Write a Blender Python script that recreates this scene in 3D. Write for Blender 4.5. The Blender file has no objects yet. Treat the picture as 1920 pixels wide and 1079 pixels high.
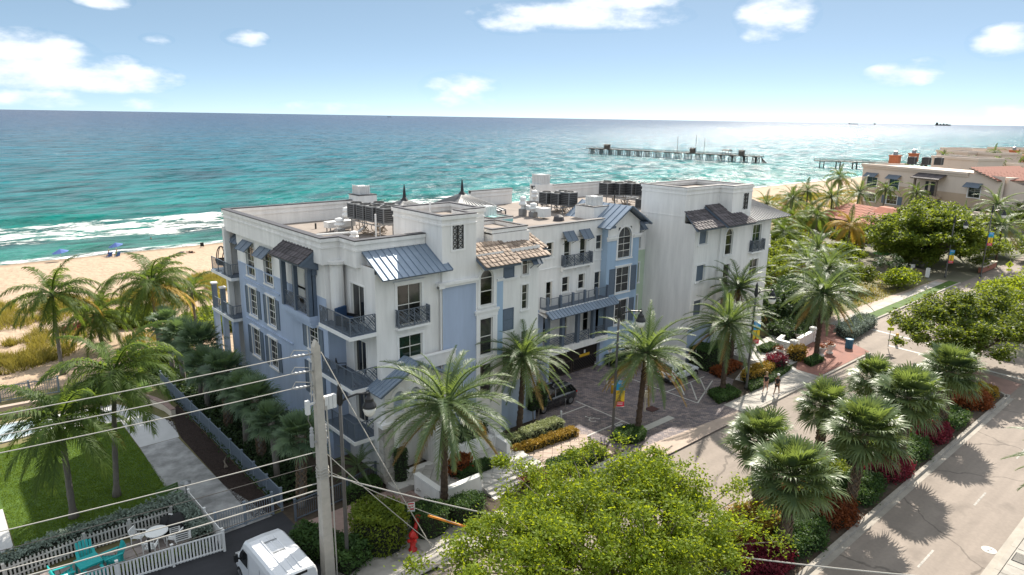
import bpy, math, random
import numpy as np
from mathutils import Vector, Matrix
R = math.radians
sc = bpy.context.scene
col = sc.collection

# ---------------------------------------------------------------- camera
cam = bpy.data.cameras.new("camera")
cam.sensor_fit = 'HORIZONTAL'; cam.sensor_width = 36.0
cam.lens = 36.0 * 1289.6 / 1920.0
cam.clip_start = 0.5; cam.clip_end = 90000.0
cam_o = bpy.data.objects.new("camera", cam); col.objects.link(cam_o)
_yaw, _pit, _rol = R(48.481), R(13.893), R(0.924)
_f = Vector((math.cos(_yaw)*math.cos(_pit), math.sin(_yaw)*math.cos(_pit), -math.sin(_pit)))
_r = Vector((math.sin(_yaw), -math.cos(_yaw), 0.0)); _u = _r.cross(_f)
_r2 = _r*math.cos(_rol) + _u*math.sin(_rol); _u2 = _u*math.cos(_rol) - _r*math.sin(_rol)
_m = Matrix((_r2, _u2, -_f)).transposed().to_4x4(); _m.translation = (0, 0, 22)
cam_o.matrix_world = _m
sc.camera = cam_o

# ---------------------------------------------------------------- light and exposure
SUN_AZ, SUN_EL = R(24.5), R(40.5)          # azimuth from +X towards +Y
SKY_STRENGTH, SUN_STRENGTH, EXPOSURE = 0.05, 2.2, 2.2
sc.view_settings.view_transform = 'Standard'
sc.view_settings.look = 'None'
sc.view_settings.exposure = EXPOSURE
sc.view_settings.gamma = 1.0
sc.view_settings.use_curve_mapping = False
sun = bpy.data.lights.new("sun", 'SUN'); sun.energy = SUN_STRENGTH; sun.angle = R(0.53)
sun.color = (1.0, 0.93, 0.82)
sun_o = bpy.data.objects.new("sun", sun); col.objects.link(sun_o)
_d = Vector((math.cos(SUN_AZ)*math.cos(SUN_EL), math.sin(SUN_AZ)*math.cos(SUN_EL), math.sin(SUN_EL)))
sun_o.rotation_euler = _d.to_track_quat('Z', 'Y').to_euler()
sun_o.location = (60, 60, 80)

world = bpy.data.worlds.new("World"); sc.world = world
world.use_nodes = True
wn, wl = world.node_tree.nodes, world.node_tree.links
wn.clear()
def wnode(t, **k):
    n = wn.new(t)
    for a, b in k.items(): setattr(n, a, b)
    return n
def wmath(op, a, b=None, c=None, clamp=False):
    n = wnode('ShaderNodeMath', operation=op, use_clamp=clamp)
    for i, x in enumerate((a, b, c)):
        if x is None: continue
        if isinstance(x, (int, float)): n.inputs[i].default_value = x
        else: wl.new(x, n.inputs[i])
    return n.outputs[0]
sky = wnode('ShaderNodeTexSky', sky_type='NISHITA', sun_disc=False)
sky.sun_elevation = SUN_EL
sky.sun_rotation = R(90.0) - SUN_AZ
sky.altitude = 0.0; sky.air_density = 0.24; sky.dust_density = 0.1; sky.ozone_density = 1.7
tc = wnode('ShaderNodeTexCoord')
sep = wnode('ShaderNodeSeparateXYZ'); wl.new(tc.outputs['Generated'], sep.inputs[0])
az = wmath('ARCTAN2', sep.outputs[1], sep.outputs[0])
el = wmath('ARCSINE', sep.outputs[2])
vec = wnode('ShaderNodeCombineXYZ')
wl.new(wmath('MULTIPLY', az, 9.0), vec.inputs[0]); wl.new(wmath('MULTIPLY', el, 20.0), vec.inputs[1])
nz = wnode('ShaderNodeTexNoise'); nz.inputs['Scale'].default_value = 2.4; nz.inputs['Detail'].default_value = 7.0
nz.inputs['Roughness'].default_value = 0.56
wl.new(vec.outputs[0], nz.inputs['Vector'])
nz2 = wnode('ShaderNodeTexNoise'); nz2.inputs['Scale'].default_value = 0.5; nz2.inputs['Detail'].default_value = 5.0
wl.new(vec.outputs[0], nz2.inputs['Vector'])
# cumulus: azimuth, elevation, half width, half height, strength (degrees)
CLOUDS = [(82.4, 3.0, 4.6, 2.3, 1.0), (78.5, 2.26, 5.6, 1.3, .95), (82.7, 0.9, 4.8, 0.9, .55), (76.7, 0.6, 2.6, 0.57, .4), (78.0, 7.3, 2.2, 0.7, .9), (68.9, 5.36, 1.8, 0.72, .7),
          (74.8, 4.96, 1.2, 0.45, .55), (77.3, 3.4, 1.5, 0.55, .5), (43.6, 7.7, 9.1, 1.3, 1.0), (41.0, 8.7, 5.5, 1.07, 1.0), (48.8, 7.2, 3.1, 1.0, .85), (29.0, 7.6, 3.2, 1.9, .85), (29.8, 6.4, 1.9, .9, .6),
          (52.9, 2.3, 3.4, 1.3, .62), (52.6, 1.3, 3.0, .9, .5), (20.3, 3.34, 2.7, .95, .8), (19.0, 4.1, 1.3, .5, .5), (14.7, 5.31, 2.2, 1.25, .9), (13.7, .8, 2.7, .75, .5), (63.8, .6, 4.2, .52, .35),
          (112, 7, 9, 2.5, .9), (135, 4, 7, 1.6, .8), (-15, 6, 7, 2.2, .9), (-42, 9, 9, 3, .8), (165, 10, 10, 3, .8)]
acc = None
for a, e, w, h, s in CLOUDS:
    dx = wmath('MULTIPLY', wmath('SUBTRACT', az, R(a)), 1/R(w)); dy = wmath('MULTIPLY', wmath('SUBTRACT', el, R(e)), 1/R(h))
    d2 = wmath('ADD', wmath('MULTIPLY', dx, dx), wmath('MULTIPLY', dy, dy))
    q = wmath('MULTIPLY', wmath('SUBTRACT', 1.0, d2, clamp=True), s)
    acc = q if acc is None else wmath('MAXIMUM', acc, q)
hi = wmath('MULTIPLY', wmath('SUBTRACT', nz2.outputs[0], 0.30, clamp=True), wmath('MULTIPLY', wmath('SUBTRACT', el, R(12), clamp=True), 8.0, clamp=True))  # unseen cloud cover overhead, added to lift the fill in shade
acc = wmath('MAXIMUM', acc, wmath('MULTIPLY', hi, 5.0))
dens = wmath('ADD', acc, wmath('MULTIPLY', wmath('SUBTRACT', nz.outputs[0], 0.60), 1.9))
dens = wmath('MULTIPLY', dens, wmath('MULTIPLY', acc, 12.0, clamp=True))
mr = wnode('ShaderNodeMapRange', interpolation_type='SMOOTHSTEP')
wl.new(dens, mr.inputs[0]); mr.inputs[1].default_value = -0.10; mr.inputs[2].default_value = 0.80
mr.inputs[3].default_value = 0.0; mr.inputs[4].default_value = 0.9
ccol = wnode('ShaderNodeMix', data_type='RGBA'); wl.new(nz.outputs[0], ccol.inputs[0])
ccol.inputs[6].default_value = (4.3, 4.65, 5.1, 1); ccol.inputs[7].default_value = (5.6, 5.75, 5.9, 1)
cm = wnode('ShaderNodeMix', data_type='RGBA')
tint = wnode('ShaderNodeMix', data_type='RGBA', blend_type='MULTIPLY'); tint.inputs[0].default_value = 1.0
wl.new(sky.outputs[0], tint.inputs[6]); tint.inputs[7].default_value = (1.0, 0.94, 0.74, 1)
veil = wnode('ShaderNodeMix', data_type='RGBA'); veil.inputs[0].default_value = 0.5      # thin even high cloud over the whole sky
wl.new(tint.outputs[2], veil.inputs[6]); veil.inputs[7].default_value = (1.75, 2.65, 3.5, 1)
wl.new(mr.outputs[0], cm.inputs[0]); wl.new(veil.outputs[2], cm.inputs[6]); wl.new(ccol.outputs[2], cm.inputs[7])
sc.cycles.use_denoising = True; sc.cycles.use_adaptive_sampling = False; sc.cycles.max_bounces = 7; sc.cycles.sample_clamp_indirect = 4.0
bg = wnode('ShaderNodeBackground'); bg.inputs[1].default_value = SKY_STRENGTH
wl.new(cm.outputs[2], bg.inputs[0])
wo = wnode('ShaderNodeOutputWorld'); wl.new(bg.outputs[0], wo.inputs[0])

# ---------------------------------------------------------------- materials
def lin(h):
    h = h.lstrip('#'); o = []
    for i in (0, 2, 4):
        c = int(h[i:i+2], 16)/255.0
        o.append(c/12.92 if c <= 0.04045 else ((c+0.055)/1.055)**2.4)
    return tuple(o)
MATS = {}
def mk(name, c, rough=0.6, metal=0.0, spec=0.4, var=0.12, vs=3.0, bump=0.0, bs=20.0, streak=False, c2=None, vmix=0.5, coat=0.0, detail=6.0, orand=0.0):
    """Principled surface with two-scale procedural variation."""
    m = bpy.data.materials.new(name); m.use_nodes = True
    n, l = m.node_tree.nodes, m.node_tree.links
    b = n['Principled BSDF']
    if isinstance(c, str): c = lin(c)
    if c2 is None: c2 = tuple(x*(1-var*2) for x in c)
    elif isinstance(c2, str): c2 = lin(c2)
    t = n.new('ShaderNodeTexCoord')
    src = t.outputs['Object']
    if streak:
        mp = n.new('ShaderNodeMapping'); mp.inputs['Scale'].default_value = (1, 1, 0.12); l.new(src, mp.inputs[0]); vsrc = mp.outputs[0]
    else: vsrc = src
    nz = n.new('ShaderNodeTexNoise'); nz.inputs['Scale'].default_value = vs; nz.inputs['Detail'].default_value = detail
    nz.inputs['Roughness'].default_value = 0.62
    l.new(vsrc, nz.inputs['Vector'])
    rp = n.new('ShaderNodeMapRange'); rp.inputs[1].default_value = 0.3; rp.inputs[2].default_value = 0.3+0.5/max(vmix, .05)*0.5
    l.new(nz.outputs[0], rp.inputs[0])
    mx = n.new('ShaderNodeMix'); mx.data_type = 'RGBA'
    l.new(rp.outputs[0], mx.inputs[0]); mx.inputs[6].default_value = (*c2, 1); mx.inputs[7].default_value = (*c, 1)
    outc = mx.outputs[2]
    if orand:
        oi = n.new('ShaderNodeObjectInfo'); hv = n.new('ShaderNodeHueSaturation')
        ma = n.new('ShaderNodeMapRange'); l.new(oi.outputs['Random'], ma.inputs[0]); ma.inputs[3].default_value = 1-orand; ma.inputs[4].default_value = 1+orand
        l.new(ma.outputs[0], hv.inputs['Value']); l.new(outc, hv.inputs['Color']); outc = hv.outputs[0]
    l.new(outc, b.inputs['Base Color'])
    b.inputs['Roughness'].default_value = rough; b.inputs['Metallic'].default_value = metal
    b.inputs['Specular IOR Level'].default_value = spec
    if coat: b.inputs['Coat Weight'].default_value = coat
    if bump:
        nb = n.new('ShaderNodeTexNoise'); nb.inputs['Scale'].default_value = bs; nb.inputs['Detail'].default_value = 4; l.new(src, nb.inputs['Vector'])
        bp = n.new('ShaderNodeBump'); bp.inputs['Strength'].default_value = bump; bp.inputs['Distance'].default_value = 0.003
        l.new(nb.outputs[0], bp.inputs['Height']); l.new(bp.outputs[0], b.inputs['Normal'])
    MATS[name] = m
    return m
def leaf(name, c, c2, ct, trans=0.4, rough=0.45, scale=0.9, spec=0.14):
    rough = min(.75, rough+.15)
    m = bpy.data.materials.new(name); m.use_nodes = True
    n, l = m.node_tree.nodes, m.node_tree.links
    b = n['Principled BSDF']
    g = n.new('ShaderNodeNewGeometry'); nz = n.new('ShaderNodeTexNoise'); nz.inputs['Scale'].default_value = scale; nz.inputs['Detail'].default_value = 4
    l.new(g.outputs['Position'], nz.inputs['Vector'])
    oi = n.new('ShaderNodeObjectInfo'); ad = n.new('ShaderNodeMath'); ad.operation = 'MULTIPLY_ADD'
    l.new(oi.outputs['Random'], ad.inputs[0]); ad.inputs[1].default_value = 0.35; l.new(nz.outputs[0], ad.inputs[2])
    pi = n.new('ShaderNodeMath'); pi.operation = 'MULTIPLY_ADD'; l.new(g.outputs['Random Per Island'], pi.inputs[0]); pi.inputs[1].default_value = 0.26; l.new(ad.outputs[0], pi.inputs[2])
    mr = n.new('ShaderNodeMapRange'); mr.inputs[1].default_value = 0.4; mr.inputs[2].default_value = 1.12; l.new(pi.outputs[0], mr.inputs[0])
    mx = n.new('ShaderNodeMix'); mx.data_type = 'RGBA'; l.new(mr.outputs[0], mx.inputs[0])
    mx.inputs[6].default_value = (*c2, 1); mx.inputs[7].default_value = (*c, 1)
    l.new(mx.outputs[2], b.inputs['Base Color']); b.inputs['Roughness'].default_value = rough; b.inputs['Specular IOR Level'].default_value = spec
    tr = n.new('ShaderNodeBsdfTranslucent')
    mt = n.new('ShaderNodeMix'); mt.data_type = 'RGBA'; l.new(mr.outputs[0], mt.inputs[0])
    mt.inputs[6].default_value = (*[x*.7 for x in ct], 1); mt.inputs[7].default_value = (*ct, 1); l.new(mt.outputs[2], tr.inputs[0])
    ms = n.new('ShaderNodeMixShader'); ms.inputs[0].default_value = trans
    l.new(b.outputs[0], ms.inputs[1]); l.new(tr.outputs[0], ms.inputs[2])
    l.new(ms.outputs[0], n['Material Output'].inputs[0])
    MATS[name] = m
    return m

mk('stucco', (.87, .85, .82), .85, var=.13, vs=1.6, bump=.25, bs=60, streak=True)
mk('stucco_blue', (.42, .50, .645), .85, var=.12, vs=1.2, bump=.25, bs=60, streak=True)
mk('stucco_skyblue', (.38, .51, .66), .85, var=.10, vs=1.2, bump=.25, bs=60, streak=True)
mk('stucco_green', (.52, .62, .46), .85, var=.06, vs=1.2, bump=.2, bs=60)
mk('stucco_teal', (.28, .56, .55), .85, var=.06, vs=1.2)
mk('stucco_beige', (.60, .52, .42), .85, var=.06, vs=1.4, bump=.2, bs=60, streak=True)
mk('stucco_cream', (.66, .56, .48), .85, var=.05, vs=.6, bump=.2, bs=40, streak=True)
mk('stucco_tan', (.50, .38, .28), .85, var=.06, vs=.6)
mk('stucco_brown', (.30, .12, .08), .85, var=.06, vs=.6)
mk('trim_white', (.80, .79, .77), .6, var=.05, vs=3)
mk('coping', (.06, .055, .06), .5, var=.1, vs=3)
mk('roofing', (.28, .24, .21), .95, var=.13, vs=.7, bump=.3, bs=30, c2=(.19, .16, .14))
mk('blue_grey', (.115, .15, .20), .45, var=.1, vs=4, spec=.4)
mk('metal_roof', (.27, .33, .41), .38, metal=.35, var=.1, vs=1.5)
mk('metal_roof_pale', (.20, .205, .215), .55, metal=.1, var=.1, vs=1.5)
mk('roof_tile', (.42, .33, .255), .85, var=.2, vs=3, c2=(.17, .125, .10), bump=.4, bs=40, orand=.3)
mk('roof_tile_dark', (.115, .10, .105), .8, var=.2, vs=3, bump=.4, bs=40, orand=.35)
mk('roof_tile_red', (.36, .12, .07), .85, var=.2, vs=1, bump=.4, bs=20, orand=.25)
mk('roof_red_far', (.33, .125, .085), .85, var=.2, vs=.8, bump=.4, bs=20)
mk('rail', (.12, .145, .18), .45, var=.08, vs=4, spec=.5)
mk('glass', (.05, .05, .047), .06, spec=.75, c2=(.006, .008, .01), vs=.9, orand=.9)
mk('glass_green', (.02, .06, .045), .08, spec=.7, var=.4, vs=.9)
mk('dark_void', (.010, .010, .012), .8, var=.2)
mk('frame_white', (.72, .70, .64), .5, var=.05)
mk('door_dark', (.03, .035, .045), .4, var=.1)
mk('shutter', (.12, .155, .20), .5, var=.1, vs=6)
mk('gate', (.055, .042, .035), .5, var=.15, vs=5)
mk('stone', (.52, .49, .44), .85, var=.2, vs=3, bump=.6, bs=18, orand=.12)
mk('galv', (.34, .35, .36), .4, metal=.6, var=.15, vs=5)
mk('ac_grey', (.23, .235, .24), .55, metal=.2, var=.15, vs=6)
mk('ac_dark', (.035, .035, .037), .6, var=.2, vs=20)
mk('white_metal', (.70, .70, .69), .5, var=.07, vs=4)
mk('rust', (.30, .19, .11), .8, var=.3, vs=8, c2=(.42, .33, .22))
mk('copper_pipe', (.34, .26, .18), .6, var=.25, vs=7)
mk('black_metal', (.018, .018, .02), .4, var=.1, vs=6)
mk('lamp_pole', (.11, .105, .10), .5, var=.15, vs=5)
mk('lamp_glass', (.78, .76, .70), .35, var=.04)
mk('concrete', (.44, .41, .37), .9, var=.14, vs=1.1, bump=.25, bs=30, orand=.06)
mk('concrete_pole', (.52, .48, .42), .9, var=.12, vs=3, bump=.3, bs=25)
mk('concrete_stained', (.36, .36, .36), .9, var=.22, vs=.9, bump=.25, bs=30, c2=(.14, .14, .14), vmix=.75)
mk('kerb', (.38, .345, .30), .9, var=.15, vs=1.5, bump=.2, bs=25, orand=.08)
mk('asphalt', (.28, .235, .20), .92, var=.10, vs=.28, bump=.35, bs=45, detail=9)
mk('asphalt_dark', (.045, .046, .052), .92, var=.15, vs=.5, bump=.35, bs=45)
mk('line_white', (.62, .60, .56), .8, var=.2, vs=5)
mk('slab', (.47, .45, .42), .85, var=.1, vs=2, bump=.2, bs=30, orand=.12)
mk('slab_pink', (.42, .33, .27), .88, var=.12, vs=2, bump=.2, bs=30, orand=.1)
mk('patio_slab', (.34, .29, .27), .88, var=.15, vs=2, bump=.2, bs=30, orand=.16)
mk('brick_pink', (.37, .26, .225), .9, var=.12, vs=4, bump=.3, bs=30, orand=.2)
mk('mulch', (.05, .032, .026), .95, var=.3, vs=6, bump=1.0, bs=40, c2=(.02, .013, .011))
mk('soil', (.10, .075, .052), .95, var=.3, vs=2, bump=1.0, bs=20)
mk('wood_grey', (.25, .20, .155), .85, var=.25, vs=4)
mk('pier_wood', (.085, .07, .06), .85, var=.2, vs=1)
mk('turquoise', (.02, .36, .36), .45, var=.08, vs=5)
mk('white_plastic', (.78, .78, .77), .4, var=.05, vs=4)
mk('vinyl_fence', (.76, .75, .73), .5, var=.06, vs=3)
mk('fence_blue', (.21, .25, .30), .5, var=.08, vs=3)
mk('picket_weathered', (.50, .49, .46), .7, var=.15, vs=5)
mk('car_white', (.72, .73, .74), .25, spec=.5, var=.02, coat=.8)
mk('car_black', (.012, .012, .014), .2, spec=.5, var=.02, coat=1.0)
mk('van_white', (.70, .71, .73), .35, spec=.5, var=.05, vs=2, coat=.4)
mk('car_glass', (.012, .014, .016), .04, spec=.8, var=.02)
mk('plastic_black', (.02, .02, .021), .55, var=.1)
mk('tyre', (.018, .018, .018), .85, var=.1)
mk('rim', (.32, .32, .33), .3, metal=.8, var=.05)
mk('red_light', (.45, .02, .015), .25, var=.05)
mk('red_paint', (.50, .022, .018), .4, var=.1, vs=6)
mk('yellow_paint', (.72, .42, .03), .5, var=.1, vs=6)
mk('orange_plastic', (.75, .27, .02), .45, var=.06)
mk('sign_yellow', (.62, .72, .03), .45, var=.03)
mk('sign_white', (.75, .74, .72), .45, var=.03)
mk('print_black', (.02, .02, .02), .5, var=.05)
mk('print_red', (.62, .03, .06), .5, var=.05)
mk('print_yellow', (.80, .56, .03), .5, var=.05)
mk('print_blue', (.02, .33, .66), .5, var=.05)
mk('print_green', (.16, .46, .06), .5, var=.05)
mk('umbrella_blue', (.07, .13, .36), .7, var=.08)
mk('umbrella_green', (.10, .26, .08), .7, var=.08)
mk('can_blue', (.06, .20, .32), .5, var=.1, vs=5)
mk('box_green', (.17, .21, .18), .6, var=.1, vs=4)
mk('terracotta', (.50, .17, .08), .85, var=.12, vs=4)
mk('pot_white', (.66, .63, .58), .8, var=.12, vs=5)
mk('skin', (.50, .29, .20), .55, var=.05)
mk('skin_tan', (.36, .20, .13), .55, var=.05)
mk('cloth_black', (.018, .018, .02), .85, var=.1)
mk('cloth_white', (.72, .71, .69), .85, var=.05)
mk('cloth_pink', (.56, .36, .28), .85, var=.05)
mk('cloth_blue', (.05, .12, .32), .85, var=.1)
mk('cloth_green', (.16, .42, .12), .85, var=.1)
mk('hair_blond', (.42, .28, .14), .6, var=.2, vs=20)
mk('cushion_blue', (.03, .07, .15), .85, var=.1)
mk('wicker', (.05, .035, .028), .7, var=.25, vs=25)
mk('grill_cover', (.012, .012, .013), .75, var=.2)
mk('wire', (.42, .40, .36), .5, var=.05)
mk('wire_dark', (.06, .055, .05), .6, var=.05)
mk('porcelain', (.36, .36, .36), .45, var=.05)
mk('grate', (.05, .05, .05), .6, metal=.4, var=.1)
mk('drain_red', (.10, .035, .03), .7, var=.1)
mk('bench_green', (.09, .17, .05), .6, var=.1)
mk('trunk_palm', (.20, .155, .115), .9, var=.25, vs=5, bump=.6, bs=12)
mk('trunk_grey', (.21, .185, .16), .9, var=.2, vs=4, bump=.5, bs=10)
mk('trunk_date', (.105, .072, .05), .95, var=.3, vs=6, bump=1.0, bs=14)
mk('boot', (.24, .17, .11), .9, var=.25, vs=6, orand=.2)
mk('bark', (.13, .10, .075), .9, var=.25, vs=5, bump=.7, bs=14)
mk('bark_pale', (.25, .21, .165), .9, var=.25, vs=5, bump=.7, bs=14)
leaf('leaf_date', (.165, .22, .095), (.06, .105, .055), (.28, .38, .06), .36, .30, .8, .3)
leaf('leaf_date_dry', (.30, .22, .08), (.20, .13, .05), (.34, .22, .05), .35, .5, .8)
leaf('leaf_coco', (.095, .145, .030), (.03, .06, .02), (.26, .36, .04), .42, .36, .6)
leaf('leaf_coco_yellow', (.42, .28, .05), (.20, .16, .035), (.55, .34, .04), .4, .4, .6)
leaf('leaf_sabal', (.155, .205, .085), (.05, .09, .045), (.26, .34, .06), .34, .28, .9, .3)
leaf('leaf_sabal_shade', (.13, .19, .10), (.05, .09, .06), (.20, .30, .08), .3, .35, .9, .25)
leaf('leaf_tree', (.17, .235, .022), (.04, .075, .014), (.40, .47, .02), .46, .4, .55)
leaf('leaf_tree_deep', (.12, .165, .022), (.035, .065, .018), (.30, .36, .03), .42, .38, .5)
leaf('leaf_dark', (.06, .10, .04), (.02, .04, .02), (.10, .16, .03), .25, .35, .8)
leaf('leaf_bright', (.17, .22, .025), (.06, .10, .02), (.36, .42, .03), .38, .4, .8)
leaf('leaf_hedge', (.07, .13, .035), (.026, .058, .02), (.13, .22, .03), .28, .4, 1.4)
leaf('leaf_silver', (.24, .29, .24), (.11, .15, .13), (.18, .22, .14), .2, .6, 1.6)
leaf('leaf_maroon', (.20, .030, .045), (.07, .012, .022), (.36, .03, .05), .3, .35, 1.5)
leaf('leaf_rust', (.28, .085, .025), (.09, .03, .015), (.42, .11, .02), .3, .4, 1.5)
leaf('leaf_gold', (.40, .25, .035), (.18, .13, .03), (.50, .32, .03), .32, .4, 1.5)
leaf('leaf_cream', (.44, .46, .26), (.16, .21, .09), (.40, .44, .16), .3, .4, 1.8)
leaf('leaf_dune', (.33, .27, .06), (.15, .14, .04), (.46, .38, .06), .35, .6, .35)
leaf('leaf_lawn', (.12, .19, .018), (.07, .125, .014), (.24, .34, .02), .35, .6, .5)

def wear(name, along=(.03, 1.1), amt=.16, crack=True):
    """lane wear along X, oily patches and a sparse net of cracks, multiplied into a carriageway's colour"""
    m = MATS[name]; n, l = m.node_tree.nodes, m.node_tree.links; b = n['Principled BSDF']; src = b.inputs['Base Color'].links[0].from_socket
    g = n.new('ShaderNodeNewGeometry')
    def N(sx, sy, det, lo, hi, a, c):
        mp = n.new('ShaderNodeMapping'); mp.inputs['Scale'].default_value = (sx, sy, 1); l.new(g.outputs['Position'], mp.inputs[0])
        q = n.new('ShaderNodeTexNoise'); q.inputs['Scale'].default_value = 1; q.inputs['Detail'].default_value = det; l.new(mp.outputs[0], q.inputs['Vector'])
        r = n.new('ShaderNodeMapRange'); l.new(q.outputs[0], r.inputs[0])
        for i, v in enumerate((lo, hi, a, c)): r.inputs[i+1].default_value = v
        return r.outputs[0]
    f = N(along[0], along[1], 4, .3, .7, 1-amt, 1+amt*.5)
    def mul(a, c):
        q = n.new('ShaderNodeMath'); q.operation = 'MULTIPLY'; l.new(a, q.inputs[0]); l.new(c, q.inputs[1]); return q.outputs[0]
    f = mul(f, N(.45, .45, 6, .58, .72, 1, .72)); f = mul(f, N(5, 5, 4, .3, .7, .93, 1.05))
    if crack:
        v = n.new('ShaderNodeTexVoronoi'); v.feature = 'DISTANCE_TO_EDGE'; v.inputs['Scale'].default_value = .22
        w = n.new('ShaderNodeTexNoise'); w.inputs['Scale'].default_value = .9; w.inputs['Detail'].default_value = 5; l.new(g.outputs['Position'], w.inputs['Vector'])
        ad = n.new('ShaderNodeMix'); ad.data_type = 'VECTOR'; ad.inputs[0].default_value = .45; l.new(g.outputs['Position'], ad.inputs[4]); l.new(w.outputs['Color'], ad.inputs[5]); l.new(ad.outputs[1], v.inputs['Vector'])
        r = n.new('ShaderNodeMapRange'); l.new(v.outputs['Distance'], r.inputs[0]); r.inputs[1].default_value = .003; r.inputs[2].default_value = .009; r.inputs[3].default_value = .62; r.inputs[4].default_value = 1
        f = mul(f, r.outputs[0])
    cc = n.new('ShaderNodeCombineXYZ'); [l.new(f, cc.inputs[i]) for i in range(3)]
    mx = n.new('ShaderNodeMix'); mx.data_type = 'RGBA'; mx.blend_type = 'MULTIPLY'; mx.inputs[0].default_value = 1; l.new(src, mx.inputs[6]); l.new(cc.outputs[0], mx.inputs[7]); l.new(mx.outputs[2], b.inputs['Base Color'])
wear('asphalt'); wear('concrete', (.5, .5), .2); wear('asphalt_dark')

# ---------------------------------------------------------------- mesh helpers
WL = {}
class MB:
    def __init__(s): s.v = []; s.f = []; s.m = []; s.k = 0
    def add(s, vs, fs, k=None):
        b = len(s.v); s.v.extend([tuple(p) for p in vs])
        for q in fs: s.f.append([b+i for i in q]); s.m.append(s.k if k is None else k)
        return s
    def hexa(s, c): return s.add(c, [(0, 3, 2, 1), (4, 5, 6, 7), (0, 1, 5, 4), (1, 2, 6, 5), (2, 3, 7, 6), (3, 0, 4, 7)])
    def box(s, x0, x1, y0, y1, z0, z1):
        return s.hexa([(x0, y0, z0), (x1, y0, z0), (x1, y1, z0), (x0, y1, z0), (x0, y0, z1), (x1, y0, z1), (x1, y1, z1), (x0, y1, z1)])
    def cbox(s, x, y, z, w, d, h, rz=0.0):
        c, n = math.cos(rz), math.sin(rz); o = []
        for zz in (z, z+h):
            for a, b in ((-1, -1), (1, -1), (1, 1), (-1, 1)):
                px, py = a*w/2, b*d/2; o.append((x+px*c-py*n, y+px*n+py*c, zz))
        return s.hexa(o)
    def quad(s, a, b, c, d): return s.add([a, b, c, d], [(0, 1, 2, 3)])
    def poly(s, pts): return s.add(pts, [tuple(range(len(pts)))])
    def ext(s, pts, vec):
        n = len(pts); v = Vector(vec); top = [tuple(Vector(p)+v) for p in pts]
        fs = [tuple(range(n))[::-1], tuple(range(n, 2*n))] + [(i, (i+1) % n, n+(i+1) % n, n+i) for i in range(n)]
        return s.add(list(pts)+top, fs)
    def prism(s, xy, z0, z1): return s.ext([(x, y, z0) for x, y in xy], (0, 0, z1-z0))
    def bar(s, p, q, w, h=None):
        p, q = Vector(p), Vector(q); d = (q-p)
        if d.length < 1e-6: return s
        d.normalize(); up = Vector((0, 0, 1)) if abs(d.z) < .95 else Vector((1, 0, 0))
        a = d.cross(up).normalized(); b = a.cross(d).normalized(); h = h or w
        c = []
        for e in (p, q):
            for i, j in ((-1, -1), (1, -1), (1, 1), (-1, 1)): c.append(e+a*(i*w/2)+b*(j*h/2))
        return s.hexa(c)
    def tube(s, pts, rad, n=6, cap=True, jit=0.0, rg=None):
        P = [Vector(p) for p in pts]; rr = rad if isinstance(rad, (list, tuple)) else [rad]*len(P)
        vs = []; fs = []; a0 = None
        for i, p in enumerate(P):
            d = (P[min(i+1, len(P)-1)]-P[max(i-1, 0)]).normalized()
            if a0 is None:
                up = Vector((0, 0, 1)) if abs(d.z) < .9 else Vector((1, 0, 0)); a0 = d.cross(up).normalized()
            a0 = (a0-d*a0.dot(d)).normalized(); b = d.cross(a0)
            for j in range(n):
                t = 2*math.pi*j/n; r = rr[i]*(1+(rg.uniform(-jit, jit) if rg else 0))
                vs.append(p+(a0*math.cos(t)+b*math.sin(t))*r)
        for i in range(len(P)-1):
            for j in range(n): fs.append((i*n+j, i*n+(j+1) % n, (i+1)*n+(j+1) % n, (i+1)*n+j))
        if cap: fs.append(tuple(range(n))[::-1]); fs.append(tuple((len(P)-1)*n+j for j in range(n)))
        return s.add(vs, fs)
    def lathe(s, prof, n=12, c=(0, 0, 0)):
        vs = []; fs = []
        for r, z in prof:
            for j in range(n):
                t = 2*math.pi*j/n; vs.append((c[0]+r*math.cos(t), c[1]+r*math.sin(t), c[2]+z))
        for i in range(len(prof)-1):
            for j in range(n): fs.append((i*n+j, i*n+(j+1) % n, (i+1)*n+(j+1) % n, (i+1)*n+j))
        fs.append(tuple(range(n))[::-1]); fs.append(tuple((len(prof)-1)*n+j for j in range(n)))
        return s.add(vs, fs)
    def build(s, name, mats, parent=None, loc=None, smooth=False, local=False, kind=None):
        if isinstance(mats, str): mats = [mats]
        off = Vector((0, 0, 0))
        if not local:
            if parent is not None: off = WL[parent.name]
            elif loc is not None: off = Vector(loc)
        me = bpy.data.meshes.new(name)
        me.from_pydata([(x-off.x, y-off.y, z-off.z) for x, y, z in s.v], [], s.f)
        for m in mats: me.materials.append(MATS[m])
        me.polygons.foreach_set('material_index', s.m)
        if smooth: me.polygons.foreach_set('use_smooth', [True]*len(s.f))
        me.update()
        o = bpy.data.objects.new(name, me); col.objects.link(o)
        if parent is not None: o.parent = parent; WL[o.name] = WL[parent.name].copy()
        else:
            WL[o.name] = Vector(loc) if loc is not None else Vector((0, 0, 0))
            if loc is not None: o.location = loc
        if kind: o['kind'] = kind
        return o
def tag(o, label, cat, group=None):
    o['label'] = label; o['category'] = cat
    if group: o['group'] = group
    return o
def thing(name, label, cat, loc=(0, 0, 0), rz=0.0, group=None):
    o = bpy.data.objects.new(name, None); col.objects.link(o); o.location = loc; o.rotation_euler = (0, 0, rz)
    o.empty_display_size = .3
    WL[o.name] = Vector(loc)
    return tag(o, label, cat, group)
def struct(name, mb, mats, kind='structure'): 
    return mb.build(name, mats, kind=kind)
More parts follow.
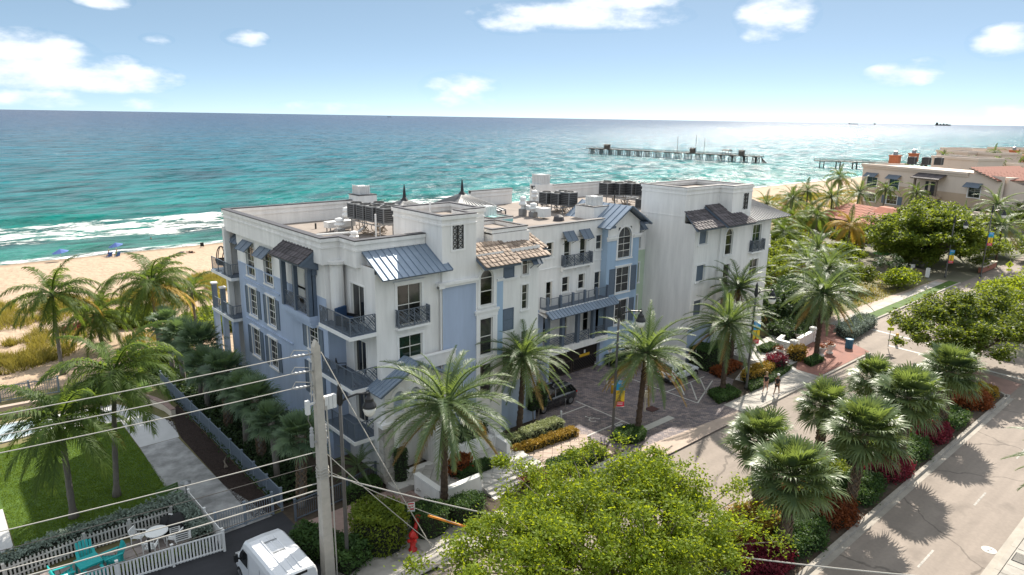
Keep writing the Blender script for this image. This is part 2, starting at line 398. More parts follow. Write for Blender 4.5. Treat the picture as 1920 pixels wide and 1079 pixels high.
def piece(name, me, parent, loc, rot=(0, 0, 0), scale=None):
    o = bpy.data.objects.new(name, me); col.objects.link(o); o.parent = parent; o.location = loc; o.rotation_euler = rot
    if scale is not None: o.scale = scale if not isinstance(scale, (int, float)) else (scale,)*3
    return o
KIDS = {}
def dup(root, loc, rz, label=None, group=None, scale=None):
    def cp(o, par):
        c = o.copy(); col.objects.link(c)
        if par is not None: c.parent = par
        for ch in o.children: cp(ch, c)
        return c
    r = cp(root, None); r.location = loc; r.rotation_euler = (0, 0, rz)
    if scale: r.scale = (scale,)*3
    if label: r['label'] = label
    if group: r['group'] = group
    WL[r.name] = Vector(loc)
    return r
def raw_mesh(name, V, F, mats, midx=None, smooth=False):
    """Fast mesh from numpy: V (n,3), F (m,k) same k."""
    me = bpy.data.meshes.new(name)
    V = np.asarray(V, np.float32); F = np.asarray(F, np.int32); m, k = F.shape
    me.vertices.add(len(V)); me.vertices.foreach_set('co', V.ravel())
    me.loops.add(m*k); me.loops.foreach_set('vertex_index', F.ravel())
    me.polygons.add(m); me.polygons.foreach_set('loop_start', np.arange(0, m*k, k, dtype=np.int32))
    if midx is not None: me.polygons.foreach_set('material_index', np.asarray(midx, np.int32))
    if smooth: me.polygons.foreach_set('use_smooth', np.ones(m, bool))
    for x in ([mats] if isinstance(mats, str) else mats): me.materials.append(MATS[x])
    me.update(calc_edges=True)
    return me
def link(name, me, parent=None, loc=(0, 0, 0), rot=(0, 0, 0), kind=None):
    o = bpy.data.objects.new(name, me); col.objects.link(o); o.location = loc; o.rotation_euler = rot
    if parent is not None: o.parent = parent
    WL[o.name] = Vector(loc)
    if kind: o['kind'] = kind
    return o

# ================================================================ setting
rng = np.random.default_rng(11)
rnd = random.Random(5)
def vnoise(x, y, seed=0):
    """cheap smooth value noise, vectorised"""
    xi, yi = np.floor(x), np.floor(y); xf, yf = x-xi, y-yi
    def h(a, b):
        s = np.sin(a*127.1+b*311.7+seed*74.7)*43758.5453; return s-np.floor(s)
    u, v = xf*xf*(3-2*xf), yf*yf*(3-2*yf)
    return (h(xi, yi)*(1-u)+h(xi+1, yi)*u)*(1-v)+(h(xi, yi+1)*(1-u)+h(xi+1, yi+1)*u)*v
def fbm(x, y, seed=0, o=4):
    t = 0; a = .5
    for i in range(o): t = t+a*vnoise(x, y, seed+i); x, y, a = x*2.03, y*2.03, a*.5
    return t

# ---- sea material
def sea_material():
    m = bpy.data.materials.new('sea_water'); m.use_nodes = True
    n, l = m.node_tree.nodes, m.node_tree.links; b = n['Principled BSDF']
    def M(op, a, b_=None, cl=False):
        q = n.new('ShaderNodeMath'); q.operation = op; q.use_clamp = cl
        for i, x in enumerate((a, b_)):
            if x is None: continue
            if isinstance(x, (int, float)): q.inputs[i].default_value = x
            else: l.new(x, q.inputs[i])
        return q.outputs[0]
    def N(scale, sx, sy, det=5, rough=.55, dist=0.0, ty=0):
        mp = n.new('ShaderNodeMapping'); mp.inputs['Scale'].default_value = (sx, sy, 1); mp.inputs['Rotation'].default_value = (0, 0, R(-7+ty)); l.new(g.outputs['Position'], mp.inputs[0])
        q = n.new('ShaderNodeTexNoise'); q.inputs['Scale'].default_value = scale; q.inputs['Detail'].default_value = det
        q.inputs['Roughness'].default_value = rough; q.inputs['Distortion'].default_value = dist; l.new(mp.outputs[0], q.inputs['Vector'])
        return q.outputs[0]
    def MR(x, a, b_, c=0., d=1., ss=True):
        q = n.new('ShaderNodeMapRange'); q.interpolation_type = 'SMOOTHSTEP' if ss else 'LINEAR'
        l.new(x, q.inputs[0])
        for i, z in enumerate((a, b_, c, d)): q.inputs[i+1].default_value = z
        return q.outputs[0]
    g = n.new('ShaderNodeNewGeometry'); s = n.new('ShaderNodeSeparateXYZ'); l.new(g.outputs['Position'], s.inputs[0])
    Y, X = s.outputs[1], s.outputs[0]
    big = N(.012, .4, 1, 4); mid = N(.05, .35, 1, 5, .6)
    # depth (distance from the shore) sets the colour
    wob = M('ADD', Y, M('MULTIPLY', M('SUBTRACT', big, .5), 120.))
    lg = M('LOGARITHM', M('MAXIMUM', M('SUBTRACT', wob, 120.), 4.), 10.)
    rp = n.new('ShaderNodeValToRGB'); l.new(MR(lg, .6, 4.2, 0, 1, False), rp.inputs[0])
    el = rp.color_ramp.elements
    stops = [(0.0, (.12, .22, .18)), (.20, (.032, .15, .12)), (.33, (.008, .122, .108)), (.45, (.004, .095, .105)), (.56, (.0015, .072, .10)), (.68, (.003, .042, .085)), (.82, (.005, .024, .068)), (1.0, (.007, .019, .056))]
    el[0].position, el[0].color = stops[0][0], (*stops[0][1], 1); el[1].position, el[1].color = stops[-1][0], (*stops[-1][1], 1)
    for p, c in stops[1:-1]:
        e = el.new(p); e.color = (*c, 1)
    sh = n.new('ShaderNodeMix'); sh.data_type = 'RGBA'; sh.blend_type = 'MULTIPLY'; sh.inputs[0].default_value = 1
    l.new(rp.outputs[0], sh.inputs[6])
    v = M('ADD', M('ADD', MR(mid, .3, .7, .6, 1.2), MR(N(.25, .3, 1, 6, .65), .35, .65, -.2, .2)), MR(N(.11, .55, 1, 3, .6), .36, .64, -.32, .38))  # light and dark wavelet streaks painted into the base colour
    cc = n.new('ShaderNodeCombineXYZ'); [l.new(v, cc.inputs[i]) for i in range(3)]
    l.new(cc.outputs[0], sh.inputs[7])
    # foam: broken surf band, wash at the waterline, scattered streaks of older foam
    w1 = N(.045, .5, 1, 3); w2 = N(.02, 1, 1, 2, .5, 0, 15)
    yb = M('ADD', M('ADD', Y, M('MULTIPLY', M('SUBTRACT', w1, .5), 22.)), M('MULTIPLY', M('SUBTRACT', w2, .5), 16.))
    band = M('MULTIPLY', MR(yb, 146, 153), MR(yb, 181, 175))
    far_fade = MR(X, 95, 170, 1, .62)
    fine = N(.55, .55, 1.25, 6, .68, .8); lace = N(.22, .5, 1, 5, .6, .6)
    fm = M('ADD', M('MULTIPLY', band, far_fade), M('MULTIPLY', M('SUBTRACT', fine, .5), 2.6))
    fm = M('ADD', fm, M('MULTIPLY', M('SUBTRACT', lace, .5), 2.6))
    foam1 = M('MULTIPLY', M('MULTIPLY', MR(fm, .78, 1.2), band), .92)
    ye = M('ADD', Y, M('MULTIPLY', M('SUBTRACT', N(.06, 1, 1, 3), .5), 6.))
    foam2 = M('MULTIPLY', M('MULTIPLY', MR(ye, 138.2, 136.6), MR(fine, .40, .6)), .95)
    cap = M('MULTIPLY', MR(N(.16, .4, 1.3, 6, .7), .665, .74), MR(Y, 1500, 300))
    cap = M('MULTIPLY', cap, MR(big, .42, .6, .1, .85))
    foam = M('MAXIMUM', M('MAXIMUM', foam1, foam2), M('MULTIPLY', cap, .8))
    fx = n.new('ShaderNodeMix'); fx.data_type = 'RGBA'; l.new(foam, fx.inputs[0]); l.new(sh.outputs[2], fx.inputs[6]); fx.inputs[7].default_value = (.80, .81, .80, 1)
    l.new(fx.outputs[2], b.inputs['Base Color'])
    l.new(MR(foam, 0, .6, .24, .8), b.inputs['Roughness'])
    def ND(su, sv, det=3):
        mp = n.new('ShaderNodeMapping'); mp.inputs['Rotation'].default_value = (0, 0, R(-46)); mp.inputs['Scale'].default_value = (su, sv, 1); mp.vector_type = 'POINT'
        q = n.new('ShaderNodeTexNoise'); q.inputs['Scale'].default_value = 1; q.inputs['Detail'].default_value = det; q.inputs['Roughness'].default_value = .6
        r_ = n.new('ShaderNodeVectorRotate'); r_.rotation_type = 'Z_AXIS'; r_.inputs['Angle'].default_value = R(-46); l.new(g.outputs['Position'], r_.inputs['Vector'])
        mp.inputs['Rotation'].default_value = (0, 0, 0); l.new(r_.outputs[0], mp.inputs[0]); l.new(mp.outputs[0], q.inputs['Vector']); return q.outputs[0]
    glint = M('ADD', M('MULTIPLY', ND(.045, .14, 4), .5), M('MULTIPLY', ND(.16, .42, 3), .5))     # glint pattern painted into the specular level, breaking the sun glitter into patches
    l.new(M('MULTIPLY', MR(glint, .42, .62, .03, 1.0), MR(Y, 200, 800, .30, .95)), b.inputs['Specular IOR Level']); b.inputs['IOR'].default_value = 1.33
    h = M('ADD', M('MULTIPLY', N(.11, .38, 1, 5, .6), 2.6), M('MULTIPLY', N(.5, .5, 1, 5, .62), .8))
    h = M('ADD', h, M('MULTIPLY', N(1.7, .7, 1, 3, .6, 0, 25), .14))
    h = M('ADD', h, M('MULTIPLY', foam, .25))
    bp = n.new('ShaderNodeBump'); bp.inputs['Distance'].default_value = 1.0; bp.inputs['Strength'].default_value = 1.0
    l.new(h, bp.inputs['Height']); l.new(bp.outputs[0], b.inputs['Normal'])
    MATS['sea_water'] = m
sea_material()

def sand_material():
    m = bpy.data.materials.new('beach_sand'); m.use_nodes = True
    n, l = m.node_tree.nodes, m.node_tree.links; b = n['Principled BSDF']
    g = n.new('ShaderNodeNewGeometry'); s = n.new('ShaderNodeSeparateXYZ'); l.new(g.outputs['Position'], s.inputs[0])
    nz = n.new('ShaderNodeTexNoise'); nz.inputs['Scale'].default_value = .35; nz.inputs['Detail'].default_value = 8; nz.inputs['Roughness'].default_value = .65; l.new(g.outputs['Position'], nz.inputs['Vector'])
    mx = n.new('ShaderNodeMix'); mx.data_type = 'RGBA'; l.new(nz.outputs[0], mx.inputs[0]); mx.inputs[6].default_value = (.30, .22, .155, 1); mx.inputs[7].default_value = (.44, .335, .245, 1)
    wet = n.new('ShaderNodeMapRange'); l.new(s.outputs[2], wet.inputs[0]); wet.inputs[1].default_value = -1.75; wet.inputs[2].default_value = -2.15
    mw = n.new('ShaderNodeMix'); mw.data_type = 'RGBA'; l.new(wet.outputs[0], mw.inputs[0]); l.new(mx.outputs[2], mw.inputs[6]); mw.inputs[7].default_value = (.20, .145, .10, 1)
    l.new(mw.outputs[2], b.inputs['Base Color']); b.inputs['Roughness'].default_value = .95; b.inputs['Specular IOR Level'].default_value = .2
    vo = n.new('ShaderNodeTexVoronoi'); vo.inputs['Scale'].default_value = 1.3; l.new(g.outputs['Position'], vo.inputs['Vector'])
    n2 = n.new('ShaderNodeTexNoise'); n2.inputs['Scale'].default_value = .9; n2.inputs['Detail'].default_value = 8; l.new(g.outputs['Position'], n2.inputs['Vector'])
    ad = n.new('ShaderNodeMath'); ad.operation = 'MULTIPLY_ADD'; l.new(vo.outputs['Distance'], ad.inputs[0]); ad.inputs[1].default_value = .35; l.new(n2.outputs[0], ad.inputs[2])
    bp = n.new('ShaderNodeBump'); bp.inputs['Distance'].default_value = .35; bp.inputs['Strength'].default_value = .8; l.new(ad.outputs[0], bp.inputs['Height']); l.new(bp.outputs[0], b.inputs['Normal'])
    MATS['beach_sand'] = m
sand_material()

def paver_material():
    m = bpy.data.materials.new('courtyard_paver'); m.use_nodes = True
    n, l = m.node_tree.nodes, m.node_tree.links; b = n['Principled BSDF']
    g = n.new('ShaderNodeNewGeometry')
    mp = n.new('ShaderNodeMapping'); mp.inputs['Rotation'].default_value = (0, 0, R(45)); l.new(g.outputs['Position'], mp.inputs[0])
    br = n.new('ShaderNodeTexBrick'); br.inputs['Scale'].default_value = 1; br.inputs['Brick Width'].default_value = .34; br.inputs['Row Height'].default_value = .22
    br.inputs['Mortar Size'].default_value = .012; br.inputs['Color1'].default_value = (.27, .215, .20, 1); br.inputs['Color2'].default_value = (.115, .10, .115, 1); br.inputs['Mortar'].default_value = (.07, .062, .06, 1)
    l.new(mp.outputs[0], br.inputs['Vector'])
    nz = n.new('ShaderNodeTexNoise'); nz.inputs['Scale'].default_value = .8; nz.inputs['Detail'].default_value = 9; nz.inputs['Roughness'].default_value = .7; l.new(g.outputs['Position'], nz.inputs['Vector'])
    r = n.new('ShaderNodeMapRange'); r.inputs[1].default_value = .3; r.inputs[2].default_value = .72; r.inputs[3].default_value = .62; r.inputs[4].default_value = 1.25; l.new(nz.outputs[0], r.inputs[0])
    cc = n.new('ShaderNodeCombineXYZ'); [l.new(r.outputs[0], cc.inputs[i]) for i in range(3)]
    mx = n.new('ShaderNodeMix'); mx.data_type = 'RGBA'; mx.blend_type = 'MULTIPLY'; mx.inputs[0].default_value = 1; l.new(br.outputs['Color'], mx.inputs[6]); l.new(cc.outputs[0], mx.inputs[7])
    l.new(mx.outputs[2], b.inputs['Base Color']); b.inputs['Roughness'].default_value = .85
    bp = n.new('ShaderNodeBump'); bp.inputs['Distance'].default_value = .01; bp.inputs['Strength'].default_value = .8; l.new(br.outputs['Fac'], bp.inputs['Height']); bp.invert = True; l.new(bp.outputs[0], b.inputs['Normal'])
    MATS['courtyard_paver'] = m
paver_material()
mk('line_worn', (.50, .47, .43), .85, var=.3, vs=5)
mk('lawn_turf', (.085, .145, .015), .9, var=.2, vs=1.6, bump=.8, bs=45, c2=(.035, .075, .010))
mk('scrub_ground', (.20, .16, .085), .95, var=.3, vs=.25, bump=.8, bs=8, c2=(.10, .10, .035))
mk('town_ground', (.22, .19, .155), .95, var=.25, vs=.05, c2=(.10, .11, .06))
mk('red_paving', (.30, .135, .10), .9, var=.15, vs=1.2, bump=.3, bs=30, c2=(.20, .10, .085))
mk('pink_crossing', (.34, .22, .185), .9, var=.12, vs=1.2)
mk('pool_water', (.34, .42, .46), .06, spec=.5, var=.1, vs=2)
mk('pool_deck', (.50, .50, .50), .85, var=.08, vs=1)

def sheet(name, xy, z, m, kind='structure'):
    return struct(name, MB().poly([(x, y, z) for x, y in xy]), m, kind)
def rect(name, x0, x1, y0, y1, z, m): return sheet(name, [(x0, y0), (x1, y0), (x1, y1), (x0, y1)], z, m)

sheet('ground', [(-900, -6000), (30000, -6000), (30000, 72), (-900, 72)], -.15, 'town_ground')
# sea: a sheet to the horizon, and a finer mesh that carries the swell and the breaking wave near the shore
sheet('sea', [(-30000, 196), (60000, 196), (60000, 70000), (-30000, 70000)], -2.2, 'sea_water')
def near_sea():
    xs = np.concatenate([np.arange(-60, 130, 1.1), np.arange(130, 420, 4.), np.array([440, 480, 560, 700, 1000, 2000, 6000, 30000.])])
    xs = np.concatenate([[-20000., -2000, -400, -120], xs]); ys = np.concatenate([np.arange(126, 196, .8), [196.]])
    Xg, Yg = np.meshgrid(xs, ys); Z = np.full_like(Xg, -2.2)
    fade = np.clip((196-Yg)/12, 0, 1)*np.clip((Yg-136)/8, 0, 1)
    Z += fade*(.30*(fbm(Xg*.06, Yg*.17, 3)-.47)+.16*(fbm(Xg*.3, Yg*.55, 8)-.47))
    # green wave standing up before it breaks, left part of the beach, and the bore behind it
    c = 185+2.2*np.sin(Xg*.05)+3*(vnoise(Xg*.04, Xg*0, 5)-.5); along = np.exp(-((Xg-22)/14.)**2)
    prof = np.where(Yg > c, np.exp(-((Yg-c)/5.5)**2), np.exp(-((Yg-c)/2.0)**2))
    Z += fade*1.25*along*prof
    c2 = 175+8*(vnoise(Xg*.03, Xg*0+3, 9)-.5)*2; al2 = np.clip((Xg-34)/14, 0, 1)*np.clip((130-Xg)/40, .25, 1)
    p2 = np.where(Yg > c2, np.exp(-((Yg-c2)/4.)**2), np.exp(-((Yg-c2)/1.4)**2)); Z += fade*.9*al2*p2*(.6+.8*fbm(Xg*.4, Yg*.4, 4))
    ny, nx = Xg.shape; i = np.arange(ny*nx).reshape(ny, nx)
    F = np.stack([i[:-1, :-1], i[:-1, 1:], i[1:, 1:], i[1:, :-1]], -1).reshape(-1, 4)
    V = np.stack([Xg, Yg, Z], -1).reshape(-1, 3)
    link('sea', raw_mesh('sea', V, F, 'sea_water', smooth=True), kind='structure')
near_sea()
def beach():
    xs = np.concatenate([[-900., -300, -120], np.arange(-60, 130, 1.2), np.arange(130, 460, 3.), [500, 600, 800, 1500, 4000, 30000.]])
    ys = np.concatenate([[71.], np.arange(72, 141, 1.1)])
    Xg, Yg = np.meshgrid(xs, ys)
    base = np.interp(Yg, [71, 74, 84, 92, 102, 120, 128, 135, 141], [-.16, -.1, .1, .2, -.55, -1.25, -1.6, -2.26, -2.9])
    Z = base+np.clip((134-Yg)/10, 0, 1)*np.clip((Yg-71)/4, 0, 1)*(.55*(fbm(Xg*.13, Yg*.16, 2)-.47)+.28*(fbm(Xg*.8, Yg*.8, 6)-.47)*np.clip((120-Yg)/20, .25, 1))
    ny, nx = Xg.shape; i = np.arange(ny*nx).reshape(ny, nx)
    F = np.stack([i[:-1, :-1], i[:-1, 1:], i[1:, 1:], i[1:, :-1]], -1).reshape(-1, 4)
    link('beach', raw_mesh('beach', np.stack([Xg, Yg, Z], -1).reshape(-1, 3), F, 'beach_sand', smooth=True), kind='structure')
beach()
sheet('dune_sand', [(-60, 60), (13.3, 60), (13.3, 63), (30, 63), (70, 60), (130, 52), (130, 72.4), (-60, 72.4)], -.10, 'beach_sand')
sheet('scrub_ground', [(66, 31.9), (110, 32.1), (112, 62), (70, 60), (66, 40)], -.09, 'scrub_ground')
rect('building_grounds', 13.5, 66, 27.0, 63, -.012, 'soil')

# ---- carriageways, kerbs, pavements
rect('road', -200, 900, 6.55, 12.7, -.13, 'asphalt')
sheet('road', [(14.0, 18.3), (66, 18.3), (66, 12.7), (80, 12.7), (80, 18.3), (900, 18.3), (900, 29.4), (72, 29.4), (69.8, 24.9), (14, 24.9)], -.125, 'asphalt')
sheet('side_road', [(8.6, 24.9), (14.6, 24.9), (13.5, 34.75), (-20, 34.75), (-20, 30), (8.6, 30)], -.03, 'asphalt_dark')
sheet('road', [(-60, 12.7), (14, 12.7), (14, 24.9), (8.6, 24.9), (8.6, 32.6), (-60, 25)], -.122, 'asphalt_dark')
sheet('crosswalk', [(66.5, 12.75), (71.5, 12.75), (72.4, 17.2), (69.2, 17.2)], -.118, 'pink_crossing')
for x0, x1 in ((66.2, 66.55), (72.8, 73.15)):
    sheet('crossing_line', [(x0, 12.8), (x1, 12.8), (x1+.6, 24.7), (x0+.6, 24.7)], -.114, 'line_white')
sheet('road_line', [(77.0, 18.2), (77.4, 18.2), (78.4, 29), (78, 29)], -.114, 'line_white')
for k in range(14):
    x = 27.2+k*9.1
    rect('lane_dash', x, x+2.25, 9.14, 9.25, -.124, 'line_worn')
rect('gutter', -60, 67, 12.28, 12.63, -.126, 'kerb')
rect('gutter', -60, 67, 6.55, 6.9, -.126, 'kerb')
def kerb_run(y0, y1, x0, x1, z0, z1, step=3.0):
    me = None; x = x0
    while x < x1-.1:
        e = min(x+step, x1); mb = MB(); h = .012
        mb.hexa([(x+.008, y0, z0), (e-.008, y0, z0), (e-.008, y1, z0), (x+.008, y1, z0), (x+.008, y0+h, z1), (e-.008, y0+h, z1), (e-.008, y1-h, z1), (x+.008, y1-h, z1)])
        struct('kerb', mb, 'kerb'); x = e
kerb_run(12.62, 12.88, 20, 67.2, -.14, .07)
kerb_run(18.06, 18.32, 20, 66.4, -.14, .05, 4)
kerb_run(24.72, 24.96, 17.4, 34.6, -.14, .01)
kerb_run(24.72, 24.96, 46.6, 69.4, -.14, .01)
kerb_run(6.28, 6.56, 30, 62, -.14, .03)
kerb_run(29.35, 29.6, 72.4, 112, -.14, .02, 6)
mb = MB()
for k in range(9):
    a0, a1 = R(-90+k*20), R(-90+(k+1)*20)
    if a1 > R(91): break
    p = []
    for a, r in ((a0, 2.6), (a1, 2.6), (a1, 2.84), (a0, 2.84)): p.append((66.4+r*math.cos(a)*.55, 15.47+r*math.sin(a)))
    mb.prism(p, -.14, .07)
struct('kerb', mb, 'kerb')
rect('median_bed', 14, 66.6, 12.88, 18.06, .03, 'soil')
# pavement flags, each its own slab
def flags(name, x0, x1, y0, y1, nx, ny, z, m, gap=.012, th=.05, skip=None):
    w, d = (x1-x0)/nx, (y1-y0)/ny
    me = None
    for i in range(nx):
        for j in range(ny):
            cx, cy = x0+(i+.5)*w, y0+(j+.5)*d
            if skip and skip(cx, cy): continue
            if me is None:
                b = MB(); e = .012
                b.hexa([(-w/2+gap, -d/2+gap, -th), (w/2-gap, -d/2+gap, -th), (w/2-gap, d/2-gap, -th), (-w/2+gap, d/2-gap, -th),
                        (-w/2+gap+e, -d/2+gap+e, 0), (w/2-gap-e, -d/2+gap+e, 0), (w/2-gap-e, d/2-gap-e, 0), (-w/2+gap+e, d/2-gap-e, 0)])
                o = b.build(name, m, loc=(cx, cy, z), local=True); me = o.data
            else:
                o = bpy.data.objects.new(name, me); col.objects.link(o); o.location = (cx, cy, z)
            o.location.z = z+rnd.uniform(-.004, .004); o.rotation_euler = (rnd.uniform(-.002, .002), rnd.uniform(-.002, .002), 0)
            o['kind'] = 'structure'
rect('pavement', 17.3, 34.6, 24.96, 27.0, -.03, 'soil')
flags('pavement_slab', 17.4, 34.5, 24.98, 26.95, 11, 1, .0, 'concrete')
flags('pavement_slab', 46.6, 69.0, 24.98, 27.0, 14, 1, .0, 'concrete')
flags('pavement_slab', 73, 110, 30.9, 32.1, 16, 1, -.02, 'concrete')
flags('pavement_slab', 34, 52, 4.2, 6.26, 9, 1, .0, 'concrete')
rect('pavement', 30, 70, -30, 6.28, -.02, 'concrete')
rect('verge', 72.4, 112, 29.6, 30.9, -.03, 'lawn_turf')
# courtyard of small brick pavers between the street and the garage gate
sheet('courtyard', [(33.2, 39.9), (33.2, 33.0), (34.4, 27.0), (34.6, 24.72), (46.6, 24.72), (47, 27), (52.3, 29.5), (52.3, 35.8), (50.6, 39.9)], -.006, 'courtyard_paver')
sheet('driveway_apron', [(33.6, 27.0), (34.6, 24.74), (46.4, 24.74), (46.4, 25.6), (38.2, 26.3), (34.6, 26.6)], -.001, 'slab_pink')
def ln(x0, y0, x1, y1, w=.11, m='line_white', name='parking_line', z=.004):
    d = Vector((x1-x0, y1-y0, 0)).normalized(); p = Vector((-d.y, d.x, 0))*w/2; a, b = Vector((x0, y0, z)), Vector((x1, y1, z))
    struct(name, MB().quad(a-p, b-p, b+p, a+p), m)
ln(38.0, 35.0, 38.0, 28.7); ln(34.3, 33.85, 38.0, 33.85); ln(33.2, 30.15, 37.95, 30.15)
ln(45.3, 36.0, 45.3, 28.5); ln(45.35, 31.5, 50.8, 31.5); ln(45.3, 28.5, 50.5, 30.5)
ln(47.2, 31.45, 45.9, 30.2); ln(48.6, 31.45, 45.85, 28.95); ln(50.0, 31.4, 47.75, 29.3)
rect('ramp_mat', 36.9, 37.6, 28.7, 30.0, .004, 'concrete_stained')
rect('drive_strip', 38.15, 41.5, 27.95, 28.55, .004, 'slab')
# painted wheelchair mark in the bay
def wheelchair(cx, cy, s):
    mb = MB(); z = .004
    n = 18
    for i in range(n-5):
        a0, a1 = R(20+i*20), R(20+(i+1)*20)
        mb.quad(*[(cx+r*math.cos(a)*s, cy+r*math.sin(a)*s, z) for a, r in ((a0, .42), (a1, .42), (a1, .32), (a0, .32))])
    for p, q in (((.05, .8), (.05, .25)), ((.05, .3), (.5, .3)), ((.45, .3), (.62, -.25)), ((.62, -.25), (.8, -.2)), ((.05, .58), (.4, .55))):
        a, b = Vector((cx+p[0]*s, cy+p[1]*s, z)), Vector((cx+q[0]*s, cy+q[1]*s, z)); d = (b-a).normalized(); w = Vector((-d.y, d.x, 0))*.05*s
        mb.quad(a-w, b-w, b+w, a+w)
    mb.poly([(cx+.05*s+.12*s*math.cos(R(k*45)), cy+.98*s+.12*s*math.sin(R(k*45)), z) for k in range(8)])
    struct('parking_symbol', mb, 'line_white')
wheelchair(36.4, 31.7, .75)
sheet('red_plaza', [(59.0, 25.0), (69.6, 24.98), (72.2, 29.4), (76, 30.8), (76, 33), (66, 33), (63.5, 29.2), (59.0, 27.2)], .006, 'red_paving')
sheet('grey_path', [(52.3, 27.0), (59.0, 27.0), (60.4, 29.3), (56, 30.6), (52.3, 29.4)], .003, 'slab')
sheet('park_path', [(70, 33), (76, 30.9), (112, 31), (112, 32.3), (80, 33.2)], -.05, 'slab_pink')
# terrace paving by the arched porch: individual diagonal slabs
def diag_slabs(name, poly, z, s, m, th=.06):
    def inside(x, y):
        c = False; j = len(poly)-1
        for i in range(len(poly)):
            (xi, yi), (xj, yj) = poly[i], poly[j]
            if (yi > y) != (yj > y) and x < (xj-xi)*(y-yi)/(yj-yi)+xi: c = not c
            j = i
        return c
    me = None; xs = [p[0] for p in poly]; ys = [p[1] for p in poly]; h = s/math.sqrt(2)
    i0, i1 = int(min(xs)/h)-1, int(max(xs)/h)+2; j0, j1 = int(min(ys)/h)-1, int(max(ys)/h)+2
    for i in range(i0, i1):
        for j in range(j0, j1):
            if (i+j) % 2: continue
            cx, cy = i*h, j*h
            if not inside(cx, cy): continue
            if me is None:
                e = h-.016
                b = MB(); f = e-.012
                b.hexa([(-e, 0, -th), (0, -e, -th), (e, 0, -th), (0, e, -th), (-f, 0, 0), (0, -f, 0), (f, 0, 0), (0, f, 0)])
                o = b.build(name, m, loc=(cx, cy, z), local=True); me = o.data
            else:
                o = bpy.data.objects.new(name, me); col.objects.link(o); o.location = (cx, cy, z)
            o.location.z = z+rnd.uniform(-.003, .003); o['kind'] = 'structure'
TER = [(20.7, 29.1), (28.3, 29.1), (28.3, 32.3), (24.6, 33.1), (20.3, 33.1)]
struct('terrace', MB().prism([(20.6, 28.95), (28.4, 28.95), (28.4, 33.2), (19.4, 33.2), (19.4, 31.9), (20.6, 31.9)], -.1, .40), 'slab')
diag_slabs('terrace_slab', TER, .455, .62, 'slab')
mb = MB()
for k in range(3): mb.box(23.6, 28.3, 28.95-.36*(k+1), 28.95-.36*k-.001, -.1, .40-.13*(k+1)+.001)
struct('terrace_steps', mb, 'slab')
sheet('front_walk', [(28.4, 28.6), (33.6, 27.2), (33.9, 30.6), (28.4, 31.6)], .004, 'slab_pink')
diag_slabs('walk_slab', [(28.5, 28.9), (33.5, 27.6), (33.8, 30.4), (28.5, 31.2)], .055, .62, 'slab_pink')
flags('brick', 17.0, 20.4, 30.9, 32.6, 17, 5, .035, 'brick_pink', gap=.004, th=.04)
sheet('brick_path_bed', [(13.9, 30.3), (20.5, 30.7), (20.5, 32.8), (13.9, 32.9)], .0, 'brick_pink')
sheet('verge_soil', [(13.2, 24.97), (20.5, 24.97), (20.5, 30.4), (13.2, 30.4)], .002, 'concrete')
# east terrace mirrored
struct('terrace', MB().prism([(57.0, 29.2), (64.8, 29.2), (65.8, 33.2), (57.0, 33.2)], -.1, .40), 'slab')
diag_slabs('terrace_slab', [(57.2, 29.4), (64.6, 29.4), (65.4, 33.0), (57.2, 33.0)], .455, .62, 'slab')
mb = MB()
for k in range(3): mb.box(57.2, 62.2, 29.2-.36*(k+1), 29.2-.36*k-.001, -.1, .40-.13*(k+1)+.001)
struct('terrace_steps', mb, 'slab')

# ---- neighbour's garden on the west
rect('garden_ground', -60, 13.5, 34.75, 64, -.02, 'scrub_ground')
rect('lawn', 1.6, 9.35, 39.0, 53.9, .0, 'lawn_turf')
sheet('lawn', [(-20, 46.5), (1.6, 44.5), (1.6, 53.9), (-20, 55)], .002, 'lawn_turf')
sheet('lawn', [(5.5, 58.5), (12.8, 58.2), (13.2, 62), (5.5, 62.2)], .002, 'lawn_turf')
sheet('garden_path', [(9.4, 53.5), (9.4, 48.2), (11.9, 48.2), (12.3, 51.0), (11.4, 53.8), (9.9, 57.2), (4, 58), (-30, 58), (-30, 55.6), (4, 55.2)], .008, 'pool_deck')
sheet('garden_path', [(9.4, 48.15), (9.15, 39.6), (9.75, 34.6), (12.9, 34.6), (12.0, 39.5), (11.8, 48.15)], .008, 'concrete_stained')
sheet('mulch_bed', [(12.0, 39.5), (12.9, 34.9), (13.45, 34.9), (13.45, 54), (12.6, 53), (12.4, 51), (11.95, 48)], .012, 'mulch')
sheet('sand_patch', [(-20, 36), (1.55, 40.2), (1.55, 45), (-20, 46.5)], .004, 'pool_deck')
def swimming_pool():
    pts = [(2.6+3.0*math.cos(R(a)), 56.4+1.5*math.sin(R(a))) for a in range(0, 360, 15)]
    t = thing('swimming_pool', 'kidney swimming pool with pale coping behind the coconut palms', 'pool', (2.6, 56.4, 0))
    MB().poly([(x, y, .035) for x, y in pts]).build('water', 'pool_water', t)
    mb = MB(); n = len(pts)
    for i in range(n):
        (x0, y0), (x1, y1) = pts[i], pts[(i+1) % n]; f = 1.13
        q = [(x0, y0), (x1, y1), (2.6+(x1-2.6)*f, 56.4+(y1-56.4)*f), (2.6+(x0-2.6)*f, 56.4+(y0-56.4)*f)]
        mb.prism(q, .0, .07)
    mb.build('coping', 'pool_deck', t)
swimming_pool()
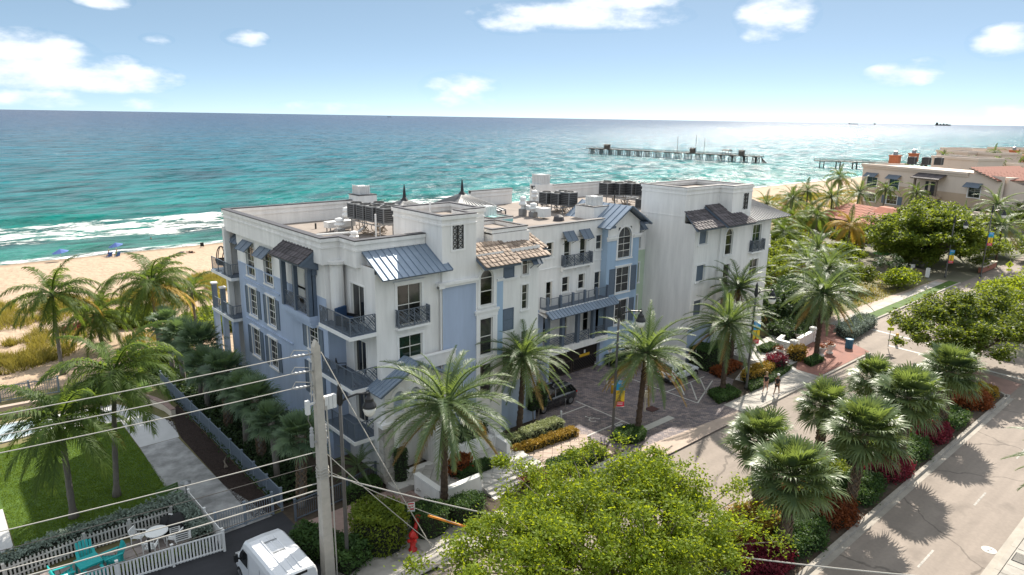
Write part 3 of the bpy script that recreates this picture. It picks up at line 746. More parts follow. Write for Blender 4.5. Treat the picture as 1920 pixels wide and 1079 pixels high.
def wall_arc(name, label, pts, th, z0, z1, m, cap):
    t = thing(name, label, 'wall', (pts[0][0], pts[0][1], 0))
    mb, mc = MB(), MB()
    for (x0, y0), (x1, y1) in zip(pts, pts[1:]):
        d = Vector((x1-x0, y1-y0, 0)).normalized(); p = Vector((-d.y, d.x, 0))*th/2
        q = [(x0-p.x, y0-p.y), (x1-p.x, y1-p.y), (x1+p.x, y1+p.y), (x0+p.x, y0+p.y)]
        mb.prism(q, z0, z1); p = p*1.25
        q = [(x0-p.x, y0-p.y), (x1-p.x, y1-p.y), (x1+p.x, y1+p.y), (x0+p.x, y0+p.y)]
        mc.prism(q, z1+.002, z1+.08)
    mb.build('wall_body', m, t); mc.build('coping', cap, t)
wall_arc('garden_wall', 'low curved tan wall with brick coping around the garden path end', [(9.8, 58.4), (10.7, 57.9), (11.5, 56.6), (12.1, 55.0), (12.5, 53.4), (12.6, 51.9)], .3, 0, .55, 'stucco_beige', 'brick_pink')
wall_arc('garden_wall', 'low tan wall behind the swimming pool under the beach fence', [(-14, 60.4), (-4, 60.2), (1.5, 60.0), (5.6, 59.6)], .35, 0, .7, 'stucco_tan', 'slab_pink')

# ---- leaf scatter helpers
def leaf_quads(C, S, up=.5, rg=rng, asp=.5):
    """diamond leaves at centres C with sizes S; normals biased upwards"""
    n = len(C); d = rg.normal(size=(n, 3)); d[:, 2] = np.abs(d[:, 2])+up; d /= np.linalg.norm(d, axis=1)[:, None]
    t = rg.normal(size=(n, 3)); t -= d*(t*d).sum(1)[:, None]; t /= np.linalg.norm(t, axis=1)[:, None]; b = np.cross(d, t)
    S = np.asarray(S)[:, None]
    V = np.stack([C-t*S, C+b*S*asp-d*S*.15, C+t*S, C-b*S*asp-d*S*.15], 1).reshape(-1, 3)
    return V, np.arange(n*4).reshape(n, 4)
def blades(C, H, W, lean=.35, rg=rng):
    n = len(C); a = rg.uniform(0, 2*np.pi, n); d = np.stack([np.cos(a), np.sin(a), 0*a], 1); H = np.asarray(H)[:, None]
    tip = C+np.stack([rg.normal(0, lean, n), rg.normal(0, lean, n), np.ones(n)], 1)*H
    V = np.stack([C-d*W, C+d*W, tip], 1).reshape(-1, 3)
    return V, np.arange(n*3).reshape(n, 3)
def dune_plants():
    P = []
    E = [(7.5, 92, 6, 6, 1), (5.5, 80, 4, 3, 1), (6.2, 75, 4, 4, 1.3), (4, 73, 4, 3, 1.2), (15, 91, 6, 3, 1), (21, 90, 5, 4, 1), (17, 83.5, 5, 3, .8), (29, 92, 6, 5, 1.2), (33, 97, 6, 4, 1.1), (24, 86, 4, 3, 1),
         (8, 86, 5, 2, .5), (-4, 90, 6, 8, 1), (-8, 76, 8, 5, 1), (18, 73, 4, 3, .6), (42, 94, 8, 6, 1), (60, 92, 12, 7, 1), (85, 92, 14, 8, 1), (115, 92, 16, 9, 1), (150, 88, 20, 12, 1.1), (185, 86, 22, 14, 1.1), (205, 100, 18, 9, .9), (230, 92, 22, 10, .9), (12, 78, 3, 2, .4)]
    for x, y, rx, ry, dn in E:
        n = int(700*dn*min(rx*ry, 60)/20); a = rng.uniform(0, 2*np.pi, n); r = np.sqrt(rng.uniform(0, 1, n))
        px, py = x+rx*r*np.cos(a), y+ry*r*np.sin(a); k = fbm(px*.35, py*.35, 3) > .40
        P.append(np.stack([px[k], py[k]], 1))
    P = np.concatenate(P)
    z = np.interp(P[:, 1], [71, 74, 84, 92, 102, 120], [-.16, -.1, .1, .2, -.55, -1.25])+.05
    T = np.repeat(np.column_stack([P, z]), 5, axis=0); T[:, :2] += rng.normal(0, .16, (len(T), 2))
    V, F = blades(T, rng.uniform(.35, .85, len(T)), .045, .5)
    link('dune_grass', raw_mesh('dune_grass', V, F, 'leaf_dune'), kind='stuff')
dune_plants()
def lawn_blades():
    n = 42000; P = np.column_stack([rng.uniform(1.6, 9.35, n), rng.uniform(39, 53.9, n), np.zeros(n)])
    V, F = blades(P, rng.uniform(.04, .10, n), .018, .6)
    link('lawn_grass', raw_mesh('lawn_grass', V, F, 'leaf_lawn'), kind='stuff')
    n = 9000; P = np.column_stack([rng.uniform(66, 111, n), rng.uniform(33, 58, n), np.full(n, -.09)]); P = P[fbm(P[:, 0]*.2, P[:, 1]*.2, 1) > .42]
    T = np.repeat(P, 3, axis=0); T[:, :2] += rng.normal(0, .2, (len(T), 2))
    V, F = blades(T, rng.uniform(.15, .5, len(T)), .05, .5)
    link('park_grass', raw_mesh('park_grass', V, F, 'leaf_dune'), kind='stuff')
    n = 12000; P = np.column_stack([rng.uniform(12.0, 13.4, n), rng.uniform(35, 52, n), np.full(n, .015)])
    V, F = leaf_quads(P, rng.uniform(.02, .06, n), 1.2)
    link('mulch', raw_mesh('mulch', V, F, 'mulch'), kind='stuff')
lawn_blades()

# ================================================================ buildings: tools
class Pl:
    """a wall plane: u runs along it, d goes into the wall (negative is proud of it)"""
    def __init__(s, o, u, n): s.o, s.u, s.n = Vector(o), Vector(u), Vector(n)
    def p(s, u, z, d=0.0): q = s.o+s.u*u+s.n*d; return (q.x, q.y, z)
def PLY(y): return Pl((0, y, 0), (1, 0, 0), (0, 1, 0))
def PLX(x): return Pl((x, 0, 0), (0, 1, 0), (1, 0, 0))
def pbox(mb, pl, u0, u1, z0, z1, d0, d1):
    return mb.hexa([pl.p(u0, z0, d0), pl.p(u1, z0, d0), pl.p(u1, z0, d1), pl.p(u0, z0, d1), pl.p(u0, z1, d0), pl.p(u1, z1, d0), pl.p(u1, z1, d1), pl.p(u0, z1, d1)])
def wall(mb, pl, u0, u1, z0, z1, ops=(), th=.25):
    us = sorted({u0, u1, *[o[0] for o in ops], *[o[1] for o in ops]}); zs = sorted({z0, z1, *[o[2] for o in ops], *[o[3] for o in ops]})
    us = [u for u in us if u0 <= u <= u1]; zs = [z for z in zs if z0 <= z <= z1]
    for i in range(len(us)-1):
        run = None
        for j in range(len(zs)-1):
            cu, cz = (us[i]+us[i+1])/2, (zs[j]+zs[j+1])/2
            hole = any(o[0] < cu < o[1] and o[2] < cz < o[3] for o in ops)
            if not hole:
                if run is None: run = zs[j]
            if run is not None and (hole or j == len(zs)-2):
                e = zs[j] if hole else zs[j+1]
                mb.quad(pl.p(us[i], run), pl.p(us[i+1], run), pl.p(us[i+1], e), pl.p(us[i], e)); run = None
    for o in ops:
        a, b, c, d = max(o[0], u0), min(o[1], u1), max(o[2], z0), min(o[3], z1)
        if a >= b or c >= d: continue
        mb.quad(pl.p(a, c), pl.p(a, c, th), pl.p(a, d, th), pl.p(a, d)); mb.quad(pl.p(b, c, th), pl.p(b, c), pl.p(b, d), pl.p(b, d, th))
        mb.quad(pl.p(a, c), pl.p(b, c), pl.p(b, c, th), pl.p(a, c, th)); mb.quad(pl.p(a, d, th), pl.p(b, d, th), pl.p(b, d), pl.p(a, d))
        if len(o) > 4 and o[4] == 'arch': arch_fill(mb, pl, o, th)
def arch_pts(u0, u1, zt, n=12):
    c, r = (u0+u1)/2, (u1-u0)/2
    return [(c-r*math.cos(math.pi*i/n), zt-r+r*math.sin(math.pi*i/n)) for i in range(n+1)]
def arch_fill(mb, pl, o, th):
    u0, u1, zt = o[0], o[1], o[3]; P = arch_pts(u0, u1, zt); n = len(P)-1
    for i in range(n):
        (a, b), (c, d) = P[i], P[i+1]; 
        mb.quad(pl.p(a, b, .0), pl.p(c, d, .0), pl.p(c, zt, .0), pl.p(a, zt, .0))
        mb.quad(pl.p(a, b, th), pl.p(c, d, th), pl.p(c, d), pl.p(a, b))
def window(par, pl, u0, u1, z0, z1, cols=2, rows=3, arch=False, trim=.13, sill=True, shut=0, glass='glass', frame='frame_white', label=None, name='window', split=True, d=.12, head=False):
    """frame with bars, its panes as sub-parts, stucco surround proud of the wall"""
    mb = MB(); f = .055
    ztop = z1-(u1-u0)/2 if arch else z1
    pbox(mb, pl, u0, u0+f, z0, ztop, d-.03, d+.04); pbox(mb, pl, u1-f, u1, z0, ztop, d-.03, d+.04)
    pbox(mb, pl, u0+f, u1-f, z0, z0+f, d-.03, d+.04)
    if not arch: pbox(mb, pl, u0+f, u1-f, z1-f, z1, d-.03, d+.04)
    else:
        P = arch_pts(u0, u1, z1); c = (u0+u1)/2; k = 1-f/((u1-u0)/2)
        for i in range(len(P)-1):
            (a, b), (e, g) = P[i], P[i+1]
            q = [(a, b), (e, g), (c+(e-c)*k, ztop+(g-ztop)*k), (c+(a-c)*k, ztop+(b-ztop)*k)]
            mb.ext([pl.p(x, z, d-.03) for x, z in q], pl.n*.07)
    us = [u0+f+(u1-u0-2*f)*i/cols for i in range(cols+1)]; zs = [z0+f+(ztop-z0-f-(0 if arch else f))*j/rows for j in range(rows+1)]
    bw = .032
    for i in range(1, cols): pbox(mb, pl, us[i]-bw/2, us[i]+bw/2, z0+f, ztop-(0 if arch else f), d-.02, d+.03)
    for j in range(1, rows+(1 if arch else 0)): pbox(mb, pl, u0+f, u1-f, zs[j]-bw/2*(1.6 if j*2 == rows or arch else 1), zs[j]+bw/2*(1.6 if j*2 == rows or arch else 1), d-.021, d+.031)
    if arch and cols > 1: pbox(mb, pl, (u0+u1)/2-bw/2, (u0+u1)/2+bw/2, ztop, z1-f, d-.02, d+.03)
    # surround
    mb.k = 1; t = trim
    if t:
        pbox(mb, pl, u0-t, u0-.002, z0, ztop, -.05, .02); pbox(mb, pl, u1+.002, u1+t, z0, ztop, -.05, .02)
        if arch:
            P = arch_pts(u0, u1, z1); c = (u0+u1)/2; r = (u1-u0)/2; k = (r+t)/r; k0 = (r+.002)/r
            for i in range(len(P)-1):
                (a, b), (e, g) = P[i], P[i+1]
                q = [(c+(a-c)*k0, ztop+(b-ztop)*k0), (c+(e-c)*k0, ztop+(g-ztop)*k0), (c+(e-c)*k, ztop+(g-ztop)*k), (c+(a-c)*k, ztop+(b-ztop)*k)]
                mb.ext([pl.p(x, z, -.05) for x, z in q], pl.n*.07)
        else:
            pbox(mb, pl, u0-t, u1+t, z1+.002, z1+t, -.05, .02)
            if head: pbox(mb, pl, u0-t-.08, u1+t+.08, z1+t+.002, z1+t+.10, -.12, .02)
        if sill: pbox(mb, pl, u0-t-.05, u1+t+.05, z0-.12, z0-.002, -.10, .02)
    w = mb.build(name, [frame, 'trim_white'], par)
    if label: w['label'] = label
    g = d+.005
    if split:
        for i in range(cols):
            for j in range(rows):
                MB().quad(pl.p(us[i], zs[j], g), pl.p(us[i+1], zs[j], g), pl.p(us[i+1], zs[j+1], g), pl.p(us[i], zs[j+1], g)).build('pane', glass, w)
    else: MB().quad(pl.p(u0, z0, g), pl.p(u1, z0, g), pl.p(u1, ztop, g), pl.p(u0, ztop, g)).build('pane', glass, w)
    if arch:
        P = arch_pts(u0, u1, z1); MB().poly([pl.p(x, z, g) for x, z in P]).build('pane', glass, w)
    for sdn in ((-1, 1) if shut == 2 else (shut,) if shut else ()):
        sw = (u1-u0)*.42 if shut == 2 else (u1-u0)*.42
        a, b = (u0-t-sw-.02, u0-t-.01) if sdn < 0 else (u1+t+.01, u1+t+sw+.02)
        shutter(par, pl, a, b, z0, z1)
    return w
def shutter(par, pl, a, b, z0, z1, nslat=14):
    mb = MB(); pbox(mb, pl, a, a+.06, z0, z1, -.055, -.003); pbox(mb, pl, b-.06, b, z0, z1, -.055, -.003)
    for z in (z0, (z0+z1)/2-.03, z1-.06): pbox(mb, pl, a+.06, b-.06, z, z+.06, -.053, -.003)
    for k in range(nslat):
        z = z0+.07+(z1-z0-.14)*k/nslat; mb.quad(pl.p(a+.06, z, -.045), pl.p(b-.06, z, -.045), pl.p(b-.06, z+.9*(z1-z0)/nslat, -.01), pl.p(a+.06, z+.9*(z1-z0)/nslat, -.01))
    return mb.build('shutter', 'shutter', par)
def awning(par, pl, u0, u1, zt, drop=.62, out=.75):
    """top-hung storm shutter propped open"""
    mb = MB(); n = pl.n
    a, b = pl.p(u0, zt, -.06), pl.p(u1, zt, -.06); c, d = pl.p(u1, zt-drop, -out), pl.p(u0, zt-drop, -out)
    V = [Vector(q) for q in (a, b, c, d)]; nn = (V[1]-V[0]).cross(V[3]-V[0]).normalized()*.035
    mb.hexa([*V, *[q+nn for q in V]])
    for f in (0.02, .5, .98):
        p, q = V[0].lerp(V[1], f), V[3].lerp(V[2], f)
        s = 1 if nn.z > 0 else -1
        mb.bar(p+nn*(1.4 if s > 0 else -.4), q+nn*(1.4 if s > 0 else -.4), .05, .03)
    aw = mb.build('awning', 'shutter', par)
    mb = MB()
    for u in (u0+.1, u1-.1): mb.bar(pl.p(u, zt-drop-.35, .0), pl.p(u, zt-drop+.02, -out+.05), .03)
    mb.bar(pl.p(u0-.25, zt-drop*.75, -.12), pl.p(u1+.25, zt-drop*.75, -.12), .035)
    mb.build('bracket', 'black_metal', aw)
    return aw
def lattice(mb, P, z0, z1, w=.028):
    """diagonal Chippendale panel between points P[0] and P[1]"""
    a, b = Vector(P[0]), Vector(P[1]); d = b-a; h = z1-z0
    def q(u, v): return (a.x+d.x*u, a.y+d.y*u, z0+h*v)
    for k in range(1, 5):
        f = k/5
        mb.bar(q(0, f), q(f, 0) if 1 else 0, w); mb.bar(q(1-f, 1), q(1, 1-f), w)
    for k in range(6):
        f = k/5
        mb.bar(q(.5*f, .5+.5*f) if k else q(0.02, .5), q(.5+.5*f*.0+.45*f, .0+.5*f) if k else q(.48, .02), w)
    mb.bar(q(0, 0), q(1, 1), w); mb.bar(q(0, 1), q(1, 0), w)
    for k in (.25, .5, .75): mb.bar(q(k, 1), q(1, k), w); mb.bar(q(0, 1-k), q(1-k, 0), w)
def railing(par, pts, z, h=1.1, style='picket', seg=1.5, name='railing', m='rail', posts=True, panel_at=None):
    mb = MB(); P = [Vector((x, y, 0)) for x, y in pts]
    for i in range(len(P)-1):
        a, b = P[i], P[i+1]; L = (b-a).length; n = max(1, round(L/seg))
        for zz, w in ((z+h, .06), (z+.09, .04)): mb.bar((a.x, a.y, zz), (b.x, b.y, zz), w, .04)
        for k in range(n+1):
            p = a.lerp(b, k/n)
            if k < n or i == len(P)-2: mb.bar((p.x, p.y, z), (p.x, p.y, z+h), .055)
        for k in range(n):
            p, q = a.lerp(b, k/n), a.lerp(b, (k+1)/n)
            if style == 'lattice' or (panel_at and (i, k) in panel_at):
                lb = MB(); lattice(lb, (p, q), z+.11, z+h-.03); lb.build('lattice_panel', m, par)
            else:
                m_ = max(2, int((q-p).length/.115))
                for j in range(1, m_):
                    s = p.lerp(q, j/m_); mb.bar((s.x, s.y, z+.1), (s.x, s.y, z+h), .018)
    return mb.build(name, m, par)
def seam_roof(par, A, B, C, D, n, m='metal_roof', th=.09, name='metal_roof', cut=None):
    """standing-seam slope: eave A-B, top D-C (A under D); every pan is its own piece"""
    A, B, C, D = [Vector(q) for q in (A, B, C, D)]
    nn = (B-A).cross(D-A).normalized()
    if nn.z < 0: nn = -nn
    mb = MB(); mb.hexa([A-nn*th, B-nn*th, C-nn*th, D-nn*th, A-nn*.012, B-nn*.012, C-nn*.012, D-nn*.012])
    o = mb.build(name, 'blue_grey', par)
    e = (B-A).normalized()
    for k in range(n):
        a, b, c, d = A.lerp(B, k/n), A.lerp(B, (k+1)/n), D.lerp(C, (k+1)/n), D.lerp(C, k/n)
        pb = MB(); pb.quad(a+nn*.002, b+nn*.002, c+nn*.002, d+nn*.002)
        w = e*.022
        s0, s1 = b-w, d+(c-d)-w
        pb.hexa([b-w*1.6, b, c, c-w*1.6, b-w*1.6+nn*.06, b+nn*.06, c+nn*.06, c-w*1.6+nn*.06])
        if k == 0: pb.hexa([a, a+w*1.6, d+w*1.6, d, a+nn*.06, a+w*1.6+nn*.06, d+w*1.6+nn*.06, d+nn*.06])
        pb.build('roof_panel', m, o)
    return o
def tile_roof(par, A, B, C, D, courses, per, m='roof_tile', name='tiled_roof', fascia='blue_grey', th=.18):
    """flat interlocking tiles laid in courses; every tile is its own piece"""
    A, B, C, D = [Vector(q) for q in (A, B, C, D)]
    nn = (B-A).cross(D-A).normalized()
    if nn.z < 0: nn = -nn
    mb = MB(); mb.hexa([A-nn*th, B-nn*th, C-nn*th, D-nn*th, A, B, C, D])
    o = mb.build(name, fascia, par); W = WL[par.name]
    ex = (B-A).normalized(); 
    L = ((D-A).length+(C-B).length)/2; cl = L/courses; tw = (B-A).length/per
    sl = ((D+C)/2-(A+B)/2).normalized()
    key = (name, round(cl, 3), round(tw, 3), m)
    M3 = Matrix((ex, nn.cross(ex), nn)).transposed()
    if M3.col[1].dot(sl) < 0: M3 = Matrix((-ex, -(nn.cross(ex)), nn)).transposed()
    eul = M3.to_euler()
    tb = MB(); w = tw/2-.006; t0, t1 = .075, .02
    tb.hexa([(-w, -.03, .035), (w, -.03, .035), (w, cl*1.08, -.0), (-w, cl*1.08, -.0), (-w, -.03, .035+.05), (w, -.03, .035+.05), (w, cl*1.08, .045), (-w, cl*1.08, .045)])
    tb.hexa([(-w, -.035, .08), (-w*.3, -.035, .08), (-w*.3, cl*1.0, .045), (-w, cl*1.0, .045), (-w*.85, -.035, .125), (-w*.45, -.035, .125), (-w*.45, cl, .085), (-w*.85, cl, .085)])
    me = None
    for r in range(courses):
        f = r/courses; a, b = A.lerp(D, f), B.lerp(C, f); n = max(1, round((b-a).length/tw))
        off = .5 if r % 2 else 0.0
        for k in range(n):
            c = a.lerp(b, (k+.5)/n)+nn*.012
            if me is None:
                q = tb.build('roof_tile', m, None, local=True); q.parent = o; me = q.data; q.location = c-W; q.rotation_euler = eul
            else: q = piece('roof_tile', me, o, c-W, eul)
            q.location = c-W+nn*rnd.uniform(-.008, .008)
    return o
def box_walls(mb, x0, x1, y0, y1, z0, z1, top=True):
    mb.quad((x0, y0, z0), (x1, y0, z0), (x1, y0, z1), (x0, y0, z1)); mb.quad((x1, y0, z0), (x1, y1, z0), (x1, y1, z1), (x1, y0, z1))
    mb.quad((x1, y1, z0), (x0, y1, z0), (x0, y1, z1), (x1, y1, z1)); mb.quad((x0, y1, z0), (x0, y0, z0), (x0, y0, z1), (x0, y1, z1))
    if top: mb.quad((x0, y0, z1), (x1, y0, z1), (x1, y1, z1), (x0, y1, z1))
    return mb
def mitre(mb, P, closed, wl, wr, z0, z1):
    """continuous strip of rectangular section along a plan polyline with mitred corners; wl and wr are its widths left and right"""
    n = len(P); L, Rr = [], []
    for i in range(n):
        d0 = (P[i]-P[i-1]).normalized() if (closed or i) else None; d1 = (P[(i+1) % n]-P[i]).normalized() if (closed or i < n-1) else None
        if d0 is None: d0 = d1
        if d1 is None: d1 = d0
        n0, n1 = Vector((-d0.y, d0.x, 0)), Vector((-d1.y, d1.x, 0)); m = (n0+n1).normalized(); k = 1/max(m.dot(n0), .3)
        L.append(P[i]+m*wl*k); Rr.append(P[i]-m*wr*k)
    vs = []
    for q in range(n): a, b = Rr[q], L[q]; vs += [(a.x, a.y, z0), (b.x, b.y, z0), (b.x, b.y, z1), (a.x, a.y, z1)]
    fs = []
    for i in range(n if closed else n-1):
        j = (i+1) % n
        for e in range(4): fs.append((i*4+e, j*4+e, j*4+(e+1) % 4, i*4+(e+1) % 4))
    if not closed: fs += [(0, 1, 2, 3), (n*4-1, n*4-2, n*4-3, n*4-4)]
    return mb.add(vs, fs)
def parapet(par, pts, z0, z1, th=.28, closed=False, cap=.34, name='parapet', m='stucco', steps=True):
    """wall with a dark metal coping and stepped cornice, on a polyline"""
    mb, mc = MB(), MB(); P = [Vector((x, y, 0)) for x, y in pts]; h = th/2
    mitre(mb, P, closed, h, h, z0, z1)
    if steps:
        mitre(mb, P, closed, h+.05, h+.05, z1-.62, z1-.52); mitre(mb, P, closed, h+.09, h+.09, z1-.22, z1-.003)
    mitre(mc, P, closed, cap/2+.08, cap/2+.08, z1+.003, z1+.07)
    o = mb.build(name, m, par); mc.build('coping', 'coping', o)
    return o
def ledge(mb, pl, u0, u1, z, h=.22, out=.22):
    pbox(mb, pl, u0, u1, z, z+h*.5, -out*.55, .01); pbox(mb, pl, u0-.04, u1+.04, z+h*.5+.001, z+h, -out, .01)

# ================================================================ the apartment building
F2, F3, F4, DECK = 2.9, 6.2, 9.5, 13.2
B = thing('apartment_building', 'white and pale blue seafront apartment building with flat roof and two towers', 'building', (42.7, 44, 0))
END, STEP, AS, FR, TW, MAIN, BAY = PLX(18.7), PLY(38.5), PLX(19.9), PLY(34.6), PLY(34.4), PLY(40.0), PLY(39.3)
REC = PLX(19.35)
# -- west end wall
ops = [(49.9, 51.45, 10.1, 12.35), (46.6, 48.1, 10.1, 12.35), (50.0, 51.4, 7.0, 9.15), (46.6, 47.95, 7.0, 9.15), (49.95, 51.4, 3.75, 6.0), (46.7, 48.1, 3.75, 5.95),
       (39.9, 41.35, 6.95, 8.65), (39.9, 41.35, 3.7, 5.95), (40.3, 43.5, 9.55, 12.2)]
mb = MB(); wall(mb, END, 38.5, 53.3, 10.86, 13.3, ops); mb.k = 1; wall(mb, END, 38.5, 53.3, -.1, 10.86, ops)
mb.k = 1; wall(mb, STEP, 18.7, 19.9, -.1, 9.3); mb.k = 0; wall(mb, STEP, 18.7, 19.9, 9.3, 13.3)
mb.k = 0; wall(mb, REC, 53.3, 55.4, 9.4, 13.3, [(53.9, 55.1, 9.55, 12.1)]); mb.k = 1; wall(mb, REC, 53.3, 55.4, -.1, 9.4, [(53.7, 54.9, 6.3, 9.1), (53.7, 54.9, 3.0, 5.8)])
mb.k = 0; mb.quad((18.7, 53.3, -.1), (19.35, 53.3, -.1), (19.35, 53.3, 13.3), (18.7, 53.3, 13.3))
mb.build('wall', ['stucco', 'stucco_blue'], B)
for (u0, u1, z0, z1), k in zip(ops[:8], (0, 0, 2, 2, 2, 2, 2, 2)):
    window(B, END, u0, u1, z0, z1, 2, 4, shut=k, trim=.11, head=k == 2)
for u0, u1, z0, z1 in ((53.9, 55.1, 9.55, 12.1), (53.7, 54.9, 6.3, 9.1), (53.7, 54.9, 3.0, 5.8)): window(B, REC, u0, u1, z0, z1, 2, 4, trim=.1, sill=False)
for u in (54.15, 50.75, 47.45): awning(B, END if u < 53 else REC, u-.95, u+.95, 12.75)
mb = MB(); ledge(mb, END, 44.2, 53.2, 10.8, .1, .06); ledge(mb, END, 43.9, 52.3, 6.45, .0+.12, .10); pbox(mb, END, 45.6, 52.3, 9.62, 9.74, -.08, .0); mb.build('band', 'stucco_blue', B)
# enclosed bay porch on the top floor
mb = MB()
for k, (o, z0, z1) in enumerate(((0, 9.18, 9.5), (-.1, 8.95, 9.17), (-.2, 8.72, 8.94))): mb.box(18.1-o, 18.69, 39.75-o*.3, 44.0+o*.3, z0, z1)
mb.build('bay_base', 'stucco_blue', B)
mb = MB()
for y, w in ((39.95, .34), (41.9, .26), (43.8, .3)): mb.box(18.12, 18.12+w, y-w/2, y+w/2, 9.5, 12.55)
mb.box(18.4, 18.69, 39.78, 40.0, 9.5, 12.55); mb.box(18.1, 18.4, 39.6, 44.1, 12.56, 13.02)
mb.ext([(17.45, 39.35, 12.95), (18.69, 39.35, 12.55), (18.69, 39.35, 13.95)], (0, .22, 0)); mb.box(18.41, 18.68, 39.6, 39.85, 12.2, 13.0)
mb.build('bay_frame', 'blue_grey', B)
railing(B, [(18.25, 43.7), (18.25, 42.0)], 9.5, 1.05, 'lattice', 1.7); railing(B, [(18.25, 41.8), (18.25, 40.15)], 9.5, 1.05, 'lattice', 1.7); railing(B, [(18.3, 39.95), (18.69, 39.95)], 9.5, 1.05)
MB().box(19.0, 19.05, 40.3, 43.5, 9.55, 12.2).build('porch_wall', 'frame_white', B)
window(B, PLX(18.99), 40.9, 42.1, 9.56, 11.9, 2, 1, trim=.05, sill=False, name='door', d=.0)
tile_roof(B, (17.4, 43.75, 13.05), (17.4, 39.3, 13.05), (18.75, 39.3, 14.02), (18.75, 43.75, 14.02), 4, 10, 'roof_tile_dark')
# ocean-corner balconies with posts
def slab_balcony(x0, x1, y0, y1, z, m='trim_white', floor='blue_grey', fascia=.26):
    mb = MB(); mb.box(x0, x1, y0, y1, z-fascia, z-.03); mb.k = 1; mb.box(x0+.06, x1-.002, y0+.06, y1-.06, z-.029, z)
    o = mb.build('balcony', [m, floor], B); return o
slab_balcony(18.1, 19.34, 53.45, 58.0, 9.5); slab_balcony(18.0, 19.34, 53.4, 58.3, 6.2)
railing(B, [(19.3, 53.55), (18.2, 53.55), (18.2, 57.9)], 9.5, 1.05, seg=1.4); railing(B, [(19.3, 53.5), (18.1, 53.5), (18.1, 58.2)], 6.2, 1.0, seg=1.5)
mb = MB()
mb.box(18.25, 18.65, 54.6, 55.0, 9.5, 13.4); mb.box(18.3, 18.7, 54.7, 55.1, 6.2, 9.23)
mb.build('column', 'stucco', B)
for y in (53.8, 56.0, 58.0): MB().box(18.05, 18.45, y-.2, y+.2, 0, 5.9).build('column', 'stucco_blue', B)
for y in (56.0, 58.0):
    mb = MB(); mb.box(18.06, 18.40, y-.18, y+.18, 6.2, 8.2); mb.k = 1; mb.box(18.0, 18.46, y-.24, y+.24, 8.21, 8.33); mb.build('post', ['blue_grey', 'trim_white'], B)
# -- street corner: stacked balconies
dops = [(35.85, 37.5, F4+.02, 11.95), (35.85, 37.35, F3+.02, 8.45), (35.85, 37.35, F2+.02, 5.15)]
mb = MB(); wall(mb, AS, 34.6, 38.5, -.1, 13.3, dops); mb.build('wall', 'stucco', B)
for u0, u1, z0, z1 in dops:
    w = window(B, AS, u0, u1, z0, z1, 2, 1, trim=.1, sill=False, name='balcony_door')
    MB().box(19.99, 20.0, u0+.02, u0+.32, z0+.05, z1-.05).build('door_leaf', 'door_dark', B)
for z in (F4, F3, F2):
    slab_balcony(18.1, 19.89, 34.5, 38.48, z)
    railing(B, [(18.2, 38.4), (18.2, 34.6), (19.85, 34.6)], z, 1.1, seg=1.0, panel_at={(0, 0), (1, 1), (1, 0)} if z != F2 else {(1, 1)})
mb = MB(); mb.lathe([(.42, 0), (.42, 3.4), (.44, 3.42), (.44, 3.5), (.60, 3.62), (.62, 3.8)], 14, (19.35, 38.25, 9.5)); mb.build('corner_column', 'stucco', B)
# -- street front, near wing (mirrored for the far wing by X -> 85.5-X)
fo = [(21.4, 23.15, F4+.03, 12.05), (21.45, 23.15, 7.3, 8.8)]
to = [(27.65, 28.78, 9.75, 12.2, 'arch'), (27.65, 28.75, 6.25, 8.85), (27.65, 28.75, 3.3, 5.6)]
no = [(31.55, 32.15, 11.3, 12.72), (31.55, 32.15, 8.8, 10.6), (31.55, 32.15, 5.2, 7.2), (29.85, 30.75, 4.5, 6.0), (29.85, 30.75, 11.35, 12.45), (29.85, 30.75, 7.6, 9.1)]
mb = MB(); wall(mb, FR, 19.9, 24.6, -.1, 12.95, fo)
wall(mb, TW, 24.6, 27.3, 11.7, 15.5, [(25.4, 26.28, 13.85, 15.4)], .12); mb.k = 1; wall(mb, TW, 24.6, 27.3, -.1, 11.7); mb.k = 0
wall(mb, TW, 27.3, 29.1, -.1, 13.3, to); mb.k = 2; wall(mb, TW, 29.1, 29.65, 6.0, 11.3); mb.k = 0; wall(mb, TW, 29.1, 29.65, 11.3, 13.3); wall(mb, TW, 29.1, 29.65, -.1, 6.0)
wall(mb, FR, 29.65, 33.2, 3.6, 13.3, no); mb.k = 1; wall(mb, FR, 29.65, 33.2, -.1, 3.6); mb.k = 0
mb.quad((24.6, 34.4, -.1), (24.6, 34.4, 13.2), (24.6, 34.6, 13.2), (24.6, 34.6, -.1)); mb.quad((29.65, 34.4, -.1), (29.65, 34.6, -.1), (29.65, 34.6, 13.3), (29.65, 34.4, 13.3))
mb.quad((33.2, 34.6, -.1), (33.2, 40.0, -.1), (33.2, 40.0, 13.3), (33.2, 34.6, 13.3))
mb.build('wall', ['stucco', 'stucco_blue', 'stucco_skyblue'], B)
window(B, FR, *fo[0], 2, 2, trim=.17, sill=False, head=True); window(B, FR, *fo[1], 2, 2, trim=.15, glass='glass_green')
window(B, TW, *to[0][:4], 1, 2, arch=True, trim=.2, frame='frame_white'); window(B, TW, *to[1], 1, 2, trim=.18); window(B, TW, *to[2], 1, 2, trim=.18)
for q in no[:4]: window(B, FR, *q, 1, 3 if q[3]-q[2] > 1.6 else 2, trim=.1)
for q in no[4:]:
    MB().quad(FR.p(q[0], q[2], .2), FR.p(q[1], q[2], .2), FR.p(q[1], q[3], .2), FR.p(q[0], q[3], .2)).build('blank_panel', 'blue_grey', B); shutter(B, FR, q[0]-.04, q[1]+.04, q[2]-.04, q[3]+.04)
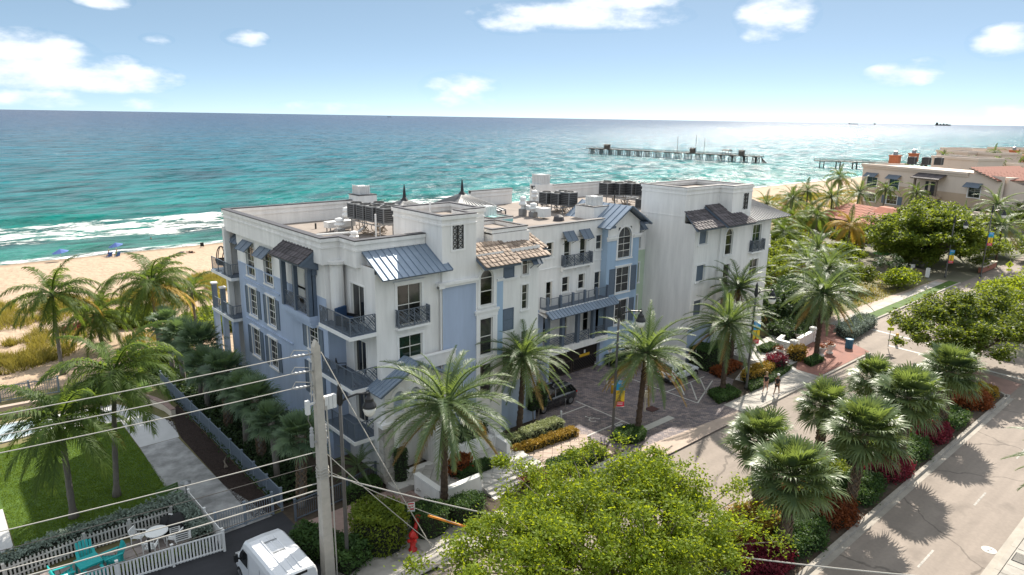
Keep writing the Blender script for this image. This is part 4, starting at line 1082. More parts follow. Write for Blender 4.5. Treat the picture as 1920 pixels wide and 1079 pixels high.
mb = MB(); ledge(mb, TW, 24.2, 27.3, 11.5, .34, .3); mb.box(24.2, 24.6, 34.1, 34.6, 11.5, 11.82); ledge(mb, TW, 27.2, 29.2, 9.2, .3, .16); pbox(mb, TW, 27.3, 29.15, 8.96, 9.19, -.08, 0); ledge(mb, TW, 29.12, 29.65, 11.25, .2, .1); ledge(mb, FR, 29.66, 31.0, 11.12, .2, .14)
pbox(mb, TW, 27.3, 27.55, 3.0, 9.0, -.09, 0); pbox(mb, TW, 28.9, 29.1, 3.0, 9.0, -.09, 0); mb.build('cornice', 'trim_white', B)
mb = MB(); mb.tube([(24.5, 34.45, 11.4), (24.5, 34.45, 5)], .06, 8); mb.build('downpipe', 'stucco', B)
def juliet(pl, u0, u1, z, h=1.1, out=.35, n=2, brackets=0):
    s = MB(); pbox(s, pl, u0-.05, u1+.05, z-.16, z-.02, -out-.04, .0)
    for k in range(brackets):
        u = u0+(u1-u0)*(k+.0)/(max(brackets-1, 1)); pbox(s, pl, u-.07, u+.07, z-.42, z-.161, -out*.6, 0)
    s.build('balcony_slab', 'trim_white', B)
    a, b, c, d = pl.p(u0, 0, 0), pl.p(u0, 0, -out), pl.p(u1, 0, -out), pl.p(u1, 0, 0)
    railing(B, [a[:2], b[:2], c[:2], d[:2]], z, h, 'lattice', (u1-u0)/n+.05, m='rail')
juliet(FR, 21.25, 23.5, F4, 1.1)
# tower vent grille
def grille(pl, u0, u1, z0, z1, panes=2):
    o = MB(); pbox(o, pl, u0, u1, z0, z1, .08, .1); o = o.build('vent_grille', 'stucco', B)
    w = (u1-u0)/panes
    for k in range(panes):
        mb = MB(); a, b = u0+k*w, u0+(k+1)*w
        for u in (a, b-.05): pbox(mb, pl, u, u+.05, z0, z1, .0, .04)
        m_ = 4; h = (z1-z0)/m_
        for j in range(m_+1): pbox(mb, pl, a+.05, b-.05, z0+j*h-.02 if j else z0, min(z0+j*h+.02, z1), .0, .04)
        for j in range(m_):
            mb.bar(pl.p(a, z0+j*h, .02), pl.p(b, z0+(j+1)*h, .02), .035); mb.bar(pl.p(a, z0+(j+1)*h, .02), pl.p(b, z0+j*h, .02), .035)
        mb.build('lattice_panel', 'black_metal', o)
    mb = MB()
    for a, b, c, d in ((u0-.14, u0, z0-.14, z1+.14), (u1, u1+.14, z0-.14, z1+.14), (u0, u1, z1, z1+.14), (u0, u1, z0-.14, z0)): pbox(mb, pl, a+.001, b-.001, c, d, -.03, .02)
    mb.build('surround', 'trim_white', o)
grille(TW, 25.4, 26.28, 13.85, 15.4)
# near tower body above the roof: front block and wider rear block
def mass(x0, x1, y0, y1, z0, z1, m='stucco'): return box_walls(MB(), x0, x1, y0, y1, z0, z1).build('tower_block', m, B)
mb = MB()
mb.quad((24.6, 34.4, 13.2), (24.6, 40.0, 13.2), (24.6, 40.0, 15.5), (24.6, 34.4, 15.5)); mb.quad((27.3, 34.4, 13.2), (27.3, 36.2, 13.2), (27.3, 36.2, 15.5), (27.3, 34.4, 15.5))
mb.quad((27.3, 36.2, 13.2), (29.4, 36.2, 13.2), (29.4, 36.2, 15.5), (27.3, 36.2, 15.5)); mb.quad((29.4, 36.2, 13.2), (29.4, 40.0, 13.2), (29.4, 40.0, 15.5), (29.4, 36.2, 15.5)); mb.quad((29.4, 40, 13.2), (24.6, 40, 13.2), (24.6, 40, 15.5), (29.4, 40, 15.5))
mb.build('tower_block', 'stucco', B)
MB().poly([(24.6, 34.4, 15.45), (27.3, 34.4, 15.45), (27.3, 36.2, 15.45), (29.4, 36.2, 15.45), (29.4, 40, 15.45), (24.6, 40, 15.45)]).build('tower_roof', 'roofing', B)
parapet(B, [(24.74, 34.54), (27.16, 34.54), (27.16, 36.34), (29.26, 36.34), (29.26, 39.86), (24.74, 39.86)], 15.5, 16.0, .28, True, .2)
# metal lean-to roof over the corner windows
seam_roof(B, (20.0, 33.85, 12.72), (25.05, 33.85, 12.72), (25.05, 36.3, 14.12), (20.0, 36.3, 14.12), 11)
mb = MB(); mb.ext([(20.3, 34.0, 12.6), (20.3, 36.3, 12.6), (20.3, 36.3, 13.9)], (.2, 0, 0)); mb.build('gable_cheek', 'stucco', B)
# tiled roofs right of the near tower
tile_roof(B, (27.3, 33.4, 12.55), (30.4, 33.4, 12.55), (30.4, 35.6, 13.75), (27.3, 35.6, 13.75), 6, 8)
tile_roof(B, (30.4, 33.9, 12.62), (33.6, 33.9, 12.62), (32.3, 35.9, 13.72), (30.4, 35.9, 13.72), 5, 8)
tile_roof(B, (33.0, 35.0, 12.9), (34.4, 35.0, 12.9), (34.4, 38.6, 14.3), (33.0, 38.6, 14.3), 8, 4)
tile_roof(B, (34.0, 38.2, 12.75), (34.0, 35.0, 12.75), (33.0, 35.0, 13.35), (33.0, 38.2, 13.35), 3, 8)
mb = MB(); box_walls(mb, 29.6, 33.0, 35.5, 39.2, 13.2, 14.25); mb.build('roof_block', 'stucco', B)
parapet(B, [(29.7, 35.7), (32.8, 35.7), (32.8, 39.1), (29.7, 39.1)], 14.25, 14.55, .2, True, .12, steps=False)
MB().box(29.6, 32.9, 35.6, 39.2, 14.2, 14.3).build('roof_surface', 'roofing', B)
awning(B, FR, 32.2, 33.1, 12.55, .5, .5)
# -- roof deck and parapets
MB().poly([(18.8, 38.4, DECK), (20, 38.4, DECK), (20, 34.7, DECK), (33.2, 34.7, DECK), (33.2, 40.05, DECK), (52.3, 40.05, DECK), (52.3, 34.7, DECK), (65.6, 34.7, DECK), (65.6, 55, DECK), (18.8, 55, DECK)]).build('roof_deck', 'roofing', B)
parapet(B, [(29.6, 54.7), (18.55, 54.7), (18.55, 38.35), (19.75, 38.35), (19.75, 36.35), (24.55, 36.35)], 13.1, 14.72, .3, name='parapet')
mb = MB(); box_walls(mb, 29.4, 31.2, 53.4, 55.1, 13.2, 15.05); mb.build('roof_block', 'stucco', B); parapet(B, [(29.5, 53.5), (31.1, 53.5), (31.1, 55), (29.5, 55)], 15.05, 15.2, .2, True, .1, steps=False)
parapet(B, [(42.5, 54.6), (48.0, 54.6)], 13.1, 14.75, .3); parapet(B, [(51.2, 54.8), (63.0, 54.8), (63.0, 46.0)], 13.1, 14.75, .3)
mb = MB(); box_walls(mb, 51.4, 53.4, 53.9, 55.4, 13.2, 15.0); mb.build('roof_block', 'stucco', B)
mb = MB(); mb.box(18.8, 65.5, 55.0, 55.3, -.1, 13.19); mb.box(65.3, 65.6, 34.9, 55.0, -.1, 13.19); mb.build('wall', 'stucco', B)
parapet(B, [(33.4, 40.14), (46.2, 40.14)], 13.1, 13.42, .26, steps=False)
mb = MB(); box_walls(mb, 45.9, 48.3, 41.0, 43.3, 13.2, 14.2); mb.build('roof_block', 'stucco', B); parapet(B, [(46, 41.1), (48.2, 41.1), (48.2, 43.2), (46, 43.2)], 14.2, 14.32, .2, True, .1, steps=False)
mb = MB(); box_walls(mb, 34.6, 37.0, 41.8, 44.6, 13.2, 14.0); o = mb.build('roof_block', 'stucco_teal', B); parapet(B, [(34.7, 41.9), (36.9, 41.9), (36.9, 44.5), (34.7, 44.5)], 14.0, 14.15, .2, True, .1, steps=False)
# -- recessed main front
mo = [(39.1, 39.9, 10.75, 12.0), (41.2, 42.0, 9.78, 11.98), (43.15, 43.95, 9.78, 11.95), (45.2, 46.0, 10.75, 12.03), (39.2, 39.9, 6.55, 8.65), (41.1, 41.95, 7.45, 8.8), (43.1, 43.92, 7.45, 8.8), (45.2, 46.0, 6.55, 8.7)]
go = (50.75, 51.5, 6.9, 8.8); go2 = (50.75, 51.5, 10.2, 12.0); go3 = (50.75, 51.5, 3.9, 5.6)
mb = MB(); wall(mb, MAIN, 33.2, 46.1, 6.4, 13.25, mo); mb.k = 1; wall(mb, MAIN, 33.2, 39.0, -.1, 6.4); mb.k = 0
wall(mb, MAIN, 50.2, 52.3, 10.0, 13.25, [go2]); mb.k = 2; wall(mb, MAIN, 50.2, 52.3, -.1, 10.0, [go, go3])
mb.build('wall', ['stucco', 'stucco_blue', 'stucco_green'], B)
for i, q in enumerate(mo): window(B, MAIN, *q, 1, 2, trim=.12, sill=i not in (1, 2, 4, 7), name='window' if i not in (1, 2, 4, 7) else 'balcony_door')
for q in (go, go2, go3): window(B, MAIN, *q, 1, 2, trim=.12)
awning(B, MAIN, 40.95, 42.25, 12.75, .75, .7); awning(B, MAIN, 42.95, 44.25, 12.75, .75, .7); awning(B, MAIN, 50.5, 51.8, 12.55, .5, .6)
juliet(MAIN, 40.95, 44.35, 9.76, 1.0, .45, 3, 3)
mb = MB(); ledge(mb, MAIN, 33.3, 46.0, 9.72, .12, .07); mb.build('cornice', 'trim_white', B)
# balcony over the loggia with its metal skirt roof
slab_balcony(38.5, 46.1, 39.0, 39.99, 6.5)
railing(B, [(38.6, 39.98), (38.6, 39.1), (46.05, 39.1)], 6.5, .95, seg=1.25)
for k in range(6):
    x = 38.6+k*1.49; MB().box(x-.09, x+.09, 39.0, 39.2, 6.5, 7.6).build('post', 'blue_grey', B)
seam_roof(B, (38.3, 38.25, 5.95), (46.9, 38.25, 5.95), (46.9, 39.02, 6.42), (38.3, 39.02, 6.42), 22)
mb = MB(); mb.box(38.5, 46.2, 38.9, 40.9, 2.45, 2.95); mb.build('loggia_floor', 'stucco', B)
mb = MB(); wall(mb, PLY(40.9), 38.5, 46.3, 2.9, 6.4, [(39.4, 40.2, 2.96, 5.3), (42.0, 42.8, 2.96, 5.3), (44.9, 45.6, 2.96, 5.3)], .1); mb.quad((38.5, 40, 2.9), (38.5, 40.9, 2.9), (38.5, 40.9, 6.4), (38.5, 40, 6.4)); mb.quad((38.3, 39.0, 5.9), (46.2, 39.0, 5.9), (46.2, 40.9, 6.38), (38.3, 40.9, 6.38)); mb.build('loggia_wall', 'stucco', B)
for u in (39.4, 42.0, 44.9): window(B, PLY(40.9), u, u+.8, 2.96, 5.3, 1, 2, trim=.1, sill=False, name='balcony_door', d=.05)
for x in (38.7, 40.45, 42.35, 44.35, 46.05): MB().box(x-.16, x+.16, 39.0, 39.32, 2.95, 5.95).build('column', 'blue_grey', B)
for x in (38.7, 40.45, 42.35, 44.35): railing(B, [(x+.2, 39.14), (x+1.5, 39.14)], 2.95, .95, 'lattice', 1.5)
# garage gates
mb = MB(); mb.box(38.9, 39.15, 39.3, 40.6, -.1, 2.44); mb.box(45.55, 46.0, 39.25, 40.6, -.1, 2.44); mb.build('gate_pier', 'stucco_blue', B)
MB().box(39.1, 45.6, 41.4, 41.45, -.1, 2.44).build('garage_interior', 'dark_void', B)
for x0, x1 in ((39.2, 42.3), (42.4, 45.5)):
    mb = MB(); y = 39.6
    for a, b, c, d in ((x0, x0+.1, 0, 2.35), (x1-.1, x1, 0, 2.35), (x0+.1, x1-.1, 0.02, .12), (x0+.1, x1-.1, 2.25, 2.35), (x0+.1, x1-.1, 1.1, 1.22)): mb.box(a, b, y-.03, y+.03, c, d)
    g = mb.build('garage_gate', 'gate', B); mb = MB(); n = 24
    for k in range(1, n):
        x = x0+.1+(x1-x0-.2)*k/n; mb.box(x-.03, x+.03, y-.012, y+.012, 1.221, 2.249)
    mb.build('gate_bars', 'gate', g, kind='stuff')
    mb = MB()
    for k in range(-4, 13):
        a = x0+.1+(x1-x0-.2)*k/10; dx = 1.0
        for s in (1, -1):
            p = [a if s > 0 else a+dx, a+dx if s > 0 else a]; q = []
            t0, t1 = 0., 1.
            lo, hi = x0+.1, x1-.1
            f = lambda v: (v-p[0])/(p[1]-p[0])
            ts = sorted((f(lo), f(hi))); t0, t1 = max(0, ts[0]), min(1, ts[1])
            if t1 > t0: mb.bar((p[0]+(p[1]-p[0])*t0, y, .12+.98*t0), (p[0]+(p[1]-p[0])*t1, y, .12+.98*t1), .03, .02)
    mb.build('gate_lattice', 'gate', g, kind='stuff')
    MB().box(x0+.1, x1-.1, y+.03, y+.04, .1, 2.3).build('gate_mesh', 'dark_void', g)
o = MB().box(43.2, 44.5, 39.53, 39.56, 1.25, 1.5).build('gate_sign', 'yellow_paint', B)
MB().box(43.75, 43.95, 39.53, 39.56, 1.55, 1.85).build('gate_sign', 'sign_white', B)
# -- blue bay with gable
bo = [(47.4, 49.25, 9.75, 12.6, 'arch'), (47.35, 49.25, 6.55, 8.9), (47.4, 49.2, 3.5, 5.8)]
mb = MB(); wall(mb, BAY, 46.0, 50.4, 11.6, 12.9, bo); mb.k = 1; wall(mb, BAY, 46.0, 50.4, -.1, 11.6, bo); mb.k = 0
mb.poly([(46.0, 39.3, 12.9), (50.4, 39.3, 12.9), (50.4, 39.3, 13.0), (48.2, 39.3, 14.35), (46.0, 39.3, 13.0)])
mb.k = 1; mb.quad((46.0, 39.3, -.1), (46.0, 39.3, 13), (46.0, 40, 13), (46.0, 40, -.1)); mb.quad((50.4, 39.3, -.1), (50.4, 40, -.1), (50.4, 40, 13), (50.4, 39.3, 13))
mb.build('wall', ['stucco', 'stucco_skyblue'], B)
window(B, BAY, *bo[0][:4], 2, 3, arch=True, trim=.18); window(B, BAY, *bo[1], 2, 3, trim=.12, shut=2, head=True); window(B, BAY, *bo[2], 2, 3, trim=.12, shut=2)
mb = MB(); ledge(mb, BAY, 45.9, 47.2, 11.5, .36, .22); ledge(mb, BAY, 49.45, 50.5, 11.5, .36, .22); mb.build('cornice', 'trim_white', B)
seam_roof(B, (45.3, 38.5, 12.75), (45.3, 44.6, 12.75), (48.2, 44.6, 14.55), (48.2, 38.5, 14.55), 9, 'metal_roof')
seam_roof(B, (51.2, 44.6, 12.75), (51.2, 38.5, 12.75), (48.2, 38.5, 14.55), (48.2, 44.6, 14.55), 9, 'metal_roof')
mb = MB(); mb.box(45.6, 46.2, 38.6, 39.2, 12.75, 12.95); mb.box(50.2, 50.8, 38.6, 39.2, 12.75, 12.95); mb.build('corbel', 'blue_grey', B)
# -- far wing
M = lambda u: 85.5-u
SIDE = PLX(52.3)
mb = MB(); wall(mb, SIDE, 34.6, 40.0, -.1, 13.0); wall(mb, SIDE, 35.8, 40.8, 13.0, 15.7)
ro = [(52.95, 54.25, 11.1, 12.5), (52.9, 54.25, 7.65, 9.2), (52.9, 54.25, 4.4, 5.9)]
wall(mb, FR, 52.3, 56.2, 3.4, 13.0, ro); mb.k = 1; wall(mb, FR, 52.3, 56.2, -.1, 3.4); mb.k = 0
ao = [(57.0, 58.25, 9.7, 12.2, 'arch'), (57.0, 58.2, 6.25, 8.8), (57.0, 58.2, 3.2, 5.6)]
wall(mb, TW, 56.2, 58.6, -.1, 13.0, ao); wall(mb, TW, 58.6, 61.0, -.1, 15.7, [(59.45, 60.35, 13.85, 15.4)], .12)
jo = [(62.1, 63.75, F4+.03, 12.1), (62.1, 63.75, 6.9, 8.6)]
wall(mb, FR, 61.0, 65.6, -.1, 13.2, jo)
mb.quad((61.0, 34.4, -.1), (61, 34.6, -.1), (61, 34.6, 15.7), (61, 34.4, 15.7)); mb.quad((56.2, 34.4, -.1), (56.2, 34.4, 13), (56.2, 34.6, 13), (56.2, 34.6, -.1))
mb.quad((52.3, 35.8, 13), (57.6, 35.8, 13), (57.6, 35.8, 15.7), (52.3, 35.8, 15.7)); mb.quad((57.6, 35.8, 13), (57.6, 34.4, 13), (57.6, 34.4, 15.7), (57.6, 35.8, 15.7)); wall(mb, TW, 57.6, 58.6, 13.0, 15.7)
mb.quad((61, 34.4, 13), (61, 40.8, 13), (61, 40.8, 15.7), (61, 34.4, 15.7)); mb.quad((61, 40.8, 13), (52.3, 40.8, 13), (52.3, 40.8, 15.7), (61, 40.8, 15.7))
mb.build('wall', ['stucco', 'stucco_blue'], B)
MB().poly([(52.3, 35.8, 15.65), (57.6, 35.8, 15.65), (57.6, 34.4, 15.65), (61, 34.4, 15.65), (61, 40.8, 15.65), (52.3, 40.8, 15.65)]).build('tower_roof', 'roofing', B)
parapet(B, [(52.44, 35.94), (57.74, 35.94), (57.74, 34.54), (60.86, 34.54), (60.86, 40.66), (52.44, 40.66)], 15.7, 16.12, .28, True, .2)
mb = MB()
for z, e in ((13.5, .03),):
    for a, b, c, d in ((52.3-e, 57.6, 35.8-e, 35.8), (52.3-e, 52.3, 35.8, 40.8), (57.6-e, 57.6, 34.4-e, 35.8-e), (57.6, 61+e, 34.4-e, 34.4)): mb.box(a, b, c, d, z, z+.1)
mb.build('band', 'stucco', B)
for q in ro: window(B, FR, *q, 1, 1, trim=.14, glass='shutter', split=False)
window(B, TW, *ao[0][:4], 1, 2, arch=True, trim=.18)
for q in ao[1:]: window(B, TW, *q, 1, 2, trim=.15)
grille(TW, 59.45, 60.35, 13.85, 15.4)
window(B, FR, *jo[0], 2, 3, trim=.15, sill=False, glass='glass_green'); window(B, FR, *jo[1], 2, 2, trim=.15); juliet(FR, 61.8, 64.1, F4, 1.1)
tile_roof(B, (51.0, 33.5, 12.75), (56.0, 33.5, 12.75), (56.0, 35.8, 14.0), (52.4, 35.8, 14.0), 6, 10, 'roof_tile_dark')
tile_roof(B, (55.2, 33.1, 12.75), (60.0, 33.1, 12.75), (58.6, 35.7, 14.35), (55.2, 35.7, 14.35), 7, 10, 'roof_tile_dark')
seam_roof(B, (60.4, 33.6, 12.75), (67.6, 33.6, 12.75), (65.3, 37.2, 14.3), (61.05, 37.2, 14.3), 16, 'metal_roof_pale')
seam_roof(B, (67.6, 33.6, 12.75), (67.6, 41.0, 12.75), (65.3, 38.5, 14.3), (65.3, 37.2, 14.3), 14, 'metal_roof_pale')
MB().box(65.61, 67.2, 35.2, 39.0, 9.25, 9.5).build('balcony', 'trim_white', B); railing(B, [(65.65, 35.3), (67.1, 35.3), (67.1, 38.9)], 9.5, 1.1, 'lattice', 1.4, m='white_metal')
mb = MB(); mb.tube([(59.0+.4*math.cos(a), 34.28, 1.6+.4*math.sin(a)) for a in np.linspace(0, 5.6, 14)], .035, 6); mb.build('hose_reel', 'black_metal', B)
# -- pyramid roofs with spires on the ocean side
def pyramid(cx, cy, hw, z0, z1, spire):
    m = 'metal_roof_pale'; p = [(cx-hw, cy-hw*.9, z0), (cx+hw, cy-hw*.9, z0), (cx+hw, cy+hw*.9, z0), (cx-hw, cy+hw*.9, z0)]
    o = MB().box(cx-hw+.3, cx+hw-.3, cy-hw*.9+.3, cy+hw*.9-.3, 13.2, z0).build('roof_block', 'stucco', B)
    for i in range(4):
        a, b = Vector(p[i]), Vector(p[(i+1) % 4]); t = Vector((cx, cy, z1))
        lo, hi = a.lerp(t, .97), b.lerp(t, .97)
        seam_roof(B, a, b, hi, lo, 12 if i in (0, 3) else 8, m)
    MB().lathe([(.35, 0), (.34, .12), (.16, .35), (.12, .8), (.07, 1.2), (.05, spire), (.001, spire+.15)], 8, (cx, cy, z1-.15)).build('spire', 'black_metal', B)
pyramid(32.9, 51.6, 3.1, 13.5, 14.85, 1.35); pyramid(39.4, 51.8, 3.1, 13.5, 15.0, 1.35)
# -- arched entrance porch with gable
PO = PLY(33.2)
aop = [(20.35, 22.95, .40, 3.85, 'arch'), (20.1, 20.85, 4.55, 6.0, 'arch'), (21.25, 22.0, 4.55, 6.0, 'arch'), (22.4, 23.1, 4.55, 6.0, 'arch')]
mb = MB(); wall(mb, PO, 19.5, 24.0, .3, 6.3, aop, .5); mb.poly([(19.5, 33.2, 6.3), (24, 33.2, 6.3), (21.75, 33.2, 7.35)])
mb.quad((19.5, 33.2, .3), (19.5, 33.2, 6.3), (19.5, 34.6, 6.3), (19.5, 34.6, .3)); mb.quad((24, 33.2, .3), (24, 34.6, .3), (24, 34.6, 6.3), (24, 33.2, 6.3))
mb.build('porch_wall', 'stucco', B)
mb = MB()
for o in aop[1:]:
    c, r, zt = (o[0]+o[1])/2, (o[1]-o[0])/2, o[3]-(o[1]-o[0])/2
    P = arch_pts(o[0], o[1], o[3], 10)
    for (a, b), (e, g) in zip(P, P[1:]):
        k0, k1 = 1.004, 1.55; q = [(c+(a-c)*k0, zt+(b-zt)*k0), (c+(e-c)*k0, zt+(g-zt)*k0), (c+(e-c)*k1, zt+(g-zt)*k1), (c+(a-c)*k1, zt+(b-zt)*k1)]
        mb.ext([PO.p(x, z, -.06) for x, z in q], (0, .08, 0))
    pbox(mb, PO, o[0]-.1, o[1]+.1, o[2]-.14, o[2]-.002, -.1, .0)
mb.build('arch_moulding', 'trim_white', B)
for o in aop[1:]: MB().poly([PO.p(x, z, .3) for x, z in [(o[0], o[2])]+arch_pts(o[0], o[1], o[3])+[(o[1], o[2])]]).build('opening_back', 'stucco_blue', B)
seam_roof(B, (19.0, 32.8, 6.05), (19.0, 34.55, 6.05), (21.75, 34.55, 7.55), (21.75, 32.8, 7.55), 5); seam_roof(B, (24.5, 34.55, 6.05), (24.5, 32.8, 6.05), (21.75, 32.8, 7.55), (21.75, 34.55, 7.55), 5)
mb = MB(); mb.box(19.85, 25.4, 34.1, 34.28, 6.5, 7.3); mb.box(19.85, 20.03, 34.28, 34.59, 6.5, 7.3); mb.k = 1; mb.box(19.8, 25.45, 34.05, 34.33, 7.31, 7.38); mb.build('porch_parapet', ['stucco', 'trim_white'], B)
mb = MB(); mb.box(20.4, 22.9, 37.3, 37.4, .3, 4.2); mb.box(22.9, 23.0, 33.7, 37.4, .3, 4.2); mb.build('vestibule', 'stucco', B)
MB().box(20.42, 21.7, 37.2, 37.28, .4, 3.0).build('entrance_door', 'dark_void', B); MB().box(22.1, 22.6, 37.24, 37.29, 2.5, 3.0).build('wall_lamp', 'black_metal', B)
# rusticated stone corner pilaster, stone by stone
st = MB().box(19.3, 19.95, 33.05, 33.65, .3, 4.1).build('pilaster', 'stone', B)
for k in range(8):
    z = .42+k*.46
    for s in ((0,) if k % 2 else (0, 1)):
        w = .62 if k % 2 else .3
        MB().box(19.3+s*.34, 19.3+s*.34+w, 33.0, 33.04, z, z+.42).build('stone', 'stone', st)
    MB().box(19.25, 19.29, 33.06, 33.62, z, z+.42).build('stone', 'stone', st)
mb = MB(); pbox(mb, PO, 19.15, 20.3, 3.95, 4.2, -.25, .45); pbox(mb, PO, 19.98, 20.3, .4, 3.94, -.14, .0); pbox(mb, PO, 23.0, 23.35, .4, 3.94, -.14, .0); pbox(mb, PO, 22.95, 23.5, 3.95, 4.2, -.2, .0); mb.build('porch_column', 'trim_white', B)

# ================================================================ palms
def unit(v): v = np.asarray(v, float); return v/np.linalg.norm(v)
def frond_mesh(name, m, L, elev, bend, nl, ll, a0, a1, droop, wv, rr=.035, sag=0.0, twist=.25, seed=0):
    rg = np.random.default_rng(seed); N = 15; t = np.linspace(0, 1, N)
    ang = np.radians(elev)-np.radians(bend)*t**1.5
    P = np.zeros((N, 3)); 
    for i in range(1, N):
        am = (ang[i]+ang[i-1])/2; P[i] = P[i-1]+np.array([math.cos(am), 0, math.sin(am)])*L/(N-1)
    P[:, 1] += np.sin(t*2.1)*twist*L*.12
    V, F = [], []
    for i in range(N):            # rachis: three-sided
        T = np.array([math.cos(ang[i]), 0, math.sin(ang[i])]); Nn = np.array([-T[2], 0, T[0]]); r = rr*(1-.8*t[i])+.004
        V += [P[i]+np.array([0, r*1.3, 0]), P[i]-np.array([0, r*1.3, 0]), P[i]-Nn*r*1.2]
    for i in range(N-1):
        for j in range(3): a, b, c, d = i*3+j, i*3+(j+1) % 3, (i+1)*3+(j+1) % 3, (i+1)*3+j; F += [(a, b, c), (a, c, d)]
    for s in (1, -1):
        for k in range(nl):
            u = .13+.86*(k+rg.uniform(-.2, .2))/nl; u = min(max(u, .1), .995)
            i = min(int(u*(N-1)), N-2); f = u*(N-1)-i; p = P[i]*(1-f)+P[i+1]*f; an = ang[i]*(1-f)+ang[i+1]*f
            T = np.array([math.cos(an), 0, math.sin(an)]); Nn = np.array([-T[2], 0, T[0]]); S = np.array([0, s, 0])
            a = math.radians(a0+(a1-a0)*u+rg.uniform(-6, 6)); v = math.radians(rg.uniform(8, 42))
            D = T*math.cos(a)+(S*math.cos(v)+Nn*math.sin(v))*math.sin(a); D = unit(D)
            ln = ll*(min(1, .35+u*3.2))*(1-.72*max(0, (u-.45)/.55)**1.4)*rg.uniform(.85, 1.1)
            w = wv*rg.uniform(.8, 1.2)
            mid = p+D*ln*.5+np.array([0, 0, -droop*ln*.12]); tip = p+D*ln*.93+np.array([0, 0, -droop*ln*.55])
            b = len(V); V += [p-T*w*.45, p+T*w*.45, mid+T*w*.5, mid-T*w*.5, tip]; F += [(b, b+1, b+2), (b, b+2, b+3), (b+3, b+2, b+4)]
    return raw_mesh(name, V, F, m)
def fan_mesh(name, m, elev, pet=.95, R0=.92, seg=30, droop=.35, seed=0):
    rg = np.random.default_rng(seed); e = math.radians(elev); T = np.array([math.cos(e), 0, math.sin(e)]); Nn = np.array([-math.sin(e), 0, math.cos(e)])
    hub = T*pet+np.array([0, 0, -.06*pet]); V = [np.array([0, .03, 0]), np.array([0, -.03, 0]), np.array([0, 0, -.035]), hub+[0, .013, 0], hub-[0, .013, 0], hub-Nn*.02]
    F = [(0, 1, 4), (0, 4, 3), (1, 2, 5), (1, 5, 4), (2, 0, 3), (2, 3, 5)]
    for k in range(seg):
        th = math.radians(-152+304*(k+.5)/seg+rg.uniform(-3, 3)); c = math.cos(th)
        D = T*c+np.array([0, 1, 0])*math.sin(th); fold = .22*abs(math.sin(th)); D = unit(D+Nn*(fold-.12*max(c, 0)))
        ln = R0*rg.uniform(.84, 1.08)*(.72+.28*(c+1)/2)
        W = unit(np.cross(D, Nn)); w = .038
        p1 = hub+D*ln*.5; p2 = hub+D*ln*.8+np.array([0, 0, -droop*.13]); tip = hub+D*ln+np.array([0, 0, -droop*rg.uniform(.25, .75)])
        b = len(V); V += [hub, p1+W*w+Nn*.012, p1-W*w-Nn*.012, p2+W*w*.6, p2-W*w*.6, tip]
        F += [(b, b+2, b+1), (b+1, b+2, b+4), (b+1, b+4, b+3), (b+3, b+4, b+5)]
    return raw_mesh(name, V, F, m)
LIB = {}
def lib(kind):
    if kind in LIB: return LIB[kind]
    out = []
    if kind.startswith('date'):
        m = 'leaf_date'
        for i, (e, b) in enumerate(((84, 42), (70, 55), (55, 62), (40, 62), (24, 60), (8, 55), (-12, 42), (-34, 28))):
            out.append([frond_mesh('frond', m if not (e < -20 and j) else 'leaf_date_dry', 3.4, e, b, 58, .55, 62, 28, .25, .032, .05, seed=i*3+j, twist=.25*(1-2*j)) for j in range(2)])
    elif kind.startswith('coco'):
        for i, (e, b) in enumerate(((82, 60), (64, 80), (46, 90), (28, 92), (8, 85), (-16, 62), (-42, 35))):
            mm = ['leaf_coco', 'leaf_coco'] if kind == 'coco' and i < 5 else ['leaf_coco', 'leaf_coco_yellow'] if kind == 'coco' else ['leaf_coco_yellow', 'leaf_coco'] if i < 3 else ['leaf_coco_yellow']*2
            out.append([frond_mesh('frond', mm[j], 3.5, e, b, 50, .85, 64, 30, 1.1, .058, .045, seed=40+i*3+j, twist=.5*(1-2*j)) for j in range(2)])
    else:
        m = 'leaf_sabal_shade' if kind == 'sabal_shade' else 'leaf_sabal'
        for i, e in enumerate((86, 68, 50, 32, 14, -6, -30, -56)):
            out.append([fan_mesh('frond', m, e, seed=80+i*3+j, droop=.25+.04*i) for j in range(2)])
    LIB[kind] = out; return out
